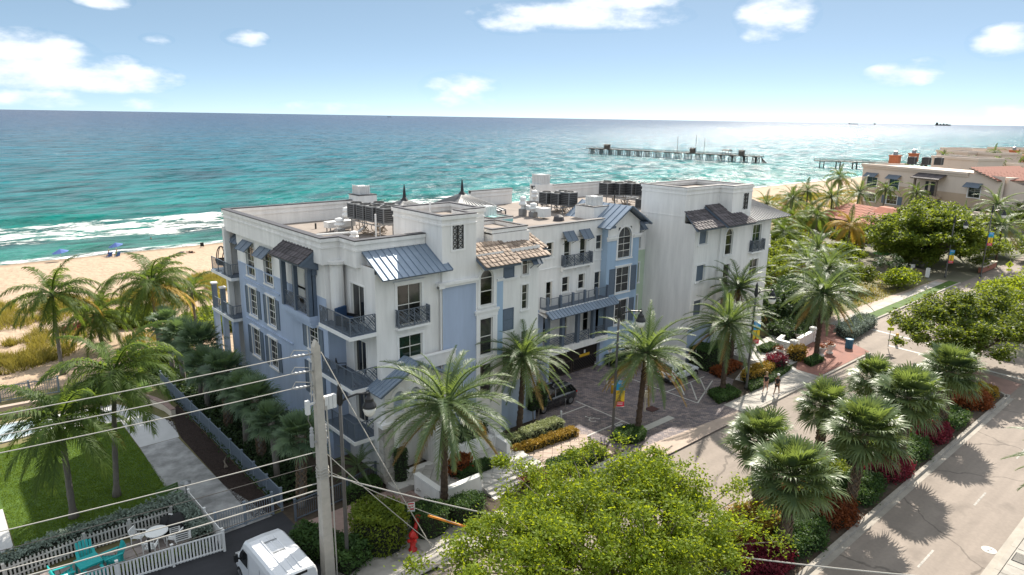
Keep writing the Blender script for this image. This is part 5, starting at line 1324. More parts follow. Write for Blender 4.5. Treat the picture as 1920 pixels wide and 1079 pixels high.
def palm(kind, name, base, top, L, n, label, group=None, seed=1, rb=.2, rt=.16, boots=False, wind=0.0, tm=None, emin=-40, sk=.62):
    rg = random.Random(seed); t = thing(name, label, 'palm', base, 0, group); bx, by, bz = base; tx, ty, tz = top
    # trunk
    mb = MB(); N = 34 if kind.startswith('date') else 22; pts, rad = [], []
    lean = rg.uniform(-.12, .12)
    for i in range(N):
        f = i/(N-1); c = math.sin(f*math.pi)*lean
        pts.append((tx*f+bx*(1-f)+c, ty*f+by*(1-f)+c*.6, bz+(tz-bz)*f-.1*(i == 0)))
        r = rb+(rt-rb)*min(1, f*1.15)+(.12 if i == 0 else .05 if i == 1 else 0)
        if kind.startswith('date'): r *= (1.0 if i % 2 else .84)+(max(0, f-.88)*1.6)
        elif kind.startswith('coco'): r *= 1.0 if i % 2 else .94
        rad.append(r)
    mb.tube(pts, rad, 9, True, .12 if kind.startswith('date') else .05, rg)
    tk = mb.build('trunk', tm or ('trunk_date' if kind.startswith('date') else 'trunk_grey' if kind.startswith('coco') else 'trunk_palm'), t, smooth=not kind.startswith('date'))
    W = Vector(base); tp = Vector(top)-W
    if boots:
        bm = MB(); rows = int((tz-bz-.5)/.2)
        for r in range(rows):
            f = (r+1.5)/(rows+1); z = bz+.45+(tz-bz-.5)*f; cx, cy = tx*f+bx*(1-f), ty*f+by*(1-f); rr = rb+(rt-rb)*f
            for k in range(5):
                a = 2*math.pi*(k+.5*(r % 2))/5+rg.uniform(-.15, .15); ca, sa = math.cos(a), math.sin(a)
                for s in (-1, 1):
                    p = Vector((cx+ca*rr*.95-sa*.11*s, cy+sa*rr*.95+ca*.11*s, z-.16)); q = Vector((cx+ca*(rr+.12), cy+sa*(rr+.12), z+.12)); bm.bar(p, q, .075, .035)
        bm.build('leaf_boots', 'boot', tk, kind='stuff')
    # fronds: golden-angle spiral from upright young ones to hanging old ones
    lb = lib(kind); nb = len(lb); es = {'date': (84, 70, 55, 40, 24, 8, -12, -34), 'coco': (82, 64, 46, 28, 8, -16, -42), 'saba': (86, 68, 50, 32, 14, -6, -30, -56)}[kind[:4]]
    for k in range(n):
        f = (k+.5)/n; e = 86-(86-emin)*f**sk*1.0 if kind[:4] != 'saba' else 88-122*f**.85
        e += rg.uniform(-7, 7); i = min(range(nb), key=lambda q: abs(es[q]-e)); a = k*2.39996+rg.uniform(-.25, .25)
        if wind: a = a+wind*math.sin(a-3.6)*.5
        me = lb[i][0 if rg.random() < (.93 if kind == 'coco' else .55) else 1]
        s = L/(3.4 if kind.startswith('date') else 3.5 if kind.startswith('coco') else 1.8)*rg.uniform(.86, 1.08)*(.8 if e > 74 else 1)
        r0 = rt*.55 if kind[:4] != 'saba' else .1
        piece('frond', me, t, (tp.x+math.cos(a)*r0, tp.y+math.sin(a)*r0, tp.z-.28*f+(.1 if kind[:4] == 'saba' else 0)), (rg.uniform(-.18, .18), rg.uniform(-.08, .08), a), s)
    return t
g_d = 'tall date palms along the street'
palm('date', 'date_palm', (20.55, 28.75, 0), (20.85, 28.9, 6.7), 4.3, 66, 'date palm in front of the arched entrance, by the white terrace wall', g_d, 1, .24, .2)
palm('date', 'date_palm', (30.45, 33.44, 0), (30.6, 33.2, 6.1), 3.7, 60, 'date palm between the gold hedge and the black car', g_d, 2, .24, .2)
palm('date', 'date_palm', (37.3, 28.2, 0), (37.65, 28.1, 6.2), 4.2, 64, 'date palm in the kerbed island beside the banner lamp post', g_d, 3, .24, .2)
palm('date', 'date_palm', (48.7, 28.4, 0), (49.0, 28.6, 6.1), 4.0, 62, 'date palm in the square green hedge bed near the white car', g_d, 4, .24, .2)
palm('date', 'date_palm', (56.3, 32.3, 0), (55.9, 31.9, 7.4), 3.7, 52, 'date palm against the far white wing, behind another date palm', g_d, 5, .24, .2)
palm('date', 'date_palm', (63.9, 27.7, 0), (64.6, 28.0, 6.3), 4.5, 60, 'large grey-green date palm by the white planters and red plaza', g_d, 6, .26, .22)
palm('date', 'date_palm', (77.5, 33.0, 0), (77.2, 33.4, 6.2), 4.0, 50, 'date palm behind the large one at the park corner', g_d, 16, .24, .2)
g_c = 'coconut palms of the beach side garden'
palm('coco', 'coconut_palm', (7.98, 67.2, 0), (8.05, 67.2, 7.2), 4.4, 30, 'tall slim coconut palm on the dune, farthest west', g_c, 7, .17, .13, wind=.5)
palm('coco', 'coconut_palm', (12.0, 71.5, 0), (11.8, 72.0, 3.6), 4.2, 34, 'short bushy coconut palm on the dune path', g_c, 8, .2, .16, wind=.4)
palm('coco', 'coconut_palm', (15.5, 66.2, 0), (15.25, 65.4, 7.4), 4.5, 34, 'tall coconut palm by the beach with a twin trunk beside it', g_c, 9, .17, .13, wind=.5)
palm('coco', 'coconut_palm', (16.2, 68.6, 0), (16.5, 68.8, 7.0), 3.6, 24, 'second trunk of the twin coconut palms by the beach', g_c, 10, .16, .12, wind=.5)
palm('coco', 'coconut_palm', (19.7, 68.9, 0), (19.5, 68.9, 5.3), 2.9, 24, 'small coconut palm beside the seaward balconies', g_c, 11, .15, .12, wind=.4)
palm('coco', 'coconut_palm', (4.43, 41.5, 0), (4.4, 40.7, 6.3), 3.9, 34, 'leaning coconut palm with one yellowed frond on the lawn', g_c, 12, .19, .14, wind=.2)
palm('coco', 'coconut_palm', (6.78, 42.45, 0), (7.5, 42.55, 7.7), 4.0, 34, 'upright coconut palm on the lawn nearest the concrete path', g_c, 13, .17, .13, wind=.2)
g_s = 'sabal palms in a row along the blue wall'
SB = [((15.1, 60.8), 4.6), ((15.07, 57.5), 4.4), ((15.2, 53.9), 4.6), ((14.8, 51.1), 3.8), ((14.8, 46.7), 4.7), ((14.75, 43.4), 4.3), ((14.9, 41.0), 4.5), ((14.6, 37.9), 4.1), ((14.6, 34.5), 4.4)]
SL = ['sabal palm at the seaward end of the row by the blue fence', 'second sabal palm from the sea in the fence row', 'broad sabal palm below the seaward balconies', 'low sabal palm in the middle of the fence row', 'shaggy-trunked sabal palm beside the shuttered windows', 'sabal palm two before the utility pole row end, slim smooth trunk', 'sabal palm with brown leaf boots in the fence row', 'short pale-topped sabal palm next to the last of the row', 'sabal palm with rough boots right behind the utility pole']
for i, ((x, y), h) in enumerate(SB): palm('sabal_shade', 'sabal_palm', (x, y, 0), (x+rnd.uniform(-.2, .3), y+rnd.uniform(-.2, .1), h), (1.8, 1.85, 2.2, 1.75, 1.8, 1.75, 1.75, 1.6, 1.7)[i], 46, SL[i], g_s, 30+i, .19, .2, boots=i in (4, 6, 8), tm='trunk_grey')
g_m = 'round-headed sabal palms on the median'
MP = [((34.9, 17.5), 4.3, 2.2), ((31.9, 14.2), 4.5, 2.5), ((42.9, 17.6), 4.2, 2.0), ((39.0, 13.9), 4.6, 2.5), ((50.4, 17.5), 4.2, 2.0), ((47.1, 14.1), 4.8, 2.5), ((55.6, 14.2), 4.5, 2.5)]
ML = ['median sabal palm on the building side, closest to the camera', 'sabal palm behind the big bright green tree on the median', 'small median sabal palm on the building side beside the driveway mouth', 'round sabal palm with a criss-cross trunk over the dark green and rust shrubs', 'median sabal palm on the building side, farthest along', 'round sabal palm over the maroon shrubs on the median', 'broad sabal palm at the far end of the median']
for i, ((x, y), h, L) in enumerate(MP): palm('sabal', 'sabal_palm', (x+(.2 if i in (3, 5) else 0), y, 0), (x+(.9 if i == 3 else 0), y, h), L, 64, ML[i], g_m, 50+i, .2, .2, boots=True)
g_b = 'palms beyond the building towards the pier'
BP = [('date', 143, 71.3, 6.5, 3.6), ('coco', 146, 69.3, 8.0, 3.0), ('date', 137, 74.0, 5.2, 3.2), ('date', 146.6, 64.1, 7.0, 3.8), ('date', 159, 64.4, 7.2, 3.8), ('coco', 176, 76, 9, 3.6), ('coco', 114, 58.1, 5.0, 3.6), ('coco', 122, 60.0, 5.2, 3.4), ('coco', 126, 57.5, 5.4, 3.4), ('coco_y', 117.5, 48.0, 5.6, 3.6), ('coco', 180, 66.5, 6.6, 3.0), ('coco', 177, 58.5, 6.6, 3.0), ('date', 134, 36.0, 6.4, 3.6), ('date', 150, 35.5, 8.0, 3.8), ('date', 131, 30.0, 6.6, 3.6), ('date', 83.6, 38.6, 5.2, 3.5), ('date', 97, 44.0, 4.8, 3.2), ('coco', 108, 54.5, 4.6, 3.2), ('date', 160, 30.5, 7, 3.6), ('coco', 150, 75, 5.0, 3.2), ('coco', 133, 62, 4.6, 3.3)]
BL = ['date palm standing alone above the far dune grass', 'thin tall coconut palm beside the far date palm', 'palm just past the white wing roof, by the sand', 'date palm before the far beach strip', 'date palm against the cream building corner', 'palm rising behind the near corner of the cream building', 'dark coconut palm just beyond the metal hip roof', 'dark shaggy coconut palm left of the yellowing one', 'coconut palm between the shaggy palm and the yellowing one', 'yellow and orange coconut palm in front of the red tiled roof', 'slender palm before the blue awnings of the cream building', 'slender palm beside the balcony of the cream building', 'grey-green date palm in front of the cream building east part', 'taller date palm by the brown gabled roof', 'date palm above the farthest street banner', 'date palm in the dark thicket beside the far wing', 'feathery palm in the bright green thicket', 'palm low in the thicket behind the bright bushes', 'date palm at the far street bend', 'coconut palm low on the far dune', 'bushy palm beside the far dune grass']
for i, (k, x, y, h, L) in enumerate(BP):
    palm(k, 'coconut_palm' if k[0] == 'c' else 'date_palm', (x, y, -.1), (x+rnd.uniform(-.3, .3), y+rnd.uniform(-.3, .3), h), L*1.3, 24 if k[0] == 'c' else 34, BL[i], g_b, 70+i, .2, .16, wind=.3)
for i, (x, y, h) in enumerate(((262, 80, 12), (270, 74, 10.5), (262, 64, 11), (283, 71, 13.2), (275, 60, 12.5), (292, 66, 12), (282, 54, 11.5), (218, 74.5, 9.5))):
    palm('coco', 'coconut_palm', (x, y, -.1), (x, y, h), 3.4, 16, ['small far palm behind the flat cream roofs', 'far palm tuft over the cream penthouse', 'far palm between two cream roofs', 'tallest of the far palms against the sea', 'dark far palm by the last roof block', 'far palm at the end of the roofline', 'far palm over the rust coloured roofs', 'palm in front of the pier root'][i], 'distant palms over the rooftops', 100+i, .2, .15)
palm('date', 'date_palm', (40.2, 4.1, 0), (39.9, 4.0, 6.6), 3.3, 44, 'palm at the near pavement with only frond tips in the picture', None, 120, .24, .2)
# small fan palms in the shaded strip
def small_palm(base, L, n, h, label, seed):
    palm('date', 'pygmy_palm', base, (base[0], base[1], h), L, n, label, None, seed, .09, .08, emin=-10)
small_palm((18.1, 34.2, 0), 1.7, 26, 1.6, 'small feathery palm in the corner below the lowest balcony', 130)

# ================================================================ broadleaf trees, shrubs, hedges
def tree(name, base, crown, rad, nleaf, label, m='leaf_tree', group=None, seed=1, ls=.14, tr=.2, nclump=90, bark='bark', forks=5, spread=.55, flat=0.0, gap=.5, low=.35, rag=.12):
    rg = np.random.default_rng(seed); rr = random.Random(seed); t = thing(name, label, 'tree', base, 0, group)
    b, c, ra = Vector(base), Vector(crown), np.array(rad)
    d = rg.normal(size=(nclump, 3)); d /= np.linalg.norm(d, axis=1)[:, None]; d[:, 2] = np.where(d[:, 2] < -low, -d[:, 2]*.5, d[:, 2])
    r = rg.uniform(.45, 1, nclump)**.6; C = np.array(crown)+d*ra*r[:, None]*(1+rag*rg.normal(size=(nclump, 1)))
    fk = Vector((b.x+(c.x-b.x)*.35, b.y+(c.y-b.y)*.35, b.z+max(.5, (c.z-ra[2]*.9-b.z)*.8)))
    mb = MB(); mb.tube([b-Vector((0, 0, .15)), b.lerp(fk, .5)+Vector((rr.uniform(-.15, .15), rr.uniform(-.15, .15), 0)), fk], [tr*1.35, tr*1.05, tr], 9); tk = mb.build('trunk', bark, t, smooth=True)
    # boughs: clumps grouped by direction
    k = max(forks, 3); ang = np.arctan2(d[:, 1], d[:, 0]); grp = ((ang+math.pi)/(2*math.pi)*k).astype(int) % k
    for g in range(k):
        idx = np.nonzero(grp == g)[0]
        if not len(idx): continue
        mb = MB(); mid = Vector(C[idx].mean(0)); hub = fk.lerp(mid, .55)+Vector((0, 0, -.12*ra[2])); q = fk.lerp(hub, .5)+Vector((rr.uniform(-.3, .3), rr.uniform(-.3, .3), .1))
        mb.tube([fk, q, hub], [tr*.72, tr*.55, tr*.42], 7)
        for j in idx:
            p = Vector(C[j]); s = hub.lerp(p, .45)+Vector((rr.uniform(-.35, .35), rr.uniform(-.35, .35), rr.uniform(-.1, .35))); mb.tube([hub, s, p], [tr*.30, tr*.17, .018], 5, False)
        mb.build('limb', bark, t, smooth=True)
    w = rg.uniform(.35, 1.0, nclump)*(.6+.8*rg.random(nclump)); cnt = (nleaf*w/w.sum()).astype(int)
    pts = []; 
    for j in range(nclump):
        rc = spread*(.6+.8*rg.random()); q = rg.normal(size=(cnt[j], 3))*np.array([rc, rc, rc*(.62-flat)])*.62; pts.append(C[j]+q)
    P = np.concatenate(pts); V, F = leaf_quads(P-np.array(base), ls*rg.uniform(.6, 1.25, len(P)), .55, rg, .5)
    o = link('crown', raw_mesh('crown', V, F, m), t, kind='stuff'); return t
tree('street_tree', (21.6, 15.6, 0), (20.8, 16.9, 4.4), (6.6, 5.2, 2.0), 82000, 'big bright green spreading tree on the median, nearest of all trees', 'leaf_tree', None, 3, .088, .19, 300, 'bark_pale', 12, .50, rag=.22)
tree('street_tree', (73.6, 17.0, 0), (70.6, 17.4, 4.2), (8.2, 5.2, 2.7), 44000, 'bright green spreading tree with many bare limbs past the crosswalk', 'leaf_tree_deep', None, 4, .15, .2, 170, 'bark', 9, .62)
tree('street_tree', (88, 18.0, 0), (88, 17.6, 4.6), (6.5, 3.2, 1.7), 14000, 'second spreading tree farther along the median', 'leaf_tree', None, 5, .15, .18, 80, 'bark', 7, .6)
tree('street_tree', (100, 16.5, 0), (100, 16.5, 4.6), (6, 3, 1.6), 10000, 'third spreading tree along the median near the yellow crossing sign', 'leaf_tree', None, 6, .16, .18, 60, 'bark', 7, .6)
tree('shade_tree', (119.6, 37.3, 0), (121.5, 37.4, 5.0), (10.6, 8.2, 4.6), 60000, 'large round dark green shade tree in front of the cream building', 'leaf_tree_deep', None, 7, .24, .34, 300, 'bark_pale', 9, .95, low=.75)
tree('shade_tree', (104.5, 35.2, 0), (104.0, 36.4, 2.4), (2.6, 2.2, 1.5), 1500, 'nearly bare small tree beside the green parasol', 'leaf_dark', None, 8, .14, .09, 36, 'bark_pale', 7, .3)
BU = [(79, 36.6, 3.4, 4.4, 3.2, 1.9, 'leaf_dark', 'dark thicket under the date palms past the far wing'), (88, 43, 3.0, 6, 5, 2.2, 'leaf_bright', 'bright green thicket beside the metal hip roof'), (99, 49, 3.2, 6, 5, 2.2, 'leaf_bright', 'yellow-green thicket beneath the yellowing palm'), (94, 38.6, 2.6, 4.5, 3.4, 1.7, 'leaf_tree_deep', 'sea grape thicket between palm and park path'), (108, 45.5, 2.6, 4.5, 4, 1.7, 'leaf_tree', 'bright bush in front of the red tiled house'), (70.5, 36.4, 2.2, 3.2, 2.6, 1.8, 'leaf_dark', 'dark bush by the far wing corner'), (128, 39, 3.0, 5, 4, 2.2, 'leaf_tree_deep', 'bush at the foot of the large shade tree'), (139, 33, 2.4, 4.5, 3, 1.8, 'leaf_tree_deep', 'bush beside the farthest lamp post'), (101.5, 33.8, 1.6, 3.2, 1.2, 1.2, 'leaf_tree', 'sunlit bush beside the park wall'),
      (84, 49, 3.0, 5, 4, 2.0, 'leaf_tree', 'sunlit thicket seaward of the bright green one'), (113, 57, 2.6, 6, 4, 2.0, 'leaf_bright', 'bright thicket below the dark shaggy palms'), (126, 50, 2.6, 5, 4, 1.9, 'leaf_tree_deep', 'green thicket at the corner of the red tiled house'), (96, 56, 2.4, 6, 3.4, 1.7, 'leaf_bright', 'low bright thicket on the dune side of the park'), (134, 64, 2.2, 6, 4, 1.7, 'leaf_tree_deep', 'thicket under the date palms before the far beach'), (160, 52, 2.6, 4, 6, 2.0, 'leaf_tree_deep', 'bush at the foot of the cream house'), (156, 27, 4.0, 6, 5, 3.0, 'leaf_tree_deep', 'tree mass at the far street bend'), (140, 26, 3.0, 5, 3.4, 2.4, 'leaf_tree_deep', 'rounded tree between the farthest lamp post and the street'), (178, 36, 4.0, 6, 6, 3.0, 'leaf_tree_deep', 'dark tree below the brown gabled roof'), (176, 47, 3.0, 4, 5, 2.2, 'leaf_dark', 'dark shrubs along the cream house front')]
for i, (x, y, z, rx, ry, rz, m, lab) in enumerate(BU): tree('bush', (x, y, -.1), (x, y, z*.75), (rx, ry, rz*1.0), int(2300*rx), lab, m, 'thickets in the park past the building', 200+i, .19, .12, 55, 'bark', 6, .75)
for i, (x, y, lean, lab) in enumerate(((72.5, 33.5, 1.2, 'twisted dark trunk of the thicket nearest the far wing'), (75.5, 34.6, -.8, 'second twisted trunk in the dark thicket'), (78.8, 33.4, 1.0, 'twisted trunk nearest the park path'))):
    t = thing('banyan_tree', lab, 'tree', (x, y, -.1), 0, 'twisted trunks in the dark thicket'); mb = MB(); rr = random.Random(i)
    for k in range(4): mb.tube([(x, y, -.2), (x+lean*.4*k*.5, y+rr.uniform(-.5, .5), 1.3), (x+rr.uniform(-1.6, 1.6)+lean, y+rr.uniform(-1, 1), 3.2)], [.3, .2, .07], 7)
    mb.build('trunk', 'bark', t, smooth=True)
    P = np.random.default_rng(i).normal(size=(2600, 3))*np.array([1.5, 1.2, .7])+np.array([lean*.6, 0, 3.3]); V, F = leaf_quads(P, np.full(len(P), .17)); link('crown', raw_mesh('crown', V, F, 'leaf_dark'), t, kind='stuff')
def hedge(name, label, cat, poly, z0, z1, n, m, size=.07, group=None, soft=.10, core=(.02, .03, .015), seed=3, lump=.12):
    """leafy mass filling a plan polygon between two heights: solid near-black inner box with leaves over sides and top"""
    rg = np.random.default_rng(seed); xs = [p[0] for p in poly]; ys = [p[1] for p in poly]; cx, cy = sum(xs)/len(xs), sum(ys)/len(ys)
    def inside(X, Y):
        c = np.zeros(len(X), bool); j = len(poly)-1
        for i in range(len(poly)):
            (xi, yi), (xj, yj) = poly[i], poly[j]; k = ((yi > Y) != (yj > Y)) & (X < (xj-xi)*(Y-yi)/((yj-yi) or 1e-9)+xi); c ^= k; j = i
        return c
    nt = int(n*.6); X = rg.uniform(min(xs), max(xs), nt*3); Y = rg.uniform(min(ys), max(ys), nt*3); k = inside(X, Y); X, Y = X[k][:nt], Y[k][:nt]
    h = (fbm(X*1.3, Y*1.3, seed)-.47)*lump*5
    T = np.column_stack([X, Y, z1+h*(z1-z0)*.35+rg.normal(0, soft*.4, len(X))])
    per = [(poly[i], poly[(i+1) % len(poly)]) for i in range(len(poly))]; Ls = np.array([math.dist(a, b) for a, b in per]); ns = n-nt; S = []
    for (a, b), L in zip(per, Ls):
        q = int(ns*L/Ls.sum()); u = rg.random(q); nx, ny = (b[1]-a[1])/L, -(b[0]-a[0])/L; o = rg.normal(0, soft*.6, q)
        S.append(np.column_stack([a[0]+(b[0]-a[0])*u+nx*o, a[1]+(b[1]-a[1])*u+ny*o, z0+(z1-z0)*rg.random(q)**.8]))
    P = np.concatenate([T]+S)-np.array([cx, cy, 0]); V, F = leaf_quads(P, size*rg.uniform(.6, 1.3, len(P)), .5, rg, .55)
    t = thing(name, label, cat, (cx, cy, 0), 0, group)
    link('foliage', raw_mesh('foliage', V, F, m), t, kind='stuff')
    q = [(cx+(x-cx)*.93, cy+(y-cy)*.93) for x, y in poly]; MB().prism(q, max(z0-.02, -.03), z1-soft).build('stems', 'hedge_core', t)  # one solid near-black box under the leaves
    return t
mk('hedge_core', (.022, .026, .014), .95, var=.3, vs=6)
def rectp(x0, x1, y0, y1): return [(x0, y0), (x1, y0), (x1, y1), (x0, y1)]
def blob(cx, cy, rx, ry, n=10): return [(cx+rx*math.cos(2*math.pi*i/n), cy+ry*math.sin(2*math.pi*i/n)) for i in range(n)]
def wobble(cx, cy, rx, ry, sd, n=13):
    r = random.Random(sd); return [(cx+rx*f*math.cos(2*math.pi*i/n), cy+ry*f*math.sin(2*math.pi*i/n)) for i in range(n) for f in [r.uniform(.72, 1.15)]]
gm = 'low shrubs planted along the median kerb'
MS = [(25.5, 'leaf_hedge', 'hedge', 'dark green low shrub under the big tree'), (29.8, 'leaf_maroon', 'shrub', 'maroon shrub mass closest to the camera'), (33.6, 'leaf_hedge', 'hedge', 'dark green clipped shrub after the closest maroon one'), (37.3, 'leaf_rust', 'shrub', 'rust orange shrub below the criss-cross palm trunk'), (41.0, 'leaf_hedge', 'hedge', 'clipped green shrub between the rust and maroon ones'), (45.2, 'leaf_maroon', 'shrub', 'deep maroon shrub mid median below a round palm'), (49.0, 'leaf_hedge', 'hedge', 'dark green shrub just past the mid maroon one'), (53.0, 'leaf_maroon', 'shrub', 'farther maroon shrub on the median'), (57.4, 'leaf_hedge', 'hedge', 'dark green shrub towards the far end of the median'), (62.4, 'leaf_rust', 'shrub', 'dark rust shrub at the far end of the median')]
for i, (x, m, nm, lab) in enumerate(MS):
    big = nm == 'hedge'; hedge('hedge' if big else 'croton_shrub', lab, nm, wobble(x, 14.2, 2.15 if big else 1.9, 1.15, 300+i), .0, .7 if big else .8, 5200, m, .08 if big else .095, gm, .26, seed=300+i, lump=.42)
hedge('croton_shrub', 'golden yellow shrub at the very end of the median', 'shrub', blob(65.2, 14.0, 1.2, .9), 0, .8, 2400, 'leaf_gold', .075, gm, .14, seed=312, lump=.22)
hedge('croton_shrub', 'brown-red shrub beside the golden one', 'shrub', blob(64.6, 16.2, 1.3, .9), 0, .8, 2400, 'leaf_rust', .075, gm, .14, seed=313, lump=.22)
for i, (x, y, m, lab) in enumerate(((28, 16.8, 'leaf_bright', 'light green ground shrub behind the closest maroon one'), (33.2, 16.6, 'leaf_gold', 'yellow-green ground shrub between two near palms'), (37.0, 16.4, 'leaf_rust', 'rust ground shrub in the shade of the near palms'), (41.4, 16.2, 'leaf_bright', 'light green spiky shrub behind the clipped green one'), (46.5, 16.6, 'leaf_hedge', 'dark shrub in the middle of the median bed'), (51.5, 16.0, 'leaf_bright', 'light green shrub beside the farther maroon one'), (58.5, 16.6, 'leaf_hedge', 'dark shrub on the building side of the far median'))):
    hedge('groundcover_shrub', lab, 'shrub', wobble(x, y, 2.4, 1.3, 330+i), 0, .5, 3000, m, .09, gm, .28, seed=330+i, lump=.3)
gh = 'hedges in front of the building'
th_ = hedge('hedge', 'tall dark green hedge block on bare stems beside the black car', 'hedge', rectp(32.3, 34.0, 34.1, 35.9), 1.0, 2.6, 4500, 'leaf_hedge', .07, gh, .1, seed=340)
mb = MB(); rr = random.Random(4)
for k in range(9): x, y = rr.uniform(32.4, 33.9), rr.uniform(34.2, 35.8); mb.tube([(x, y, 0), (x+rr.uniform(-.2, .2), y, .6), (x+rr.uniform(-.4, .4), y+rr.uniform(-.2, .2), 1.3)], [.05, .04, .03], 5)
mb.build('trunk', 'bark_pale', th_)
hedge('hedge', 'variegated cream and green hedge beside the date palm', 'hedge', [(29.6, 31.7), (33.2, 31.6), (33.2, 32.6), (29.8, 32.7)], 0, .95, 4200, 'leaf_cream', .07, gh, .12, seed=341)
hedge('hedge', 'cream variegated shrub at the foot of the date palm', 'hedge', blob(29.2, 32.4, .7, .5), 0, .7, 1200, 'leaf_cream', .07, gh, .12, seed=342)
hedge('croton_hedge', 'long gold and orange croton hedge along the tiled walk', 'hedge', [(27.9, 31.0), (33.6, 30.5), (33.7, 31.3), (28.0, 31.6)], 0, .55, 4800, 'leaf_gold', .065, gh, .12, seed=343, lump=.3)
hedge('hedge', 'clipped box hedge on the terrace with a pale variegated top', 'hedge', rectp(22.9, 25.4, 30.2, 31.0), .4, .95, 3200, 'leaf_hedge', .05, gh, .05, seed=344)
hedge('croton_shrub', 'dark red ti plants on the terrace behind the box hedge', 'shrub', blob(23.4, 31.1, .8, .45), .4, 1.5, 1300, 'leaf_rust', .12, gh, .2, seed=345, lump=.3)
hedge('hedge', 'dark bushy hedge under the arch end of the white garden wall', 'hedge', rectp(24.9, 27.2, 33.0, 34.0), .3, 1.9, 3400, 'leaf_dark', .09, gh, .15, seed=346)
hedge('hedge', 'green hedge between the steps and the driveway along the street', 'hedge', [(27.4, 27.2), (32.6, 27.15), (32.6, 28.2), (28.6, 28.7)], 0, .6, 5200, 'leaf_hedge', .07, gh, .12, seed=347)
hedge('croton_shrub', 'red-brown plants at the street end of the green hedge', 'shrub', blob(26.4, 27.6, .9, .5), 0, .8, 900, 'leaf_maroon', .1, gh, .2, seed=348, lump=.3)
hedge('hedge', 'rounded low hedge in the kerbed island below the palm', 'hedge', blob(36.2, 28.0, 1.35, 1.0), .05, .55, 3000, 'leaf_hedge', .06, gh, .08, seed=349)
hedge('hedge', 'square low hedge around the palm near the white car', 'hedge', [(46.3, 27.2), (49.2, 27.0), (49.9, 28.6), (47.3, 28.9)], .05, .5, 3600, 'leaf_hedge', .06, gh, .06, seed=350)
hedge('hedge', 'clipped green border around the croton bed by the walkers', 'hedge', [(50.6, 26.9), (54.5, 26.9), (58.6, 27.4), (59.2, 29.6), (53.0, 29.2)], .05, .45, 5200, 'leaf_hedge', .06, gh, .06, seed=351)
hedge('croton_shrub', 'orange and yellow croton mass inside the clipped border', 'shrub', blob(54.3, 28.4, 2.6, .7), .3, .95, 2600, 'leaf_gold', .08, gh, .16, seed=352, lump=.3)
hedge('croton_shrub', 'maroon leaved shrubs at the far end of the croton bed', 'shrub', blob(57.6, 28.5, 1.3, .8), .3, 1.2, 1400, 'leaf_maroon', .09, gh, .2, seed=353, lump=.3)
hedge('hedge', 'dark cube hedge beside the white car', 'hedge', rectp(51.9, 54.0, 32.0, 34.0), 0, 1.9, 4200, 'leaf_hedge', .07, gh, .08, seed=354)
hedge('croton_shrub', 'brown-orange crotons in the bed behind the date palm', 'shrub', [(51.4, 30.3), (55.4, 30.6), (55.6, 31.8), (51.8, 31.6)], 0, .5, 2200, 'leaf_rust', .08, gh, .15, seed=355, lump=.3)
hedge('hedge', 'dark hedge along the far wing behind the cube hedge', 'hedge', rectp(54.6, 56.8, 32.6, 34.1), 0, 1.5, 2400, 'leaf_dark', .09, gh, .15, seed=356)
hedge('hedge', 'small clipped hedge on the far terrace', 'hedge', rectp(59.6, 62.2, 30.6, 31.6), .4, .9, 2200, 'leaf_hedge', .06, gh, .06, seed=357)
hedge('hedge', 'low hedge at the foot of the large date palm', 'hedge', [(60.6, 26.6), (63.0, 26.5), (63.6, 27.6), (61.2, 27.6)], .0, .45, 2200, 'leaf_hedge', .06, gh, .06, seed=358)
hedge('croton_shrub', 'golden ornamental grass beside the large date palm', 'shrub', blob(61.8, 28.6, 1.1, .7), 0, 1.1, 1500, 'leaf_gold', .1, gh, .2, seed=359, lump=.3)
hedge('hedge', 'dark clipped planting in the bed right of the garage gate', 'hedge', [(46.2, 37.6), (50.6, 37.4), (50.6, 39.2), (46.2, 39.1)], 0, .9, 4200, 'leaf_dark', .08, gh, .15, seed=360)
hedge('hedge', 'grey-green shrub mass between the bin and the street sign', 'hedge', [(71.5, 27.6), (79.5, 28.2), (80.0, 30.2), (72.6, 29.8)], 0, 1.0, 5200, 'leaf_silver', .09, gh, .2, seed=361, lump=.3)
hedge('hedge', 'dark shrubs along the path behind the blue bin', 'hedge', [(64.5, 31.4), (71.0, 31.2), (72, 33.4), (66, 34)], 0, 1.5, 3600, 'leaf_dark', .11, gh, .25, seed=362, lump=.3)
gw = 'bushes around the utility pole'
hedge('bush', 'rounded glossy green bush in front of the brick path', 'bush', blob(16.2, 28.6, 1.35, 1.5), 0, 1.9, 6500, 'leaf_bright', .085, gw, .25, seed=370, lump=.25)
hedge('bush', 'dark rounded bush beside the red hydrant', 'bush', blob(18.9, 27.9, 1.1, 1.0), 0, 1.3, 3000, 'leaf_hedge', .06, gw, .1, seed=371)
hedge('bush', 'dark shrub at the corner of the white terrace wall', 'bush', blob(21.2, 27.6, 1.2, .8), 0, 1.1, 2600, 'leaf_hedge', .07, gw, .15, seed=372)
hedge('hedge', 'loose green hedge between the van and the utility pole', 'hedge', [(12.3, 30.8), (13.4, 31.6), (15.2, 27.6), (13.6, 27.0)], 0, 1.0, 5200, 'leaf_hedge', .085, gw, .22, seed=373, lump=.3)
hedge('hedge', 'low dark hedge in front of the lowest balcony railing', 'hedge', [(16.6, 32.9), (19.0, 33.0), (19.0, 33.9), (17.0, 34.0)], 0, .8, 2400, 'leaf_hedge', .07, gw, .14, seed=374)
hedge('bush', 'small low shrub beside the brick path', 'bush', blob(18.6, 30.0, .8, .55), 0, .35, 1000, 'leaf_hedge', .06, gw, .1, seed=375)
hedge('hedge', 'dark understorey shrubs below the sabal row', 'hedge', [(13.75, 35.5), (16.4, 35.2), (16.6, 62), (13.75, 62)], 0, .55, 15000, 'leaf_dark', .12, 'understorey planting', .3, seed=376, lump=.4)
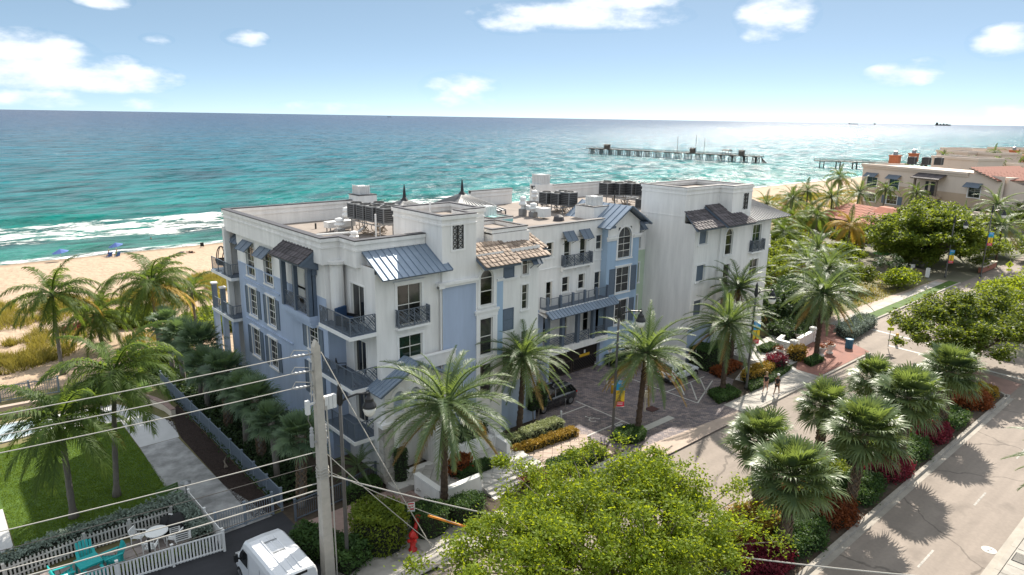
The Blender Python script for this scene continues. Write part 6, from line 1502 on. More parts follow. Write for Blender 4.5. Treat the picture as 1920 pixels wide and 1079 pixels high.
hedge('hedge', 'leafy shrubs below the blue wall windows', 'hedge', [(17.6, 39.5), (18.5, 39.5), (18.5, 53), (17.6, 53)], 0, 1.0, 4000, 'leaf_dark', .12, 'understorey planting', .3, seed=377, lump=.4)
hedge('bush', 'dark ivy column at the foot of the entrance arch', 'bush', blob(20.25, 32.85, .42, .38), .4, 2.3, 2200, 'leaf_dark', .07, gw, .12, seed=378)
gv = 'silver hedge round the neighbour patio'
hedge('silver_hedge', 'long silver-green hedge behind the patio fence', 'hedge', [(-3.0, 37.2), (0.9, 37.35), (4.3, 37.75), (9.3, 37.55), (9.4, 38.5), (4.3, 38.7), (0.8, 38.3), (-3, 38.1)], .0, 1.05, 9000, 'leaf_silver', .075, gv, .2, seed=380, lump=.35)
hedge('silver_hedge', 'silver-green hedge corner beside the covered grill', 'hedge', [(8.7, 34.2), (9.5, 34.1), (9.5, 37.4), (8.6, 37.5)], 0, .95, 3600, 'leaf_silver', .075, gv, .2, seed=381, lump=.35)
hedge('silver_hedge', 'low green strip inside the white picket fence', 'hedge', [(3.6, 34.3), (9.2, 33.6), (9.2, 34.2), (3.8, 35.0)], 0, .3, 2600, 'leaf_bright', .06, gv, .1, seed=382, lump=.3)
hedge('bush', 'leafy bush at the picture edge beside the pool', 'bush', blob(0.6, 50.5, 1.2, 2.2), 0, 2.3, 3800, 'leaf_bright', .13, None, .3, seed=383, lump=.3)
hedge('sea_grape', 'bright green sea grape clump on the dune path', 'bush', blob(16.6, 79.5, 2.6, 2.4), -.1, 1.2, 3600, 'leaf_bright', .17, None, .35, seed=384, lump=.35)
hedge('bougainvillea', 'dusty magenta shrub strip across the sand', 'bush', [(9.5, 80.0), (12.5, 82.2), (13.6, 81.6), (10.8, 79.2)], -.1, .5, 1300, 'leaf_maroon', .12, None, .25, seed=385, lump=.4)
hedge('sea_grape', 'yellow-green sea grape mass by the seaward corner', 'bush', blob(24.5, 74, 5, 4), -.1, 1.0, 4200, 'leaf_bright', .17, None, .35, seed=386, lump=.35)
hedge('sea_grape', 'green shrubs behind the fence end by the twin palms', 'bush', [(13.8, 62.3), (17.2, 62.3), (17.6, 66), (13, 65.5)], -.05, 1.2, 3600, 'leaf_tree_deep', .15, None, .35, seed=387, lump=.35)

# ================================================================ roof equipment
D0 = DECK+.01
def rotz(mb, cx, cy, a):
    c, s = math.cos(a), math.sin(a); mb.v = [(cx+x*c-y*s, cy+x*s+y*c, z) for x, y, z in mb.v]; return mb
def condenser(x, y, z, label, group, s=1.0):
    t = thing('air_conditioner', label, 'air conditioner', (x, y, z), 0, group); w, h = .46*s, 1.0*s
    mb = MB(); mb.box(x-w, x+w, y-w, y+w, z, z+.08); mb.box(x-w, x+w, y-w, y+w, z+h-.1, z+h)
    for a in (-1, 1):
        for b in (-1, 1): mb.box(x+a*(w-.035)-.035, x+a*(w-.035)+.035, y+b*(w-.035)-.035, y+b*(w-.035)+.035, z+.08, z+h-.1)
    mb.build('cabinet', 'ac_grey', t)
    MB().box(x-w+.02, x+w-.02, y-w+.02, y+w-.02, z+.081, z+h-.101).build('coil', 'ac_dark', t)
    mb = MB(); mb.lathe([(w*.8, 0), (w*.8, .06), (w*.72, .06), (w*.72, .01), (.09, .01), (.09, .05), (.001, .05)], 14, (x, y, z+h+.001)); mb.build('fan_guard', 'ac_dark', t)
    mb = MB()
    for k in range(6):
        zz = z+.14+k*.13*s; mb.box(x-w-.004, x+w+.004, y-w-.004, y-w+.015, zz, zz+.025); mb.box(x-w-.004, x-w+.015, y-w+.016, y+w, zz, zz+.025)
    mb.build('louvre', 'ac_grey', t)
    return t
def stand(name, label, x0, x1, y0, y1, z, m='galv'):
    mb = MB()
    for x in (x0, (x0+x1)/2, x1):
        for y in (y0, y1): mb.bar((x, y, D0), (x, y, z), .07)
    for y in (y0, y1): mb.bar((x0-.2, y, z-.06), (x1+.2, y, z-.06), .09, .1)
    for x in (x0, x1): mb.bar((x, y0, z-.16), (x, y1, z-.16), .07)
    t = thing(name, label, 'equipment stand', ((x0+x1)/2, (y0+y1)/2, D0)); mb.build('frame', m, t)
    rg_ = random.Random(int(x0*10)); pm = MB()
    for k in range(9):
        x = rg_.uniform(x0, x1); y = rg_.uniform(y0, y1); r = rg_.uniform(.12, .28)
        pm.tube([(x, y, z), (x+rg_.uniform(-.1, .1), y-.1, z-.35), (x+rg_.uniform(-.5, .5), y+rg_.uniform(-.4, .4), D0+.12), (x+rg_.uniform(-.8, .8), y-rg_.uniform(0, .6), D0+.05)], .035, 5)
        pm.tube([(x+r*math.cos(a), y+r*math.sin(a)*.5, D0+.35+r*math.sin(a)) for a in np.linspace(0, 5.5, 10)], .03, 5)
    pm.build('refrigerant_pipes', 'copper_pipe', t, kind='stuff'); return t
def cluster(pts, zst, label, group, base):
    xs = [p[0] for p in pts]; ys = [p[1] for p in pts]
    stand('equipment_stand', base, min(xs)-.3, max(xs)+.3, min(ys)-.3, max(ys)+.3, zst)
    for i, p in enumerate(pts): condenser(p[0], p[1], zst+.02, ['first', 'second', 'third', 'fourth', 'fifth', 'sixth'][i]+' '+label, group, p[2] if len(p) > 2 else 1.15)
cluster([(25.9, 47.4), (26.0, 46.2), (26.1, 45.0), (26.3, 43.8), (27.4, 46.6), (27.5, 45.2)], 14.3, 'condenser along the raised stand by the near tower, counted from the sea side', 'condensers beside the near tower', 'steel stand with pipework behind the near tower')
cluster([(46.6, 47.8), (47.0, 46.6), (47.4, 45.6, 1.3), (48.6, 47.6)], 13.9, 'condenser of the small mid-roof cluster, counted from the near tower', 'condensers in the middle of the roof', 'stand with tangled pipes in the middle of the roof')
cluster([(55.6, 48.0, 1.3), (56.6, 47.2, 1.3), (57.6, 46.4, 1.3), (58.2, 45.2, 1.3), (56.8, 49.0, 1.3), (58.6, 47.6, 1.3)], 14.2, 'dark condenser in the bank by the tall far tower, counted from mid roof', 'condensers beside the far tower', 'stand with pipework beside the tall far tower')
condenser(56.2, 43.8, D0, 'single condenser standing on the deck under the far bank', None, 1.0)
def post(name, label, cat, x, y, z0, z1, r, m): o = MB().tube([(x, y, z0), (x, y, z1)], r, 8).build(name, m, loc=(x, y, z0)); return tag(o, label, cat)
post('vent_pipe', 'white vent pipe standing in front of the near condensers', 'pipe', 25.2, 43.4, D0, 15.1, .07, 'white_metal')
post('vent_pipe', 'short white pipe on the near tower roof', 'pipe', 26.5, 38.4, 15.6, 16.4, .07, 'white_metal')
post('antenna_mast', 'thin dark mast behind the blue gable', 'antenna', 50.3, 42.4, D0, 15.4, .05, 'black_metal')
def mushroom(x, y, h, label, s=1.0, group=None):
    t = thing('exhaust_fan', label, 'roof vent', (x, y, D0), 0, group); MB().box(x-.3*s, x+.3*s, y-.3*s, y+.3*s, D0, D0+h*.35).build('curb', 'galv', t)
    MB().lathe([(.2*s, h*.35), (.2*s, h*.5), (.4*s, h*.55), (.42*s, h*.62), (.28*s, h*.72), (.26*s, h*.78), (.36*s, h*.82), (.30*s, h*.95), (.05, h)], 12, (x, y, D0)).build('hood', 'white_metal', t)
mushroom(24.2, 47.0, 1.3, 'mushroom exhaust fan at the end of the white duct near the west parapet', 1)
mushroom(26.2, 49.6, 1.7, 'tall mushroom exhaust fan behind the white duct', .9); mushroom(23.0, 42.6, 1.0, 'low stacked exhaust vent behind the metal lean-to', .8)
mushroom(42.6, 46.8, 1.8, 'tall exhaust vent on legs left of the white duct in mid roof', .9); mushroom(42.8, 45.6, 1.3, 'mushroom vent over the white duct in mid roof', 1.0); mushroom(48.0, 51.0, 1.7, 'vent sticking up behind the mid-roof condensers', .9)
t = thing('roof_duct', 'white boxed duct with a low pipe run near the west parapet', 'duct', (24.4, 47.6, D0)); MB().box(23.9, 26.2, 48.2, 49.0, D0+.35, D0+.8).build('duct', 'white_metal', t)
mb = MB(); mb.tube([(21.0, 45.2, D0+.5), (24.4, 44.6, D0+.5), (26.0, 46.4, D0+.5)], .09, 7)
for x, y in ((21.4, 45.15), (23, 44.85), (24.4, 44.6)): mb.bar((x, y, D0), (x, y, D0+.5), .06)
mb.build('pipe', 'white_metal', t)
mb = MB()
for x, y in ((24.1, 48.3), (26, 48.3), (24.1, 48.9), (26, 48.9)): mb.bar((x, y, D0), (x, y, D0+.35), .07)
mb.build('leg', 'galv', t)
t = thing('roof_duct', 'white duct with a square end box in the middle of the roof', 'duct', (43.2, 45.2, D0)); mb = MB(); mb.bar((43.0, 47.2, D0+.75), (43.0, 44.6, D0+.7), .5, .4); mb.build('duct', 'white_metal', t); MB().box(42.5, 43.4, 43.9, 44.7, D0+.15, D0+.95).build('end_box', 'white_metal', t)
mb = MB(); [mb.bar((x, y, D0), (x, y, D0+.55), .07) for x in (42.8, 43.2) for y in (45, 46, 47)]; mb.build('leg', 'galv', t)
o = MB().lathe([(.5, 0), (.42, .35), (.2, .5), (.001, .52)], 8, (43.1, 42.6, D0)).build('roof_vent', 'coping', loc=(43.1, 42.6, D0)); tag(o, 'dark low cone vent near the front roof edge', 'roof vent')
for i, (x, y) in enumerate(((50.2, 48.8), (49.6, 45.6), (46.6, 50.2), (41.2, 47.6), (24.0, 50.6), (25.3, 51.0))):
    o = MB().tube([(x, y, D0), (x, y, D0+.45)], .07, 6).build('pipe_stub', 'coping' if i < 4 else 'black_metal', loc=(x, y, D0)); tag(o, ['pipe stub right of the mid-roof condensers', 'pipe stub nearer the front right of the mid-roof condensers', 'pipe stub behind the mid-roof condensers', 'pipe stub by the teal box', 'black stub on the west roof deck', 'second black stub on the west roof deck'][i], 'pipe', 'plumbing stubs on the roof deck')
def cowl(x, y, z, s, label):
    t = thing('ribbed_vent', label, 'roof vent', (x, y, z), 0, 'white ribbed vent caps'); mb = MB(); n = 14; pr = []
    MB().box(x-s, x+s, y-s, y+s, z, z+1.05*s*1.4).build('casing', 'white_metal', t)
    for k in range(6):
        u = -s+(k+.5)*2*s/6
        mb.box(x+u-.05, x+u+.05, y-s-.06, y-s-.001, z, z+1.05*s*1.4+.08); mb.box(x-s-.06, x-s-.001, y+u-.05, y+u+.05, z, z+1.05*s*1.4+.08)
    mb.build('ribs', 'white_metal', t)
cowl(30.2, 54.3, 15.16, .55, 'white ribbed vent cap on the west parapet block'); cowl(52.4, 54.7, 15.0, .7, 'white ribbed vent cap on the sea side parapet'); cowl(35.8, 43.6, 14.17, .5, 'white ribbed vent cap on the teal box'); cowl(47.3, 42.3, 14.32, .55, 'white ribbed vent cap on the box beside the blue gable')

# ================================================================ balcony furniture
def chair_simple(x, y, z, rz, label, m='black_metal', cush=None, group=None, s=1.0, cat='chair', name='balcony_chair'):
    t = thing(name, label, cat, (x, y, z), rz, group); f = MB()
    for a in (-.25, .25):
        for b in (-.24, .24): f.bar((a*s, b*s, 0), (a*s, b*s, .42*s if b < 0 else .42*s), .035)
        f.bar((a*s, .24*s, .42*s), (a*1.0*s, .36*s, .98*s), .035); f.bar((a*s, -.26*s, .62*s), (a*s, .26*s, .62*s), .035)
        f.bar((a*s, -.24*s, .42*s), (a*s, -.24*s, .62*s), .03)
    f.build('frame', m, t, local=True)
    MB().box(-.25*s, .25*s, -.26*s, .24*s, .42*s, .46*s).build('seat', cush or m, t, local=True)
    b = MB()
    for k in range(5): u = (-.2+.1*k)*s; b.bar((u, .25*s, .47*s), (u, .36*s, .95*s), .055, .02)
    b.bar((-.25*s, .36*s, .97*s), (.25*s, .36*s, .97*s), .05); b.build('backrest', m, t, local=True)
    return t
t = thing('lounge_chair', 'blue cushioned lounge chair on the top corner balcony', 'chair', (19.2, 37.0, F4), R(20)); MB().box(-.42, .42, -.4, .35, .2, .42).build('seat', 'cushion_blue', t, local=True); MB().box(-.45, .45, .3, .48, .3, 1.05).build('backrest', 'cushion_blue', t, local=True); MB().box(-.5, -.43, -.4, .4, .0, .6).build('armrest', 'black_metal', t, local=True); MB().box(.43, .5, -.4, .4, 0, .6).build('armrest', 'black_metal', t, local=True)
chair_simple(18.9, 35.6, F4, R(200), 'dark metal chair at the near end of the top corner balcony')
t = thing('side_table', 'small dark table with white cups on the top corner balcony', 'table', (18.8, 36.2, F4)); MB().lathe([(.3, .5), (.3, .54)], 12, (18.8, 36.2, F4)).build('table_top', 'black_metal', t); MB().tube([(18.8, 36.2, F4), (18.8, 36.2, F4+.5)], .04, 6).build('pedestal', 'black_metal', t)
chair_simple(19.0, 37.4, F3, R(60), 'dark sling chair on the middle corner balcony', 'black_metal')
chair_simple(18.55, 41.0, 9.5, R(90), 'chair behind the lattice rail of the bay porch', 'black_metal', None)
def egg_chair(x, y, z, label, rz=0):
    t = thing('hanging_chair', label, 'chair', (x, y, z), rz); mb = MB()
    for s in (-.45, .45): mb.tube([(s, .4*math.cos(a)*.2, 1.0+.95*math.sin(a)) if 0 else (s*math.cos(a*.5), .1*s, 1.95*math.sin(a*.5+.01)) for a in np.linspace(0, math.pi, 9)], .035, 6)
    mb.tube([(.5*math.cos(a), 0, .95+1.0*math.sin(a)) for a in np.linspace(-.3, math.pi+.3, 16)], .04, 6); mb.build('frame', 'wicker', t, local=True)
    MB().lathe([(.06, .35), (.34, .42), (.46, .62), (.5, .9), (.46, .92), (.40, .66), (.28, .5), (.05, .46)], 12).build('basket', 'wicker', t, local=True)
    MB().lathe([(.3, .5), (.32, .6), (.001, .62)], 10).build('cushion', 'cloth_black', t, local=True)
egg_chair(18.7, 57.0, 9.5, 'wicker hanging egg chair on the top seaward balcony', .4); egg_chair(18.75, 55.6, 9.5, 'second wicker egg chair beside the balcony column', .2)

# ================================================================ street furniture
def banner_art(t, w, h):
    """printed banner: sky band, sand band and red foot with a palm and a tower"""
    for z0, z1, m in ((h*.62, h, 'print_blue'), (h*.20, h*.62, 'print_yellow'), (0, h*.20, 'print_red')): MB().box(.08, .08+w, -.012, .012, z0, z1).build('banner_band', m, t, local=True)
    for y in (-.014, .014):
        mb = MB(); cx = .08+w*.45; 
        mb.poly([(cx-.03, y, h*.24), (cx+.05, y, h*.24), (cx+.09, y, h*.66), (cx+.05, y, h*.66)]); mb.poly([(cx-.16, y, h*.21), (cx+.16, y, h*.21), (cx+.05, y, h*.25), (cx-.05, y, h*.25)]); mb.build('banner_print', 'print_black', t, local=True)
        mb = MB(); c = Vector((cx+.07, y*1.1, h*.68))
        for k in range(7):
            a = R(20+k*23); e = c+Vector((math.cos(a)*.23, 0, math.sin(a)*.17-.02)); s = Vector((-math.sin(a)*.045, 0, math.cos(a)*.045)); mb.poly([c-s, c+(e-c)*.5-s*1.1+Vector((0, 0, .02)), e, c+(e-c)*.5+s*1.1+Vector((0, 0, .02)), c+s])
        mb.build('banner_print', 'print_green', t, local=True)
        mb = MB()
        for z, a, b in ((h*.93, .12, .8), (h*.87, .2, .9), (h*.13, .15, .85), (h*.075, .25, .8)): mb.poly([(.08+w*a, y, z), (.08+w*b, y, z), (.08+w*b, y, z+.035), (.08+w*a, y, z+.035)])
        mb.build('banner_print', 'sign_white', t, local=True)
def street_lamp(x, y, h, label, rz=0.0, banner=None, group='decorative street lamps', bz=3.2, arm=1.5, lean=0.0):
    t = thing('street_lamp', label, 'street lamp', (x, y, 0), rz, group)
    mb = MB(); mb.lathe([(.16, 0), (.16, .25), (.12, .35), (.10, .5), (.095, 2), (.085, h*.6), (.075, h)], 10); mb.build('pole', 'lamp_pole', t, local=True, smooth=True)
    mb = MB(); mb.lathe([(.09, h-.9), (.15, h-.8), (.13, h-.3), (.09, h-.1), (.10, h), (.03, h+.25), (.001, h+.3)], 10)
    mb.tube([(.05, 0, h-.75), (.35, 0, h-.55), (.8, 0, h-.42), (arm, 0, h-.45)], .05, 7); mb.tube([(.1, 0, h-.35), (.25, 0, h-.25), (.35, 0, h-.45), (.2, 0, h-.6)], .03, 5); mb.tube([(arm-.25, 0, h-.45), (arm, 0, h-.28), (arm+.06, 0, h-.5)], .03, 5)
    mb.build('arm', 'black_metal', t, local=True)
    g = MB().lathe([(.05, 0), (.09, -.15), (.2, -.28), (.22, -.42), (.33, -.62), (.35, -.72), (.05, -.72)], 14, (arm, 0, h-.42)).build('lantern', 'black_metal', t, local=True)
    mb = MB(); mb.lathe([(.30, -.721), (.31, -.85), (.24, -1.08), (.12, -1.18), (.001, -1.2)], 14, (arm, 0, h-.42)); o = mb.build('lamp_globe', 'lamp_glass', None, local=True, smooth=True); o.parent = g
    if banner:
        b = thing('banner', banner, 'banner', (x, y, bz), rz, 'printed street banners'); banner_art(b, .62, 1.95)
        mb = MB(); mb.bar((0, 0, 1.97), (.75, 0, 1.97), .03); mb.bar((0, 0, -.03), (.75, 0, -.03), .03); mb.build('bracket', 'galv', b, local=True)
    return t
street_lamp(13.97, 27.88, 9.6, 'street lamp beside the utility pole with its globe over the low balcony', R(-25), arm=1.35)
street_lamp(35.25, 28.8, 9.8, 'street lamp in the kerbed island, its banner the nearest of all', R(-40), 'nearest blue, yellow and red banner, on the island lamp post', bz=2.4)
street_lamp(51.1, 27.6, 9.0, 'street lamp standing in the croton bed by the walkers', R(-30), 'banner half hidden by date palm fronds at the croton bed', bz=4.0)
street_lamp(113.9, 32.0, 9.0, 'street lamp before the large round shade tree', R(-60), 'banner in front of the large round shade tree', bz=2.2)
street_lamp(118.5, 28.7, 10.5, 'farthest street lamp with a banner, by the grey palms', R(-60), 'farthest banner up the street', bz=4.8)
street_lamp(43.6, 4.5, 7.6, 'street lamp of the near pavement, only its globe in view', R(112), group=None, arm=1.3)
# concrete utility pole and its lines
ux, uy, uh = 12.85, 27.75, 11.9
t = thing('utility_pole', 'square tapered concrete utility pole carrying the power lines', 'utility pole', (ux, uy, 0))
mb = MB(); a, b = .26, .15; mb.hexa([(ux-a, uy-a, -.1), (ux+a, uy-a, -.1), (ux+a, uy+a, -.1), (ux-a, uy+a, -.1), (ux-b, uy-b, uh), (ux+b, uy-b, uh), (ux+b, uy+b, uh), (ux-b, uy+b, uh)]); mb.ext([(ux-b, uy-b, uh), (ux+b, uy-b, uh), (ux, uy-b, uh+.3)], (0, 2*b, 0)); mb.build('pole', 'concrete_pole', t)
WD = Vector((-.976, .217, 0)); WR = Vector((.6, -.8, 0))
ZS = (11.55, 10.75, 10.05)
mb, mi = MB(), MB()
for z in ZS:
    p = Vector((ux, uy, z)); mb.bar(p, p+WD*.5, .06); mi = MB().tube([p+WD*(.5+.09*k) for k in range(8)], [.05, .08, .05, .08, .05, .08, .05, .04], 8); mi.build('insulator', 'porcelain', t)
mb.build('bracket', 'galv', t)
mb = MB()
for z, s in ((9.2, .8),):
    mb.bar((ux-.55, uy, z), (ux+.75, uy+.1, z), .09)
    for dx in (-.55, .35, .55, .75): mb.box(ux+dx-.09, ux+dx+.09, uy-.1, uy+.1, z-.45, z+.2)
mb.build('fuse_cutout', 'white_metal', t)
mb = MB()
for dx in (-.42, .22): mb.lathe([(.1, 7.1), (.11, 7.7), (.06, 7.8), (.1, 7.85), (.06, 7.95), (.1, 8.0), (.03, 8.1)], 9, (ux+dx, uy, 0))
mb.bar((ux-.5, uy, 7.3), (ux+.4, uy, 7.3), .07); mb.build('lightning_arrester', 'porcelain', t)
mb = MB()
for k, z in enumerate(ZS): p = Vector((ux, uy, z)); e = p+WD*1.15; mb.tube([e, e+Vector((.2, 0, .28)), p+Vector((-.35, .0, .2)), p+Vector((-.25, -.1, -.3)), Vector((ux-.4+.2*k, uy-.12, 9.4))], .022, 5)
for k in range(3): mb.tube([(ux-.42, uy, 8.1), (ux-.6, uy-.1, 8.5), (ux-.5, uy, 9.0)], .02, 5)
mb.tube([(ux+.27, uy-.2, 9), (ux+.33, uy-.26, 6), (ux+.33, uy-.3, .1)], .035, 6); mb.build('jumper_cable', 'wire', t)
mb = MB(); 
for z in (5.9, 5.75, 5.6, 5.45): mb.tube([(ux+.29*math.cos(a), uy+.29*math.sin(a), z+.05*math.sin(3*a)) for a in np.linspace(0, 6.3, 12)], .028, 5)
mb.build('cable_wrap', 'wire', t)
def wire(p, q, r, sag, label, m='wire', n=18, name='power_line', group=None):
    p, q = Vector(p), Vector(q); pts = []
    for i in range(n+1): f = i/n; v = p.lerp(q, f); v.z -= sag*4*f*(1-f); pts.append(v)
    o = MB().tube(pts, r, 5).build(name, m, loc=tuple(p)); return tag(o, label, 'wire', group)
far = Vector((ux, uy, 0))+WD*46
for i, z in enumerate(ZS):
    wire(Vector((ux, uy, z))+WD*1.15, (far.x, far.y, z+.2), .022, .9, ['topmost power line leaving the concrete pole', 'middle of the three high power lines', 'lowest of the three high power lines'][i])
for i, (z, r, sg, m) in enumerate(((6.75, .024, .7, 'wire'), (6.1, .018, .9, 'wire_dark'), (5.15, .028, .8, 'wire'), (4.8, .035, 1.0, 'wire'), (4.5, .018, 1.5, 'wire_dark'))):
    wire((ux-.25, uy+.05, z), (far.x, far.y, z+.1), r, sg, ['highest of the low cables crossing the lawn', 'thin dark cable under the highest low cable', 'pale cable crossing the patio hedge', 'thick pale cable crossing the white picket fence', 'thin dark cable sagging over the white van'][i], m, name='cable')
for i, (z, q, r, lab) in enumerate(((11.6, (18.0, 26.3, .1), .026, 'long guy wire from the pole top to the ground by the round bush'), (6.6, (18.2, 26.0, .1), .022, 'short guy wire from mid pole to the round bush'), (5.7, (20.6, 26.4, .1), .02, 'guy wire from mid pole running to the yellow guard'), (5.5, (30, 4.0, 5.0), .03, 'thick cable bundle from mid pole across the street'))):
    wire((ux+.2, uy-.1, z), q, r, .12 if i < 3 else .9, lab, 'wire', name='guy_wire')
p, q = Vector((18.2, 26.9, 1.6)), Vector((20.55, 26.42, .15)); o = MB().tube([p, q], .06, 7).build('guy_guard', 'orange_plastic', loc=tuple(q)); tag(o, 'orange-yellow plastic guard on the guy wire beside the hydrant', 'guy guard')
# hydrant, standpipe, boxes, signs, bollards
def hydrant(x, y, s, label, name, dome=True):
    t = thing(name, label, 'hydrant', (x, y, 0)); MB().lathe([(.2*s, 0), (.2*s, .06), (.13*s, .08), (.13*s, .7*s), (.18*s, .72*s), (.18*s, .78*s), (.15*s, .86*s), (.08*s, .95*s), (.001, .98*s)], 12, (x, y, 0)).build('barrel', 'red_paint', t, smooth=True)
    mb = MB()
    for dx, dy in ((1, 0), (-1, 0), (0, -1)): mb.tube([(x+dx*.1*s, y+dy*.1*s, .55*s), (x+dx*.25*s, y+dy*.25*s, .55*s)], .075*s, 8)
    mb.build('nozzle', 'red_paint', t); MB().tube([(x, y, .95*s), (x, y, 1.04*s)], .035, 6).build('bonnet_nut', 'red_paint', t)
hydrant(17.2, 26.9, 1.15, 'red fire hydrant at the sidewalk edge, the lower of the two red fixtures', 'fire_hydrant')
t = thing('standpipe', 'tall red standpipe behind the hydrant beside a small sign', 'standpipe', (18.05, 27.7, 0)); MB().lathe([(.14, 0), (.14, .9), (.2, .95), (.2, 1.1), (.17, 1.25), (.001, 1.35)], 10, (18.05, 27.7, 0)).build('riser', 'red_paint', t); mb = MB(); mb.tube([(18.05, 27.7, .95), (17.8, 27.5, .9), (17.72, 27.45, .75)], .1, 8); mb.tube([(18.05, 27.7, .95), (18.3, 27.5, .9), (18.36, 27.45, .75)], .1, 8); mb.build('inlet', 'red_paint', t)
def plate_sign(x, y, z0, w, h, label, m='sign_white', rz=0.0, pole=True, name='sign', group=None, lines=0, lm='print_black', facing=1):
    t = thing(name, label, 'sign', (x, y, 0), rz, group)
    if pole: MB().tube([(0, .03, 0), (0, .03, z0+h*.95)], .028, 6).build('post', 'galv', t, local=True)
    MB().box(-w/2, w/2, -.012, .001, z0, z0+h).build('plate', m, t, local=True)
    if lines:
        mb = MB(); rg_ = random.Random(int(x*7))
        for k in range(lines): z = z0+h*(1-(k+.7)/(lines+.4)); mb.quad((-w*.4, -.016, z), (w*rg_.uniform(.2, .4), -.016, z), (w*.35, -.016, z+h*.45/lines), (-w*.4, -.016, z+h*.45/lines))
        mb.build('print', lm, t, local=True)
    return t
plate_sign(17.95, 28.15, 1.35, .4, .55, 'small white sign with red print above the red standpipe', lines=3, lm='print_red', rz=R(-30))
plate_sign(52.1, 33.2, 1.3, .42, .55, 'white parking sign on a post between the white car and cube hedge', lines=3, rz=R(-35)); plate_sign(45.85, 38.3, 1.5, .35, .5, 'white sign on a post right of the garage gate', lines=3, rz=R(-35)); plate_sign(36.0, 34.2, 0.9, .1, .1, 'small grey stake at the edge of the courtyard', 'galv', rz=R(-35))
o = MB().box(14.6, 15.7, 28.0, 28.7, 0, .62); o = o.build('utility_box', 'box_green', loc=(15.1, 28.4, 0)); tag(o, 'grey-green utility box beside the street lamp base', 'utility box')
def bollard(x, y, h, r, m, label, top=True):
    t = thing('bollard', label, 'bollard', (x, y, 0)); MB().lathe([(r, 0), (r, h*.93), (r*.8, h*.98), (.001, h)], 10, (x, y, 0)).build('post', m, t, smooth=True)
    MB().lathe([(r*1.06, h*.7), (r*1.06, h*.8)], 10, (x, y, 0)).build('band', 'sign_white', t)
bollard(41.3, 34.6, 1.15, .06, 'white_metal', 'slim white bollard in the courtyard'); bollard(41.5, 34.2, 1.1, .11, 'yellow_paint', 'fat yellow bollard beside the slim white one'); bollard(44.5, 38.8, .8, .05, 'galv', 'small grey bollard before the garage gate'); bollard(34.3, 33.0, .9, .08, 'white_metal', 'white post at the corner of the tall hedge block'); bollard(74.5, 24.3, 1.1, .14, 'yellow_paint', 'yellow bollard beside the far yellow crossing sign')
t = thing('entry_keypad', 'tan keypad pedestal behind the island palm', 'entry keypad', (40.7, 30.2, 0)); MB().tube([(40.7, 30.2, 0), (40.7, 30.2, 1.2)], .07, 7).build('post', 'stucco_beige', t); MB().lathe([(.2, 1.15), (.28, 1.25), (.28, 1.55), (.18, 1.7), (.001, 1.72)], 10, (40.7, 30.2, 0)).build('housing', 'stucco_beige', t)
t = thing('drain_grate', 'dark red drain grate in the paved courtyard', 'drain grate', (41.5, 30.1, 0)); mb = MB()
for k in range(6): mb.box(41.05, 41.95, 29.75+k*.13, 29.75+k*.13+.08, .002, .02)
mb.build('bars', 'drain_red', t); MB().box(41.0, 42.0, 29.7, 30.55, -.004, .004).build('frame', 'grate', t)
t = thing('storm_grate', 'black kerb storm grate on the near pavement', 'storm grate', (41.0, 5.8, 0)); mb = MB()
for k in range(9): mb.box(40.62+k*.1, 40.67+k*.1, 5.4, 6.15, .012, .03)
mb.build('bars', 'concrete', t); MB().box(40.55, 41.55, 5.35, 6.2, -.01, .012).build('pit', 'dark_void', t)
t = thing('manhole_cover', 'pale oval manhole cover in the road', 'manhole cover', (40.9, 7.25, -.13)); MB().lathe([(.36, 0), (.36, .012), (.001, .012)], 18, (40.9, 7.25, -.13)).build('lid', 'line_white', t); MB().box(40.72, 40.82, 7.2, 7.3, -.118, -.112).build('lift_hole', 'grate', t); MB().box(41.0, 41.08, 7.15, 7.25, -.118, -.112).build('lift_hole', 'grate', t)
def crossing_sign(x, y, label, rz):
    t = thing('crossing_sign', label, 'crossing sign', (x, y, 0), rz, 'yellow crossing signs'); MB().tube([(0, .04, 0), (0, .04, 3.3)], .04, 6).build('post', 'galv', t, local=True)
    s = .55; p = MB().ext([(0, -.015, 2.65-s), (s, -.015, 2.65), (0, -.015, 2.65+s), (-s, -.015, 2.65)], (0, .02, 0)).build('plate', 'sign_yellow', t, local=True); MB().box(-.3, .3, -.015, .005, 1.72, 2.04).build('arrow_plate', 'sign_yellow', t, local=True)
    mb = MB(); y0 = -.02
    for pts in ([(-.05, 2.95), (.05, 2.95), (.05, 3.03), (-.05, 3.03)], [(-.08, 2.6), (.08, 2.6), (.06, 2.93), (-.06, 2.93)], [(-.06, 2.6), (.02, 2.6), (-.12, 2.25), (-.2, 2.27)], [(0, 2.6), (.08, 2.6), (.2, 2.28), (.12, 2.25)], [(.05, 2.85), (.07, 2.9), (.26, 2.68), (.22, 2.64)], [(-.07, 2.9), (-.05, 2.85), (-.2, 2.62), (-.24, 2.66)], [(-.2, 1.86), (.1, 1.92), (.1, 1.96), (-.2, 1.9)]): mb.poly([(a, y0, b) for a, b in pts])
    mb.build('pictogram', 'print_black', t, local=True)
crossing_sign(72.7, 24.4, 'yellow crossing sign on the near side of the crosswalk by the yellow bollard', R(-58)); crossing_sign(117.5, 25.2, 'farther yellow crossing sign at the street bend', R(-58))
t = thing('rubbish_bin', 'round blue slatted rubbish bin on the red plaza', 'bin', (69.1, 26.8, 0)); MB().lathe([(.28, 0), (.3, .02), (.32, .9), (.28, .9), (.27, .1), (.001, .1)], 16, (69.1, 26.8, 0)).build('liner', 'plastic_black', t)
mb = MB()
for k in range(18): a = 2*math.pi*k/18; mb.cbox(69.1+.345*math.cos(a), 26.8+.345*math.sin(a), .03, .03, .09, .92, a)
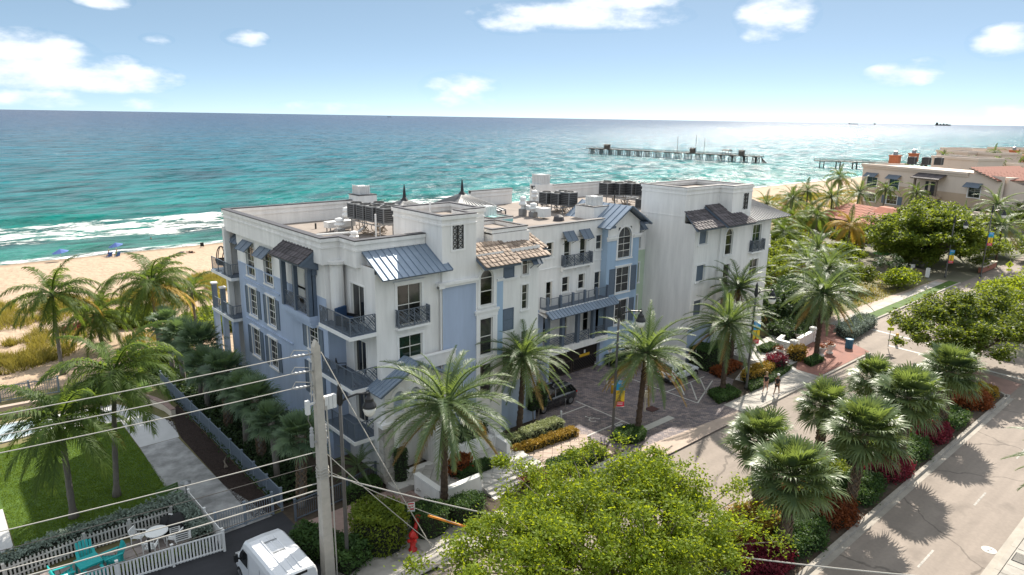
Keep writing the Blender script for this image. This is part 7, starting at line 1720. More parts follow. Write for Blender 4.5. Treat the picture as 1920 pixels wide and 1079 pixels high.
mb.lathe([(.36, .93), (.38, .96), (.3, .99), (.27, .95)], 16, (69.1, 26.8, 0)); mb.build('slats', 'can_blue', t, kind='stuff')
def urn(x, y, s, label, flower=True):
    t = thing('planter_urn', label, 'planter', (x, y, 0), 0, 'white urn planters'); MB().lathe([(.34*s, 0), (.34*s, .12*s), (.22*s, .2*s), (.26*s, .35*s), (.42*s, .7*s), (.5*s, .85*s), (.5*s, .92*s), (.42*s, .92*s), (.38*s, .8*s), (.001, .8*s)], 14, (x, y, 0)).build('urn', 'pot_white', t, smooth=True)
    P = rng.normal(size=(240, 3))*np.array([.25, .25, .14])*s+np.array([0, 0, .98*s]); V, F = leaf_quads(P, np.full(len(P), .075)); link('flowers', raw_mesh('flowers', V, F, 'leaf_rust' if flower else 'leaf_hedge'), t, kind='stuff')
urn(64.5, 27.5, 1.0, 'white urn planter nearest the large date palm'); urn(65.9, 27.3, 1.0, 'white urn planter closer to the blue bin'); urn(61.0, 29.9, .9, 'white urn on the far terrace wall with orange flowers'); urn(67.0, 31.0, 1.0, 'white urn planter behind, by the dark hedge', False)
t = thing('flower_pot', 'round white pot of soil on the terrace by the date palm', 'pot', (20.95, 29.6, .4)); MB().lathe([(.22, 0), (.34, .35), (.36, .42), (.31, .42), (.28, .34), (.001, .34)], 14, (20.95, 29.6, .4)).build('pot', 'pot_white', t, smooth=True); MB().lathe([(.28, .345), (.001, .36)], 12, (20.95, 29.6, .4)).build('soil_fill', 'terracotta', t)
# low white garden walls
def low_wall(label, pts, z0, h, piers=(), th=.28):
    t = thing('garden_wall', label, 'wall', (pts[0][0], pts[0][1], z0)); mb, mc = MB(), MB()
    for i, ((x0, y0), (x1, y1)) in enumerate(zip(pts, pts[1:])):
        a, b = Vector((x0, y0, z0)), Vector((x1, y1, z0)); mb.bar(a+Vector((0, 0, h/2)), b+Vector((0, 0, h/2)), th, h); mc.bar(a+Vector((0, 0, h+.05+.003*i)), b+Vector((0, 0, h+.05+.003*i)), th+.1, .09)
    mb.build('wall_body', 'stucco', t); mc.build('coping', 'trim_white', t)
    for x, y in piers:
        mb = MB(); mb.box(x-.26, x+.26, y-.26, y+.26, z0, z0+h+.25); mb.box(x-.34, x+.34, y-.34, y+.34, z0+h+.251, z0+h+.36); mb.ext([(x-.3, y-.3, z0+h+.361), (x+.3, y-.3, z0+h+.361), (x+.3, y+.3, z0+h+.361), (x-.3, y+.3, z0+h+.361)], (0, 0, .06)); mb.build('pier', 'stucco', t)
low_wall('white wall corner around the terrace behind the nearest date palm', [(20.55, 31.6), (20.55, 29.0), (23.4, 29.0)], -.02, 1.2)
low_wall('white wall with a capped pier between the arch and the tiled walk', [(23.6, 33.0), (27.6, 32.6), (27.45, 31.1)], .3, .85, [(27.6, 32.6)])
low_wall('white curved wall of the far terrace', [(58.0, 33.6), (60.4, 33.9), (63.2, 33.6)], .3, .8); low_wall('short white wall with a pier at the far terrace steps', [(62.6, 29.4), (62.6, 31.0), (64.4, 31.4)], -.02, 1.1, [(62.6, 29.4)]); low_wall('white wall beside the dark hedge at the plaza', [(64.6, 29.9), (68.4, 30.2)], -.02, 1.1, [(68.4, 30.2)])
# park wall with posts, parasol
t = thing('park_wall', 'low dark park wall with white posts under the shade tree', 'wall', (113, 37, 0)); mb = MB(); mb.bar((115.8, 42, .45), (112.0, 33.8, .45), .3, .9); mb.build('wall_body', 'wood_grey', t)
for f in (0, .35, .7, 1): x, y = 115.8-3.8*f, 42-8.2*f; MB().box(x-.22, x+.22, y-.22, y+.22, 0, 1.35).build('post', 'stucco', t)
def parasol(x, y, z, r, h, m, label, tilt=0.0):
    t = thing('parasol', label, 'parasol', (x, y, z)); MB().tube([(x, y, z), (x, y, z+h)], .03, 6).build('pole', 'white_metal', t)
    mb = MB(); n = 8; V = [(x, y, z+h+.1)]+[(x+r*math.cos(2*math.pi*i/n), y+r*math.sin(2*math.pi*i/n), z+h-.45+tilt*math.cos(2*math.pi*i/n)) for i in range(n)]
    mb.add(V, [(0, 1+i, 1+(i+1) % n) for i in range(n)]); mb.build('canopy', m, t)
parasol(115.0, 41.4, 0, 1.6, 2.4, 'umbrella_green', 'green parasol behind the park wall')

# ================================================================ fences
def picket_fence(name, label, pts, h, gap, pw, m, rails=(.25, .8), post_every=2.4, z=0.0, pt=.02, point=False):
    t = thing(name, label, 'fence', (pts[0][0], pts[0][1], z)); W0 = Vector((pts[0][0], pts[0][1], z)); n_obj = 0
    mb = MB(); hp = h-.06
    if point: mb.ext([(-pw/2, 0, .06), (pw/2, 0, .06), (pw/2, 0, hp), (0, 0, hp+.08), (-pw/2, 0, hp)], (0, pt, 0))
    else: mb.box(-pw/2, pw/2, 0, pt, .06, hp)
    proto = None; rest = MB()
    for (x0, y0), (x1, y1) in zip(pts, pts[1:]):
        a, b = Vector((x0, y0, z)), Vector((x1, y1, z)); L = (b-a).length; d = (b-a)/L; ang = math.atan2(d.y, d.x); n = int(L/gap)
        rb = MB()
        for r in rails: rb.bar(a+Vector((0, 0, h*r)), b+Vector((0, 0, h*r)), .04, .07)
        rb.build('rail', m, t)
        np_ = max(1, round(L/post_every)); first = (x0, y0) == pts[0]
        for k in range(0 if first else 1, np_+1):
            p = a.lerp(b, k/np_); pm = MB(); pm.box(p.x-.055, p.x+.055, p.y-.055, p.y+.055, z, z+h+.06); pm.ext([(p.x-.07, p.y-.07, z+h+.061), (p.x+.07, p.y-.07, z+h+.061), (p.x+.07, p.y+.07, z+h+.061), (p.x-.07, p.y+.07, z+h+.061)], (0, 0, .05)); pm.build('post', m, t)
        for k in range(n):
            p = a+d*gap*(k+.5)
            if n_obj < 290:
                if proto is None: o = mb.build('picket', m, None, local=True); o.parent = t; proto = o.data
                else: o = piece('picket', proto, t, (0, 0, 0))
                o.location = p-W0; o.rotation_euler = (0, 0, ang); n_obj += 1
            else: rest.bar(p+Vector((0, 0, .06)), p+Vector((0, 0, hp)), pw, pt)
    if rest.v: rest.build('pickets', m, t, kind='stuff')
    return t
picket_fence('picket_fence', 'bright white vinyl picket fence along the dark side road', [(-1.0, 33.6+.95), (5.0, 33.72), (9.72, 33.05)], 1.15, .155, .085, 'vinyl_fence', (.12, .93))
picket_fence('picket_fence', 'white fence panel between the patio and the concrete path', [(9.72, 33.2), (9.62, 38.3)], 1.15, .155, .085, 'vinyl_fence', (.12, .93))
picket_fence('picket_fence', 'weathered white picket fence between the lawn hedge and the patio', [(-3, 37.0), (0.9, 37.1), (4.3, 37.45), (8.4, 37.3)], 1.0, .17, .08, 'picket_weathered', (.3, .8), point=True)
picket_fence('metal_fence', 'long blue-grey metal fence between the mulch bed and the sabal palms', [(13.55, 34.8), (13.55, 58.5)], 1.35, .12, .03, 'fence_blue', (.08, .96), 2.0)
MB().box(13.56, 13.565, 34.9, 58.4, .1, 1.3).build('mesh_panel', 'fence_blue', bpy.data.objects['metal_fence'])
picket_fence('metal_gate', 'blue-grey metal gate across the concrete path end', [(9.9, 34.75), (13.0, 34.75)], 1.3, .13, .03, 'fence_blue', (.08, .96), 1.6)
picket_fence('metal_fence', 'dark metal railing below the lowest balcony beside the small palm', [(13.7, 33.3), (17.0, 33.5), (19.3, 34.2)], 1.25, .13, .025, 'rail', (.1, .95), 2.2)
picket_fence('beach_fence', 'slim metal fence at the beach behind the pool', [(-16, 64.2), (3.2, 63.1), (7.0, 62.4)], 1.3, .16, .03, 'fence_blue', (.08, .95), 2.4)
picket_fence('metal_fence', 'short black railing on the far terrace beside the steps', [(63.0, 31.2), (66.0, 31.6)], 1.0, .14, .025, 'rail', (.1, .95), 1.6)

# ================================================================ neighbour patio
flags('patio_slab', -1.0, 8.6, 34.9, 37.0, 12, 3, .01, 'patio_slab')
def plastic_chair(x, y, rz, label):
    t = thing('patio_chair', label, 'chair', (x, y, .01), rz, 'white chairs round the white table'); f = MB()
    for a in (-.27, .27):
        for b in (-.25, .25): f.bar((a*1.08, b*1.1, 0), (a, b, .42), .04)
        f.bar((a, .25, .42), (a*.95, .36, .84), .04); f.bar((a, -.27, .63), (a, .3, .63), .06, .03); f.bar((a, -.25, .42), (a, -.27, .63), .04)
    f.build('frame', 'white_plastic', t, local=True); s = MB(); [s.box(-.26+.105*k, -.26+.105*k+.09, -.27, .25, .42, .445) for k in range(5)]; s.build('seat', 'white_plastic', t, local=True)
    b = MB(); [b.bar((-.2+.1*k, .27, .47), (-.2+.1*k, .365, .82), .07, .02) for k in range(5)]; b.bar((-.27, .365, .85), (.27, .365, .85), .06, .04); b.build('backrest', 'white_plastic', t, local=True)
tx, ty = 7.3, 35.95
t = thing('patio_table', 'round white patio table', 'table', (tx, ty, .01)); MB().lathe([(.55, .68), (.56, .70), (.55, .73), (.001, .735)], 24, (tx, ty, .01)).build('table_top', 'white_plastic', t)
for k in range(4): a = R(45+90*k); MB().bar((tx+.4*math.cos(a), ty+.4*math.sin(a), .01), (tx+.3*math.cos(a), ty+.3*math.sin(a), .69), .05).build('leg', 'white_plastic', t)
for (dx, dy), lab in (((-.72, .62), 'white patio chair on the hedge side of the round table'), ((.78, .62), 'white patio chair between round table and covered grill'), ((-.5, -.78), 'white patio chair on the turquoise table side of the round table'), ((.66, -.66), 'white patio chair nearest the picket fence')): plastic_chair(tx+dx, ty+dy, math.atan2(dy, dx)-math.pi/2, lab)
def adirondack(x, y, rz, label):
    t = thing('slatted_armchair', label, 'chair', (x, y, .01), rz, 'turquoise chairs round the turquoise table'); f = MB()
    for a in (-.33, .33): f.bar((a, -.4, 0), (a, -.4, .52), .07, .04); f.bar((a, -.42, .36), (a, .42, .05), .04, .1); f.bar((a*1.05, -.5, .54), (a*1.05, .34, .56), .13, .03); f.bar((a, .3, 0), (a, .3, .54), .06, .04)
    f.build('frame', 'turquoise', t, local=True)
    for k in range(5): MB().bar((-.3, -.4+.15*k, .39-.055*k), (.3, -.4+.15*k, .39-.055*k), .12, .025).build('seat_slat', 'turquoise', t, local=True)
    for k in range(5): u = -.26+.13*k; hh = .98-.5*abs(u)**1.5; MB().bar((u, .24, .2), (u*1.15, .52, hh), .115, .025).build('back_slat', 'turquoise', t, local=True)
qx, qy = 4.1, 35.5
t = thing('square_table', 'turquoise slatted square table', 'table', (qx, qy, .01), R(8)); 
for k in range(8): MB().box(-.5, .5, -.5+k*.125, -.5+k*.125+.115, .66, .69).build('table_slat', 'turquoise', t, local=True)
MB().box(-.48, .48, -.48, .48, .58, .655).build('apron', 'turquoise', t, local=True)
for a in (-.43, .43):
    for b in (-.43, .43): MB().box(a-.04, a+.04, b-.04, b+.04, 0, .579).build('leg', 'turquoise', t, local=True)
for (dx, dy), lab in (((.05, 1.05), 'turquoise armchair with its back to the hedge'), ((1.1, .1), 'turquoise armchair facing the table from the round table side'), ((.15, -1.05), 'turquoise armchair half cut by the picture edge'), ((-1.1, .05), 'turquoise armchair on the far side from the van')): adirondack(qx+dx, qy+dy, math.atan2(dy, dx)-math.pi/2, lab)
t = thing('covered_grill', 'grill under a black cover in the patio corner', 'grill', (8.5, 36.2, 0)); MB().lathe([(.62, 0), (.66, .3), (.6, .75), (.45, 1.0), (.2, 1.12), (.001, 1.15)], 10, (8.5, 36.2, .01)).build('cover', 'grill_cover', t, smooth=True); MB().lathe([(.4, 0), (.38, .5), (.3, .85), (.001, .9)], 9, (8.0, 36.7, .01)).build('cover', 'grill_cover', t, smooth=True)
post('patio_post', 'dark slim post inside the white picket fence', 'post', 6.6, 34.5, 0, 1.35, .05, 'black_metal')
plate_sign(8.1, 34.2, .75, .78, .5, 'white notice board with dark print on the picket fence', lines=4, rz=R(-8)); plate_sign(8.0, 35.2, .55, .5, .5, 'smaller white notice behind the fence notice board', lines=4, rz=R(-8))
t = thing('garden_bench', 'green garden bench at the corner of the lawn', 'bench', (9.0, 39.7, 0), R(12)); 
for k in range(3): MB().box(-.65, .65, -.22+k*.15, -.22+k*.15+.13, .43, .46).build('seat_slat', 'bench_green', t, local=True)
for k in range(3): MB().bar((-.65, .28+.03*k, .56+k*.14), (.65, .28+.03*k, .56+k*.14), .03, .12).build('back_slat', 'bench_green', t, local=True)
for a in (-.58, .58): mb = MB(); mb.bar((a, -.2, 0), (a, -.2, .43), .05); mb.bar((a, .24, 0), (a, .36, .9), .05); mb.build('leg', 'black_metal', t, local=True)
t = thing('garden_lamp', 'grey dish shaped lamp on a short post by the bench', 'lamp', (9.75, 39.2, 0)); MB().tube([(9.75, 39.2, 0), (9.75, 39.2, 1.1)], .04, 6).build('post', 'galv', t); MB().lathe([(.05, 1.1), (.28, 1.16), (.3, 1.22), (.16, 1.32), (.001, 1.36)], 12, (9.75, 39.2, 0)).build('head', 'galv', t)
t = thing('paddle_board', 'white paddle board with an orange patch lying at the patio edge', 'paddle board', (1.7, 35.6, .02), R(15)); MB().ext([(1.1*math.cos(a), .36*math.sin(a), .05) for a in np.linspace(0, 2*math.pi, 17)[:-1]], (0, 0, .1)).build('board', 'white_plastic', t, local=True); MB().ext([(.05+.36*math.cos(a), .17*math.sin(a), .151) for a in np.linspace(0, 2*math.pi, 13)[:-1]], (0, 0, .008)).build('deck_pad', 'orange_plastic', t, local=True)
t = thing('driftwood', 'pale dry branch lying on the mulch bed', 'branch', (12.9, 42.0, .02)); mb = MB(); [mb.tube([(12.7+.1*k, 41.6, .1), (12.9, 42+.1*k, .2), (13.1+.1*(k-1), 42.7, .1+.1*k)], [.04, .035, .01], 5) for k in range(3)]; mb.build('branch', 'bark_pale', t)

# ================================================================ vehicles
def loft(mb, st):
    """st: list of (x, [(y,z)...]) half sections, mirrored over y=0"""
    n = len(st[0][1]); b = len(mb.v); ring = []
    for x, sec in st:
        r = [(x, y, z) for y, z in sec]+[(x, -y, z) for y, z in reversed(sec)]; ring.append(len(r)); mb.v.extend(r)
    m = 2*n
    for i in range(len(st)-1):
        for j in range(m): mb.f.append([b+i*m+j, b+i*m+(j+1) % m, b+(i+1)*m+(j+1) % m, b+(i+1)*m+j]); mb.m.append(mb.k)
    mb.f.append([b+j for j in range(m)]); mb.m.append(mb.k); mb.f.append([b+(len(st)-1)*m+j for j in range(m)][::-1]); mb.m.append(mb.k)
def wheel(t, x, y, r, w=.22):
    s = 1 if y > 0 else -1
    def lat(prof, n=18):
        mb = MB(); mb.lathe(prof, n); mb.v = [(x+p[0], y+s*p[2], r+p[1]) for p in mb.v]; return mb
    o = lat([(r*.6, -w*.5), (r*.97, -w*.5), (r, -w*.35), (r, w*.3), (r*.97, w*.45), (r*.66, w*.5), (.001, w*.3)]).build('wheel', 'tyre', t, local=True, smooth=False)
    q = lat([(r*.64, w*.505), (r*.62, w*.40), (r*.2, w*.46), (.001, w*.48)]).build('rim', 'rim', None, local=True); q.parent = o
    mb = MB()
    for k in range(5):
        a = 2*math.pi*k/5+.3; mb.bar((x+r*.12*math.cos(a), y+s*w*.46, r+r*.12*math.sin(a)), (x+r*.6*math.cos(a), y+s*w*.5, r+r*.6*math.sin(a)), .05, .03)
    q = mb.build('spoke', 'rim', None, local=True); q.parent = o
def suv(x, y, z, rz, label, paint, L=4.25, W=1.8, Hh=1.58, cladding=True):
    t = thing('parked_car', label, 'car', (x, y, z), rz); h = L/2; w = W/2
    def sec(zb, zs, ws, top=.02): return [(ws*.86, zb), (ws*.98, zb+.12), (ws, zb+(zs-zb)*.45), (ws*.985, zs-.12), (ws*.94, zs-.02), (ws*.6, zs+top), (0, zs+top+.015)]
    mb = MB(); loft(mb, [(-h, sec(.5, .88, w*.80, .0)), (-h+.06, sec(.36, .98, w*.90)), (-h+.35, sec(.25, 1.02, w*.975)), (-.9, sec(.22, 1.03, w)), (.2, sec(.22, 1.0, w*.99)), (.9, sec(.22, .99, w*.985)), (1.35, sec(.23, .96, w*.97)), (h-.32, sec(.27, .88, w*.92)), (h-.08, sec(.36, .76, w*.80)), (h, sec(.45, .66, w*.66))])
    mb.build('body', paint, t, local=True, smooth=True)
    # cabin glass and painted roof, pillars
    zb, zr = .985, Hh-.05; B_ = [(-h+.12, w*.86), (1.12, w*.84)]; T_ = [(-h+.55, w*.66), (.12, w*.68)]
    g = MB(); g.hexa([(B_[0][0], -B_[0][1], zb), (B_[1][0], -B_[1][1], zb), (B_[1][0], B_[1][1], zb), (B_[0][0], B_[0][1], zb), (T_[0][0], -T_[0][1], zr), (T_[1][0], -T_[1][1], zr), (T_[1][0], T_[1][1], zr), (T_[0][0], T_[0][1], zr)]); g.build('windows', 'car_glass', t, local=True)
    r = MB(); loft(r, [(T_[0][0]-.10, [(T_[0][1]*.9, zr-.03), (T_[0][1]*.95, zr+.01), (0, zr+.03)]), (T_[0][0]+.1, [(T_[0][1]+.03, zr-.02), (T_[0][1]-.02, zr+.035), (0, zr+.055)]), (-.6, [(T_[0][1]+.05, zr-.015), (T_[0][1], zr+.05), (0, zr+.075)]), (T_[1][0], [(T_[1][1]+.02, zr-.02), (T_[1][1]-.04, zr+.03), (0, zr+.055)])]); r.build('roof_panel', paint, t, local=True, smooth=True)
    p = MB()
    for s in (-1, 1):
        p.bar((B_[1][0]+.02, s*B_[1][1], zb), (T_[1][0], s*T_[1][1], zr), .07, .05); p.bar((B_[0][0], s*B_[0][1], zb), (T_[0][0], s*T_[0][1], zr), .16, .09)
        for bx, tx_ in ((.12, -.02), (-.95, -.98)): p.bar((bx, s*(w*.862), zb), (tx_, s*(w*.682), zr), .07, .03)
        p.bar((-h+.45, s*w*.86, zb+.06), (-h+.75, s*w*.69, zr-.04), .2, .04)
    p.build('pillars', paint, t, local=True)
    if cladding:
        c = MB()
        for s in (-1, 1): c.box(-h+.75, h-.8, s*w-.015 if s > 0 else s*w-.004, s*w+.004 if s > 0 else s*w+.015, .22, .40)
        for xx in (-h+.83, h-.83):
            for s in (-1, 1):
                pts = [(xx+.42*math.cos(R(a)), s*(w-.035), .34+.42*math.sin(R(a))) for a in range(0, 181, 20)]; c.ext(pts+[(xx-.42, s*(w-.035), .24), (xx+.42, s*(w-.035), .24)], (0, s*.045, 0))
        c.box(-h-.012, -h+.1, -w*.74, w*.74, .34, .56); c.box(h-.2, h-.02, -w*.6, w*.6, .3, .45); c.build('cladding', 'plastic_black', t, local=True)
    for xx in (-h+.83, h-.83):
        for s in (-1, 1): wheel(t, xx, s*(w-.09), .345)
    for s in (-1, 1):
        MB().box(-h-.015, -h+.14, s*w*.72-.16, s*w*.72+.16, .80, .93).build('tail_light', 'red_light', t, local=True); MB().box(h-.24, h-.05, s*w*.66-.15, s*w*.66+.15, .62, .72).build('headlight', 'porcelain', t, local=True)
        m = MB(); m.bar((.82, s*w*.9, 1.0), (.80, s*(w+.1), 1.04), .1, .1); m.cbox(.78, s*(w+.10), .98, .12, .18, .14); m.build('mirror', paint, t, local=True)
        d = MB()
        for xx in (.95, -.08, -1.08): d.box(xx-.006, xx+.006, s*w-.004 if s > 0 else s*w-.006, s*w+.006 if s > 0 else s*w+.004, .42, .97)
        d.build('door_gap', 'dark_void', t, local=True)
        for xx in (-.0, -.98): MB().box(xx+.02, xx+.2, s*w-.01, s*w+.02, .82, .86).build('door_handle', paint, t, local=True)
    MB().box(-h-.018, -h, -.25, .25, .62, .74).build('number_plate', 'sign_white', t, local=True)
suv(48.65, 32.8, .0, 0.0, 'white compact SUV parked beside the hatched bay', 'car_white')
suv(35.75, 35.75, .0, math.pi, 'glossy black SUV parked nose to the hedge by the date palm', 'car_black', 4.6, 1.88, 1.56, False)
def van(x, y, z, rz, label):
    t = thing('delivery_van', label, 'van', (x, y, z), rz); w = 1.0
    def sec(zb, zs, ws): return [(ws*.9, zb), (ws, zb+.15), (ws*1.0, zb+(zs-zb)*.5), (ws*.955, zs-.35), (ws*.90, zs-.12), (ws*.80, zs-.02), (0, zs+.02)]
    mb = MB(); loft(mb, [(-2.75, sec(.45, 2.42, w*.965)), (-2.7, sec(.4, 2.5, w)), (-1.0, sec(.35, 2.54, w)), (.7, sec(.35, 2.52, w)), (1.15, sec(.35, 2.40, w*.99)), (1.5, sec(.35, 1.98, w*.985)), (1.95, sec(.35, 1.38, w*.975)), (2.1, sec(.35, 1.22, w*.96)), (2.5, sec(.35, 1.02, w*.9)), (2.72, sec(.4, .82, w*.8)), (2.78, sec(.45, .7, w*.7))]); mb.build('body', 'van_white', t, local=True, smooth=False)
    MB().add([(1.13, -.80, 2.37), (1.13, .80, 2.37), (1.97, .86, 1.36), (1.97, -.86, 1.36)], [(0, 1, 2, 3)]).build('windscreen', 'car_glass', t, local=True)
    o = bpy.data.objects[[c for c in t.children if c.name.startswith('windscreen')][0].name]; o.location = (.03, 0, .035)
    for s in (-1, 1):
        MB().ext([(.55, s*1.004, 1.28), (1.62, s*.995, 1.25), (1.5, s*.985, 1.62), (1.12, s*.962, 2.02), (.55, s*.965, 2.05)], (0, s*.012, 0)).build('side_window', 'car_glass', t, local=True)
        m = MB(); m.bar((1.45, s*.98, 1.35), (1.5, s*1.18, 1.42), .06); m.cbox(1.48, s*1.2, 1.25, .12, .18, .38); m.build('mirror', 'plastic_black', t, local=True)
        d = MB()
        for xx in (.45, -.95): d.box(xx-.008, xx+.008, s*1.0-.006, s*1.0+.006, .5, 2.05)
        d.box(-2.6, .4, s*1.0-.012, s*1.0+.012, .95, 1.0); d.build('door_gap', 'galv', t, local=True)
        for xx in (-1.75, 1.75): wheel(t, xx, s*.88, .36, .24)
        MB().box(-2.77, -2.6, s*.9-.06, s*.9+.06, .9, 1.35).build('tail_light', 'red_light', t, local=True); MB().box(2.35, 2.6, s*.72-.16, s*.72+.14, .78, 1.0).build('headlight', 'porcelain', t, local=True)
    MB().cbox(-2.72, 0, 2.3, .08, .95, .13).build('brake_light', 'plastic_black', t, local=True)
    mb = MB()
    for yy in (-.32, 0, .32): mb.box(-2.55, .5, yy-.04, yy+.04, 2.535, 2.568)
    mb.build('roof_rib', 'van_white', t, local=True)
    for xx in (-.9, .1): MB().box(xx, xx+.06, -.3, .3, 2.57, 2.59).build('roof_mark', 'galv', t, local=True)
    MB().box(-2.76, -2.752, -.005, .005, .5, 2.25).build('door_gap', 'galv', t, local=True); MB().box(-2.85, -2.72, -.92, .92, .38, .55).build('bumper', 'plastic_black', t, local=True)
van(10.5, 28.55, -.03, R(90), 'white panel van parked on the dark side road by the picket fence')

# ================================================================ people
def skin_body(name, J, E, Rr, m, parent, lv=1):
    me = bpy.data.meshes.new(name); me.from_pydata(J, E, []); o = bpy.data.objects.new(name, me); col.objects.link(o); me.materials.append(MATS[m]); o.parent = parent
    sk = o.modifiers.new('skin', 'SKIN'); sk.use_smooth_shade = True
    for i, r in enumerate(Rr): d = me.skin_vertices[0].data[i]; d.radius = (r, r) if not isinstance(r, tuple) else r; d.use_root = (i == 0)
    s = o.modifiers.new('sub', 'SUBSURF'); s.levels = lv; s.render_levels = lv
    return o
def person(x, y, z, rz, label, top='cloth_black', bottom='cloth_pink', hair='hair_blond', pose='walk', skin='skin', cap=None, s=1.0, female=False, cat='person', group=None):
    t = thing('person', label, cat, (x, y, z), rz, group)
    if pose == 'walk': hip, kn, an, toe, el, wr = .92, ((.16, .50), (-.08, .50)), ((.27, .09), (-.32, .13)), ((.40, .03), (-.20, .04)), ((-.16, 1.15), (.10, 1.15)), ((-.20, .92), (.26, .95))
    elif pose == 'sit': hip, kn, an, toe, el, wr = .40, ((.44, .46), (.44, .46)), ((.52, .07), (.52, .07)), ((.66, .03), (.66, .03)), ((.05, .62), (.05, .62)), ((.25, .52), (.25, .52))
    else: hip, kn, an, toe, el, wr = .92, ((.03, .5), (.0, .5)), ((0, .09), (0, .09)), ((.14, .03), (.14, .03)), ((-.03, 1.15), (-.03, 1.15)), ((.04, .9), (.04, .9))
    sh = hip+.49; J = [(0, 0, hip), (0, 0, hip+.16), (.01, 0, hip+.34), (.0, 0, sh+.02), (.01, 0, sh+.12), (.03, 0, sh+.24), (.04, 0, sh+.32)]; Rr = [.135, .115, .14, .10, .055, .10, .075]
    E = [(0, 1), (1, 2), (2, 3), (3, 4), (4, 5), (5, 6)]
    def add(p, q, r): J.append(p); Rr.append(r); E.append((q, len(J)-1)); return len(J)-1
    for k, sd in enumerate((-1, 1)):
        a = add((0, sd*.09, hip-.06), 0, .09); b = add((kn[k][0], sd*.10, kn[k][1]), a, .06); c = add((an[k][0], sd*.10, an[k][1]), b, .04); add((toe[k][0], sd*.11, toe[k][1]), c, .032)
        a = add((0, sd*.17, sh-.03), 3, .055); b = add((el[k][0], sd*.22, el[k][1] if pose != 'sit' else el[k][1]), a, .04); c = add((wr[k][0], sd*.22, wr[k][1]), b, .028)
        dv = Vector((wr[k][0]-el[k][0], 0, wr[k][1]-el[k][1])).normalized(); p = Vector((wr[k][0], sd*.22, wr[k][1])); h_ = add(tuple(p+dv*.07), c, .034)
        for j in range(4): f1 = add(tuple(p+dv*.12+Vector((.018*(j-1.5), 0, 0))), h_, .011); add(tuple(p+dv*(.17+.012*(1.5-abs(j-1.5)))+Vector((.022*(j-1.5)+.01, sd*-.01, 0))), f1, .009)
        add(tuple(p+dv*.08+Vector((.05, sd*-.02, 0))), h_, .011)
    o = skin_body('body', J, E, Rr, skin, t); t.scale = (s, s, s)
    # shirt and shorts follow the body, a little larger
    Js = [(0, 0, hip+.02), (0, 0, hip+.16), (.01, 0, hip+.34), (0, 0, sh+.03)]; Es = [(0, 1), (1, 2), (2, 3)]; Rs = [.14, .13, .155, .10]
    for k, sd in enumerate((-1, 1)): Js += [(0, sd*.17, sh-.03), (el[k][0]*.55, sd*.20, sh-.03+(el[k][1]-sh+.03)*.6)]; Rs += [.075, .062]; n = len(Js); Es += [(3, n-2), (n-2, n-1)]
    skin_body('shirt', Js, Es, Rs, top, t)
    Js = [(0, 0, hip+.05)]; Es, Rs = [], [.15]
    for k, sd in enumerate((-1, 1)): Js += [(0, sd*.09, hip-.06), (kn[k][0]*.62, sd*.10, hip-.06+(kn[k][1]-hip+.06)*.62)]; Rs += [.105, .09]; n = len(Js); Es += [(0, n-2), (n-2, n-1)]
    skin_body('shorts', Js, Es, Rs, bottom, t)
    hz = sh+.30
    MB().lathe([(.02, -.16 if female else -.06), (.10, -.1 if female else -.02), (.118, .04), (.10, .11), (.04, .15), (.001, .155)], 10, (.01, 0, hz)).build('hair' if not cap else 'cap', cap or hair, t, local=True, smooth=True)
    if cap: MB().box(.09, .2, -.07, .07, hz+.02, hz+.04).build('cap_brim', cap, t, local=True)
    f = MB(); f.box(.125, .15, -.012, .012, hz-.075, hz-.045); [f.box(.115, .128, a-.012, a+.012, hz-.03, hz-.018) for a in (-.035, .035)]; f.box(.112, .126, -.025, .025, hz-.115, hz-.105); f.build('face', 'hair_blond', t, local=True)
    for k, sd in enumerate((-1, 1)): MB().cbox(toe[k][0]-.1, sd*.11, toe[k][1]-.03, .27, .095, .07).build('shoe', 'cloth_white', t, local=True)
    return t
person(51.55, 26.15, .02, R(12), 'blond walker in a black top and pale shorts on the pavement', 'cloth_black', 'cloth_pink', 'hair_blond', 'walk', 'skin', female=True)
person(51.75, 25.25, .02, R(5), 'walker in dark clothes and a white cap on the pavement', 'cloth_black', 'cloth_black', 'hair_blond', 'walk', 'skin_tan', cap='cloth_white', s=1.03)

# ================================================================ the beach
def sandz(x, y): return float(np.interp(y, [71, 74, 84, 92, 102, 120, 128, 135], [-.16, -.1, .1, .2, -.55, -1.25, -1.6, -2.26]))
parasol(17.6, 130.6, sandz(0, 130.6), 1.25, 1.9, 'umbrella_blue', 'blue beach parasol behind the tall slim coconut palm', .2); parasol(25.6, 130.4, sandz(0, 130.4), 1.15, 2.1, 'umbrella_blue', 'blue beach parasol shading two people in low chairs', .25)
for i, (x, y, sh, pn, lab, rz) in enumerate(((24.0, 128.0, 'cloth_blue', 'cloth_blue', 'person in blue sitting in a low chair by the parasol', 2.0), (25.1, 127.6, 'cloth_green', 'cloth_green', 'person in green sitting by the parasol', 2.0))):
    zz = sandz(x, y); person(x, y, zz-.05, rz, lab, sh, pn, 'hair_blond', 'sit', 'skin_tan')
    c = thing('beach_chair', ['low blue beach chair of the person in blue', 'low blue beach chair of the person in green'][i], 'chair', (x, y, zz), rz); MB().box(-.25, .3, -.3, .3, .16, .22).build('seat', 'cloth_blue', c, local=True); MB().bar((-.22, 0, .2), (-.5, 0, .9), .6, .04).build('backrest', 'cloth_blue', c, local=True)
    mb = MB(); [mb.bar((a, b, 0), (a, b, .16), .04) for a in (-.22, .28) for b in (-.28, .28)]; mb.build('leg', 'galv', c, local=True)
p = person(34.6, 123.6, sandz(0, 123.6)+.15, R(160), 'sunbather lying on the sand', 'cloth_black', 'cloth_black', 'hair_blond', 'stand', 'skin_tan'); p.rotation_euler = (R(88), 0, R(40)); 
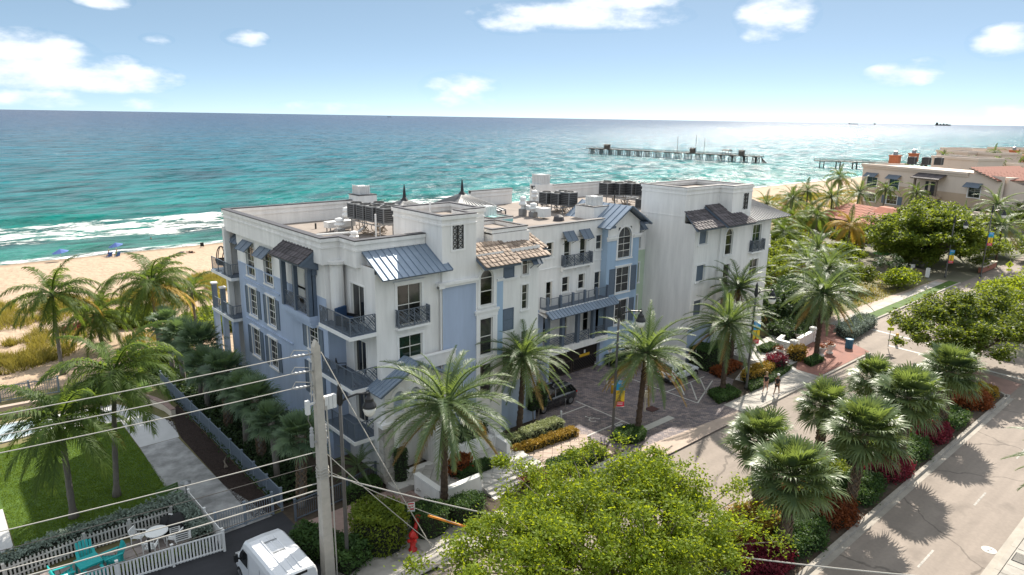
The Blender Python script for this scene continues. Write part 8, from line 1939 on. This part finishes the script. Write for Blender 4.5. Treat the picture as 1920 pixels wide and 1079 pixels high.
o = MB().box(-.4, .4, -1.0, 1.0, 0, .03); o = o.build('beach_towel', 'cloth_black', loc=(34.0, 124.2, sandz(0, 124)+.05), local=True); o.rotation_euler = (0, 0, R(-40)); tag(o, 'dark towel under the sunbather', 'towel')
c = thing('beach_chair', 'dark beach chair near the waterline by the balconies', 'chair', (39.0, 128.6, sandz(0, 128.6)), R(70)); MB().box(-.3, .3, -.3, .3, .2, .27).build('seat', 'cloth_black', c, local=True); MB().bar((-.25, 0, .25), (-.5, 0, .95), .6, .04).build('backrest', 'cloth_black', c, local=True); mb = MB(); [mb.bar((a, b, 0), (a, b, .2), .04) for a in (-.25, .25) for b in (-.28, .28)]; mb.build('leg', 'galv', c, local=True)
t = thing('person', 'swimmer in the shallows, only head and shoulders out of the water', 'person', (35.0, 146.5, -2.35)); skin_body('body', [(0, 0, -.3), (0, 0, .1), (0, 0, .3), (.02, 0, .42), (-.18, .05, .1), (.2, .05, .1)], [(0, 1), (1, 2), (2, 3), (1, 4), (1, 5)], [.16, .16, .06, .11, .07, .07], 'skin_tan', t); MB().lathe([(.11, .42), (.11, .5), (.001, .56)], 8).build('hair', 'cloth_black', t, local=True)

# ================================================================ pier and ships
def pier(name, label, A, Bq, w, zd, bents, ndeck=24):
    a, b = Vector((*A, 0)), Vector((*Bq, 0)); d = (b-a).normalized(); s = Vector((-d.y, d.x, 0)); t = thing(name, label, 'pier', (A[0], A[1], -2.2)); L = (b-a).length
    for k in range(ndeck):
        p, q = a.lerp(b, k/ndeck), a.lerp(b, (k+.97)/ndeck); p.z = q.z = zd; MB().bar(p, q, w, .35).build('deck_plank', 'pier_wood', t)
    for k in range(bents):
        p = a.lerp(b, (k+.5)/bents); mb = MB()
        for o_ in (-.42, -.14, .14, .42):
            for e in (-1.0, 1.0): q = p+s*w*o_+d*e; mb.tube([(q.x+s.x*o_*1.2, q.y+s.y*o_*1.2, -4.5), (q.x, q.y, zd-.2)], .24, 6)
        mb.bar(p-s*w*.5+Vector((0, 0, zd-.35)), p+s*w*.5+Vector((0, 0, zd-.35)), .5, .5); mb.build('pile_bent', 'pier_wood', t)
    mb = MB()
    for sd in (-.5, .5):
        for zz in (.6, 1.1): mb.bar(a+s*w*sd+Vector((0, 0, zd+zz)), b+s*w*sd+Vector((0, 0, zd+zz)), .1)
        for k in range(int(L/3)): p = a+d*3*k+s*w*sd; mb.bar(p+Vector((0, 0, zd)), p+Vector((0, 0, zd+1.1)), .1)
    mb.build('railing', 'pier_wood', t); return t
ZP = 1.5
pt = pier('fishing_pier', 'long seaward section of the broken fishing pier', (372.5, 340.6), (388.8, 215.2), 6.5, ZP, 17, 34)
pier('fishing_pier', 'shoreward section of the broken fishing pier past the gap', (380.3, 179.4), (405, 128), 6.0, ZP, 7, 12)
mb = MB()
for k in range(4): mb.tube([(388.8+.5*k, 214.5-1.2*k, -4), (388.8-.3*k, 215.5, ZP-.3)], .24, 6)
mb.build('raking_pile', 'pier_wood', pt)
def hut(x, y, s, label, open_=True):
    t = thing('pier_shelter', label, 'shelter', (x, y, ZP+.2)); mb = MB(); [mb.bar((x+a*s, y+b*s, ZP+.2), (x+a*s, y+b*s, ZP+2.6), .22) for a in (-1, 1) for b in (-1.3, 1.3)]; mb.build('post', 'pier_wood', t); MB().ext([(x-1.5*s, y-1.8*s, ZP+2.6), (x+1.5*s, y-1.8*s, ZP+2.6), (x, y-1.8*s, ZP+3.4)], (0, 3.6*s, 0)).build('roof', 'pier_wood', t)
    if not open_: MB().box(x-s*.9, x+s*.9, y-1.2*s, y+1.2*s, ZP+.2, ZP+2.5).build('cabin', 'wood_grey', t)
hut(374.6, 325, 1.3, 'dark shelter near the seaward end of the pier', False); hut(386.0, 237.5, 1.5, 'roofed shelter on the landward half of the long pier section'); hut(387.0, 228, 1.0, 'smaller hut beside the roofed pier shelter', False); hut(383.0, 260.5, 1.0, 'hut between the thin masts on the pier', False)
for i, (x, y, h) in enumerate(((381.3, 271, 10.5), (383.4, 258.5, 11.5), (384.0, 252.5, 10))): post('pier_mast', ['first thin mast on the pier, seaward', 'tall thin mast in the middle of the pier', 'thin mast landward of the pier hut'][i], 'mast', x, y, ZP, ZP+h, .12, 'pier_wood')
def ship(x, y, L, h, rz, label, name='cargo_ship'):
    t = thing(name, label, 'ship', (x, y, -2.2), rz); MB().ext([(-L/2, -L*.07, -4), (L/2*.9, -L*.07, -4), (L/2, -L*.07, h*.4), (-L/2, -L*.07, h*.34)], (0, L*.14, 0)).build('hull', 'cloth_black', t, local=True); MB().box(-L*.46, -L*.32, -L*.06, L*.06, h*.34, h).build('superstructure', 'pier_wood', t, local=True)
    mb = MB()
    for k in range(3): mb.box(-L*.22+k*L*.2, -L*.12+k*L*.2, -L*.05, L*.05, h*.36, h*(.62+.1*(k % 2)))
    mb.build('cargo', 'pier_wood', t, local=True); MB().tube([(L*.36, 0, h*.4), (L*.36, 0, h*.95)], L*.008, 5).build('mast', 'pier_wood', t, local=True)
ship(14855, 4632, 260, 55, R(-65), 'dark cargo ship at the horizon, largest of the ships'); ship(12537, 5302, 160, 20, R(-65), 'small low ship on the horizon in the glitter'); ship(5439, 8883, 52, 11, R(-30), 'tiny ship on the horizon above the roof spires'); ship(13543, 5344, 36, 40, R(-65), 'speck of a boat on the horizon right of the low ship', 'small_boat')

# ================================================================ the neighbourhood beyond
CB = thing('apartment_house', 'cream seafront apartment house with teal awnings and flat roof', 'building', (188, 64, 0))
e_, n_ = Vector((-.39465, -.91883, 0)), Vector((.91883, -.39465, 0)); CP = Pl((194.58, 78.78, 0), e_, n_)
cw = [(9.9, 12.9, 5.5, 8.2), (2.6, 6.2, 1.8, 3.8), (9.8, 13.0, 1.9, 4.0), (20.6, 23.9, 2.6, 4.3), (31.9, 34.8, 6.0, 8.9), (2.6, 6.0, 5.5, 8.2)]
mb = MB(); wall(mb, CP, .8, 40.0, 6.6, 11.2, cw); mb.k = 1; wall(mb, CP, .8, 40.0, -.2, 6.6, cw); mb.k = 0; pbox(mb, CP, .8, 40, -.2, 11.0, 1.0, 15); mb.build('wall', ['stucco_cream', 'stucco_tan'], CB)
mb = MB(); pbox(mb, CP, .6, 31.4, 10.5, 11.0, -.25, .3); pbox(mb, CP, .5, 31.5, 11.0, 11.5, -.5, .4); pbox(mb, CP, .5, .9, 10.6, 11.4, .4, 14); pbox(mb, CP, 31.0, 31.5, 10.6, 11.4, .4, 14); mb.build('parapet', 'stucco_cream', CB)
for q in cw: window(CB, CP, *q, 3 if q[3]-q[2] < 2.3 else 2, 2, trim=.2, shut=2 if q[0] in (9.8, 20.6) else 0)
for u in (4.2, 11.4, 33.2): awning(CB, CP, u-2.0, u+2.0, 9.3, 1.0, 1.3)
mb = MB(); pbox(mb, CP, 18.6, 25.5, 4.8, 5.4, -2.0, 0); mb.build('balcony', 'stucco_tan', CB); mb = MB(); [pbox(mb, CP, u, u+.4, 5.4, 9.3, -2.0, -1.6) for u in (18.9, 24.9)]; mb.build('post', 'wood_grey', CB)
mb = MB(); [pbox(mb, CP, 19.3+k*.3, 19.36+k*.3, 5.4, 6.4, -1.95, -1.9) for k in range(19)]; pbox(mb, CP, 19, 25, 6.4, 6.5, -1.98, -1.88); mb.build('railing', 'gate', CB)
mb = MB(); pbox(mb, CP, 20.6, 21.4, 5.42, 8.6, -.08, .02); pbox(mb, CP, 22.1, 23.9, 5.42, 8.6, -.08, .02); mb.build('balcony_door', 'door_dark', CB)
A_, B_, C_, D_ = CP.p(25.9, 9.3, -2.5), CP.p(18.2, 9.3, -2.5), CP.p(18.2, 10.4, 0), CP.p(25.9, 10.4, 0); tile_roof(CB, B_, A_, D_, C_, 3, 14, 'roof_tile_dark', fascia='wood_grey')
# east end with a brown pitched roof
mb = MB(); pbox(mb, CP, 32.0, 45, -.2, 9.4, .6, 12); mb.poly([CP.p(32, 9.4, .6), CP.p(45, 9.4, .6), CP.p(32, 12.4, .6)]); mb.build('wall', 'stucco_cream', CB)
tile_roof(CB, CP.p(38.9, 10.2, -.8), CP.p(43.5, 10.6, 8), CP.p(35, 13.0, 10), CP.p(31.8, 12.6, -.8), 8, 8, 'roof_red_far', fascia='wood_grey')
def house(name, label, x, y, rz, w, d, h, m='stucco_cream', roof='roofing', wins=(), par=True, rowz=None, z=-.2, cat='building'):
    t = thing(name, label, cat, (x, y, z), rz, None); MB().box(-w/2, w/2, -d/2, d/2, 0, h).build('wall', m, t, local=True)
    mb = MB(); mb.box(-w/2-.25, w/2+.25, -d/2-.25, d/2+.25, h+.001, h+.25); mb.box(-w/2-.25, w/2+.25, -d/2-.25, -d/2+.1, h+.25, h+.7); mb.box(-w/2-.25, -w/2+.1, -d/2+.1, d/2+.25, h+.25, h+.7); mb.box(w/2-.1, w/2+.25, -d/2+.1, d/2+.25, h+.25, h+.7); mb.box(-w/2+.1, w/2-.1, d/2-.1, d/2+.25, h+.25, h+.7); mb.build('parapet', m, t, local=True); MB().box(-w/2+.1, w/2-.1, -d/2+.1, d/2-.1, h+.252, h+.29).build('roof', roof, t, local=True)
    for u, z0, ww, hh in wins:
        f = MB(); f.box(-w/2-.08, -w/2+.02, u-ww/2-.12, u+ww/2+.12, z0-.12, z0+hh+.12); o = f.build('window', 'trim_white', t, local=True); q = MB().box(-w/2-.10, -w/2-.081, u-ww/2, u+ww/2, z0, z0+hh).build('pane', 'glass', None, local=True); q.parent = o
    return t
RZ = math.atan2(n_.y, n_.x)
house('rooftop_block', 'cream rooftop block behind the cream house with a small window', 240, 67, RZ, 10, 15, 12.2, wins=((5.2, 10.5, 1.4, .9),)); house('apartment_house', 'long low cream penthouse with a dark strip window', 283, 80, RZ, 12, 12, 12.6, wins=((0, 11.0, 8, .8),)); house('apartment_house', 'cream flat-roofed house between the palms and the red roofs', 284, 71, RZ, 12, 9, 12.4, wins=((1, 10.4, 2.6, 1.0), (-3.4, 9.9, .8, 1.6))); house('apartment_house', 'cream block with a brown door at the picture edge', 316, 70, RZ, 14, 18, 13.4, wins=((5.4, 9.8, 2.2, 2.8), (-6, 10, 1.2, 2))); house('apartment_house', 'cream block with tall window behind the others', 330, 92, RZ, 14, 14, 12.2, wins=((2, 10, 2, 1.2),)); house('apartment_house', 'low pale house far along the shore', 265, 50, RZ, 16, 20, 10.0, wins=((-4, 7.5, 2, 1.6), (3, 7.5, 2, 1.6)))
house('apartment_house', 'tan house beside the grey palms past the shade tree', 153, 42.5, RZ, 9, 7, 5.0, 'stucco_cream', wins=((-1.5, 2.2, 1.3, 1.6), (1.6, 2.2, 1.3, 1.6)))
for i, (x, y, s) in enumerate(((208.5, 75.6, 1.15), (228, 77.6, 1.1), (300, 69.5, 1.2))):
    t = thing('chimney', ['orange chimney with a grey cowl on the cream roof', 'second orange chimney farther back', 'orange chimney among the red roofs'][i], 'chimney', (x, y, 11)); MB().box(x-s, x+s, y-s, y+s, 11, 13.2).build('stack', 'terracotta', t); MB().box(x-s*1.15, x+s*1.15, y-s*1.15, y+s*1.15, 13.2, 13.5).build('cap', 'terracotta', t); MB().lathe([(.6, 13.5-11), (.55, 14.4-11), (.7, 14.5-11), (.001, 14.8-11)], 10, (x, y, 11)).build('cowl', 'galv', t)
for i, (x, y) in enumerate(((209.5, 71.5), (211.5, 68.6), (213, 66.0))): D0_ = 11.2; condenser(x, y, D0_, ['seaward', 'middle', 'landward'][i]+' grey condenser of three on the cream house roof', 'condensers on the cream house', 2.0)
for i, (x, y, w, d, h, z0) in enumerate(((296, 62, 10, 12, 12.4, 9.6), (318, 56, 10, 12, 13.0, 9.8))):
    t = thing('tiled_house', ['red tiled gable roof far right, nearer', 'red tiled gable roof far right at the edge'][i], 'building', (x, y, 0), RZ); MB().box(-w/2, w/2, -d/2, d/2, -.2, z0).build('wall', 'stucco_tan', t, local=True)
    p = [(-w/2-.6, -d/2-.6, z0), (-w/2-.6, d/2+.6, z0)]; WL[t.name] = Vector((0, 0, 0))
    tile_roof(t, (-w/2-.6, d/2+.6, z0), (-w/2-.6, -d/2-.6, z0), (0, -d/2-.6, h), (0, d/2+.6, h), 5, 9, 'roof_tile_red', fascia='wood_grey'); MB().add([(w/2+.6, -d/2-.6, z0), (w/2+.6, d/2+.6, z0), (0, d/2+.6, h), (0, -d/2-.6, h)], [(0, 1, 2, 3)]).build('back_slope', 'roof_red_far', t, local=True)
# red tiled house in front
RH = thing('tiled_house', 'low house with red and grey barrel tiles behind the shade tree', 'building', (146, 55, 0), RZ); WL[RH.name] = Vector((0, 0, 0))
MB().box(-7, 8, -6.5, 6.5, -.1, 3.4).build('wall', 'stucco_brown', RH, local=True)
tile_roof(RH, (-8, 7.5, 3.3), (-8, -7.5, 3.3), (0, -7.5, 5.6), (0, 7.5, 5.6), 7, 18, 'roof_tile_red', fascia='wood_grey'); MB().add([(9, -7.5, 3.3), (9, 7.5, 3.3), (0, 7.5, 5.6), (0, -7.5, 5.6)], [(0, 1, 2, 3)]).build('back_slope', 'roof_red_far', RH, local=True)
MB().ext([(-3, -6.5, 4.6), (-3, -1.5, 4.6), (-1, -1.5, 6.0), (-1, -6.5, 6.0)], (1.2, 0, .1)).build('dormer', 'roof_tile_red', RH, local=True)
for k in range(3): f = MB().box(-7.08, -6.98, -4.5+k*3.6, -3.1+k*3.6, .9, 2.5).build('window', 'trim_white', RH, local=True); q = MB().box(-7.1, -7.081, -4.4+k*3.6, -3.2+k*3.6, 1.0, 2.4).build('pane', 'glass', None, local=True); q.parent = f
t = thing('restaurant_awning', 'red-brown outdoor seating wall at the far street corner', 'wall', (124, 29.6, 0)); MB().box(122, 129, 29.4, 30.0, 0, .9).build('wall_body', 'stucco_brown', t); MB().box(121.8, 129.2, 29.3, 30.1, .9, 1.0).build('coping', 'stucco_beige', t)
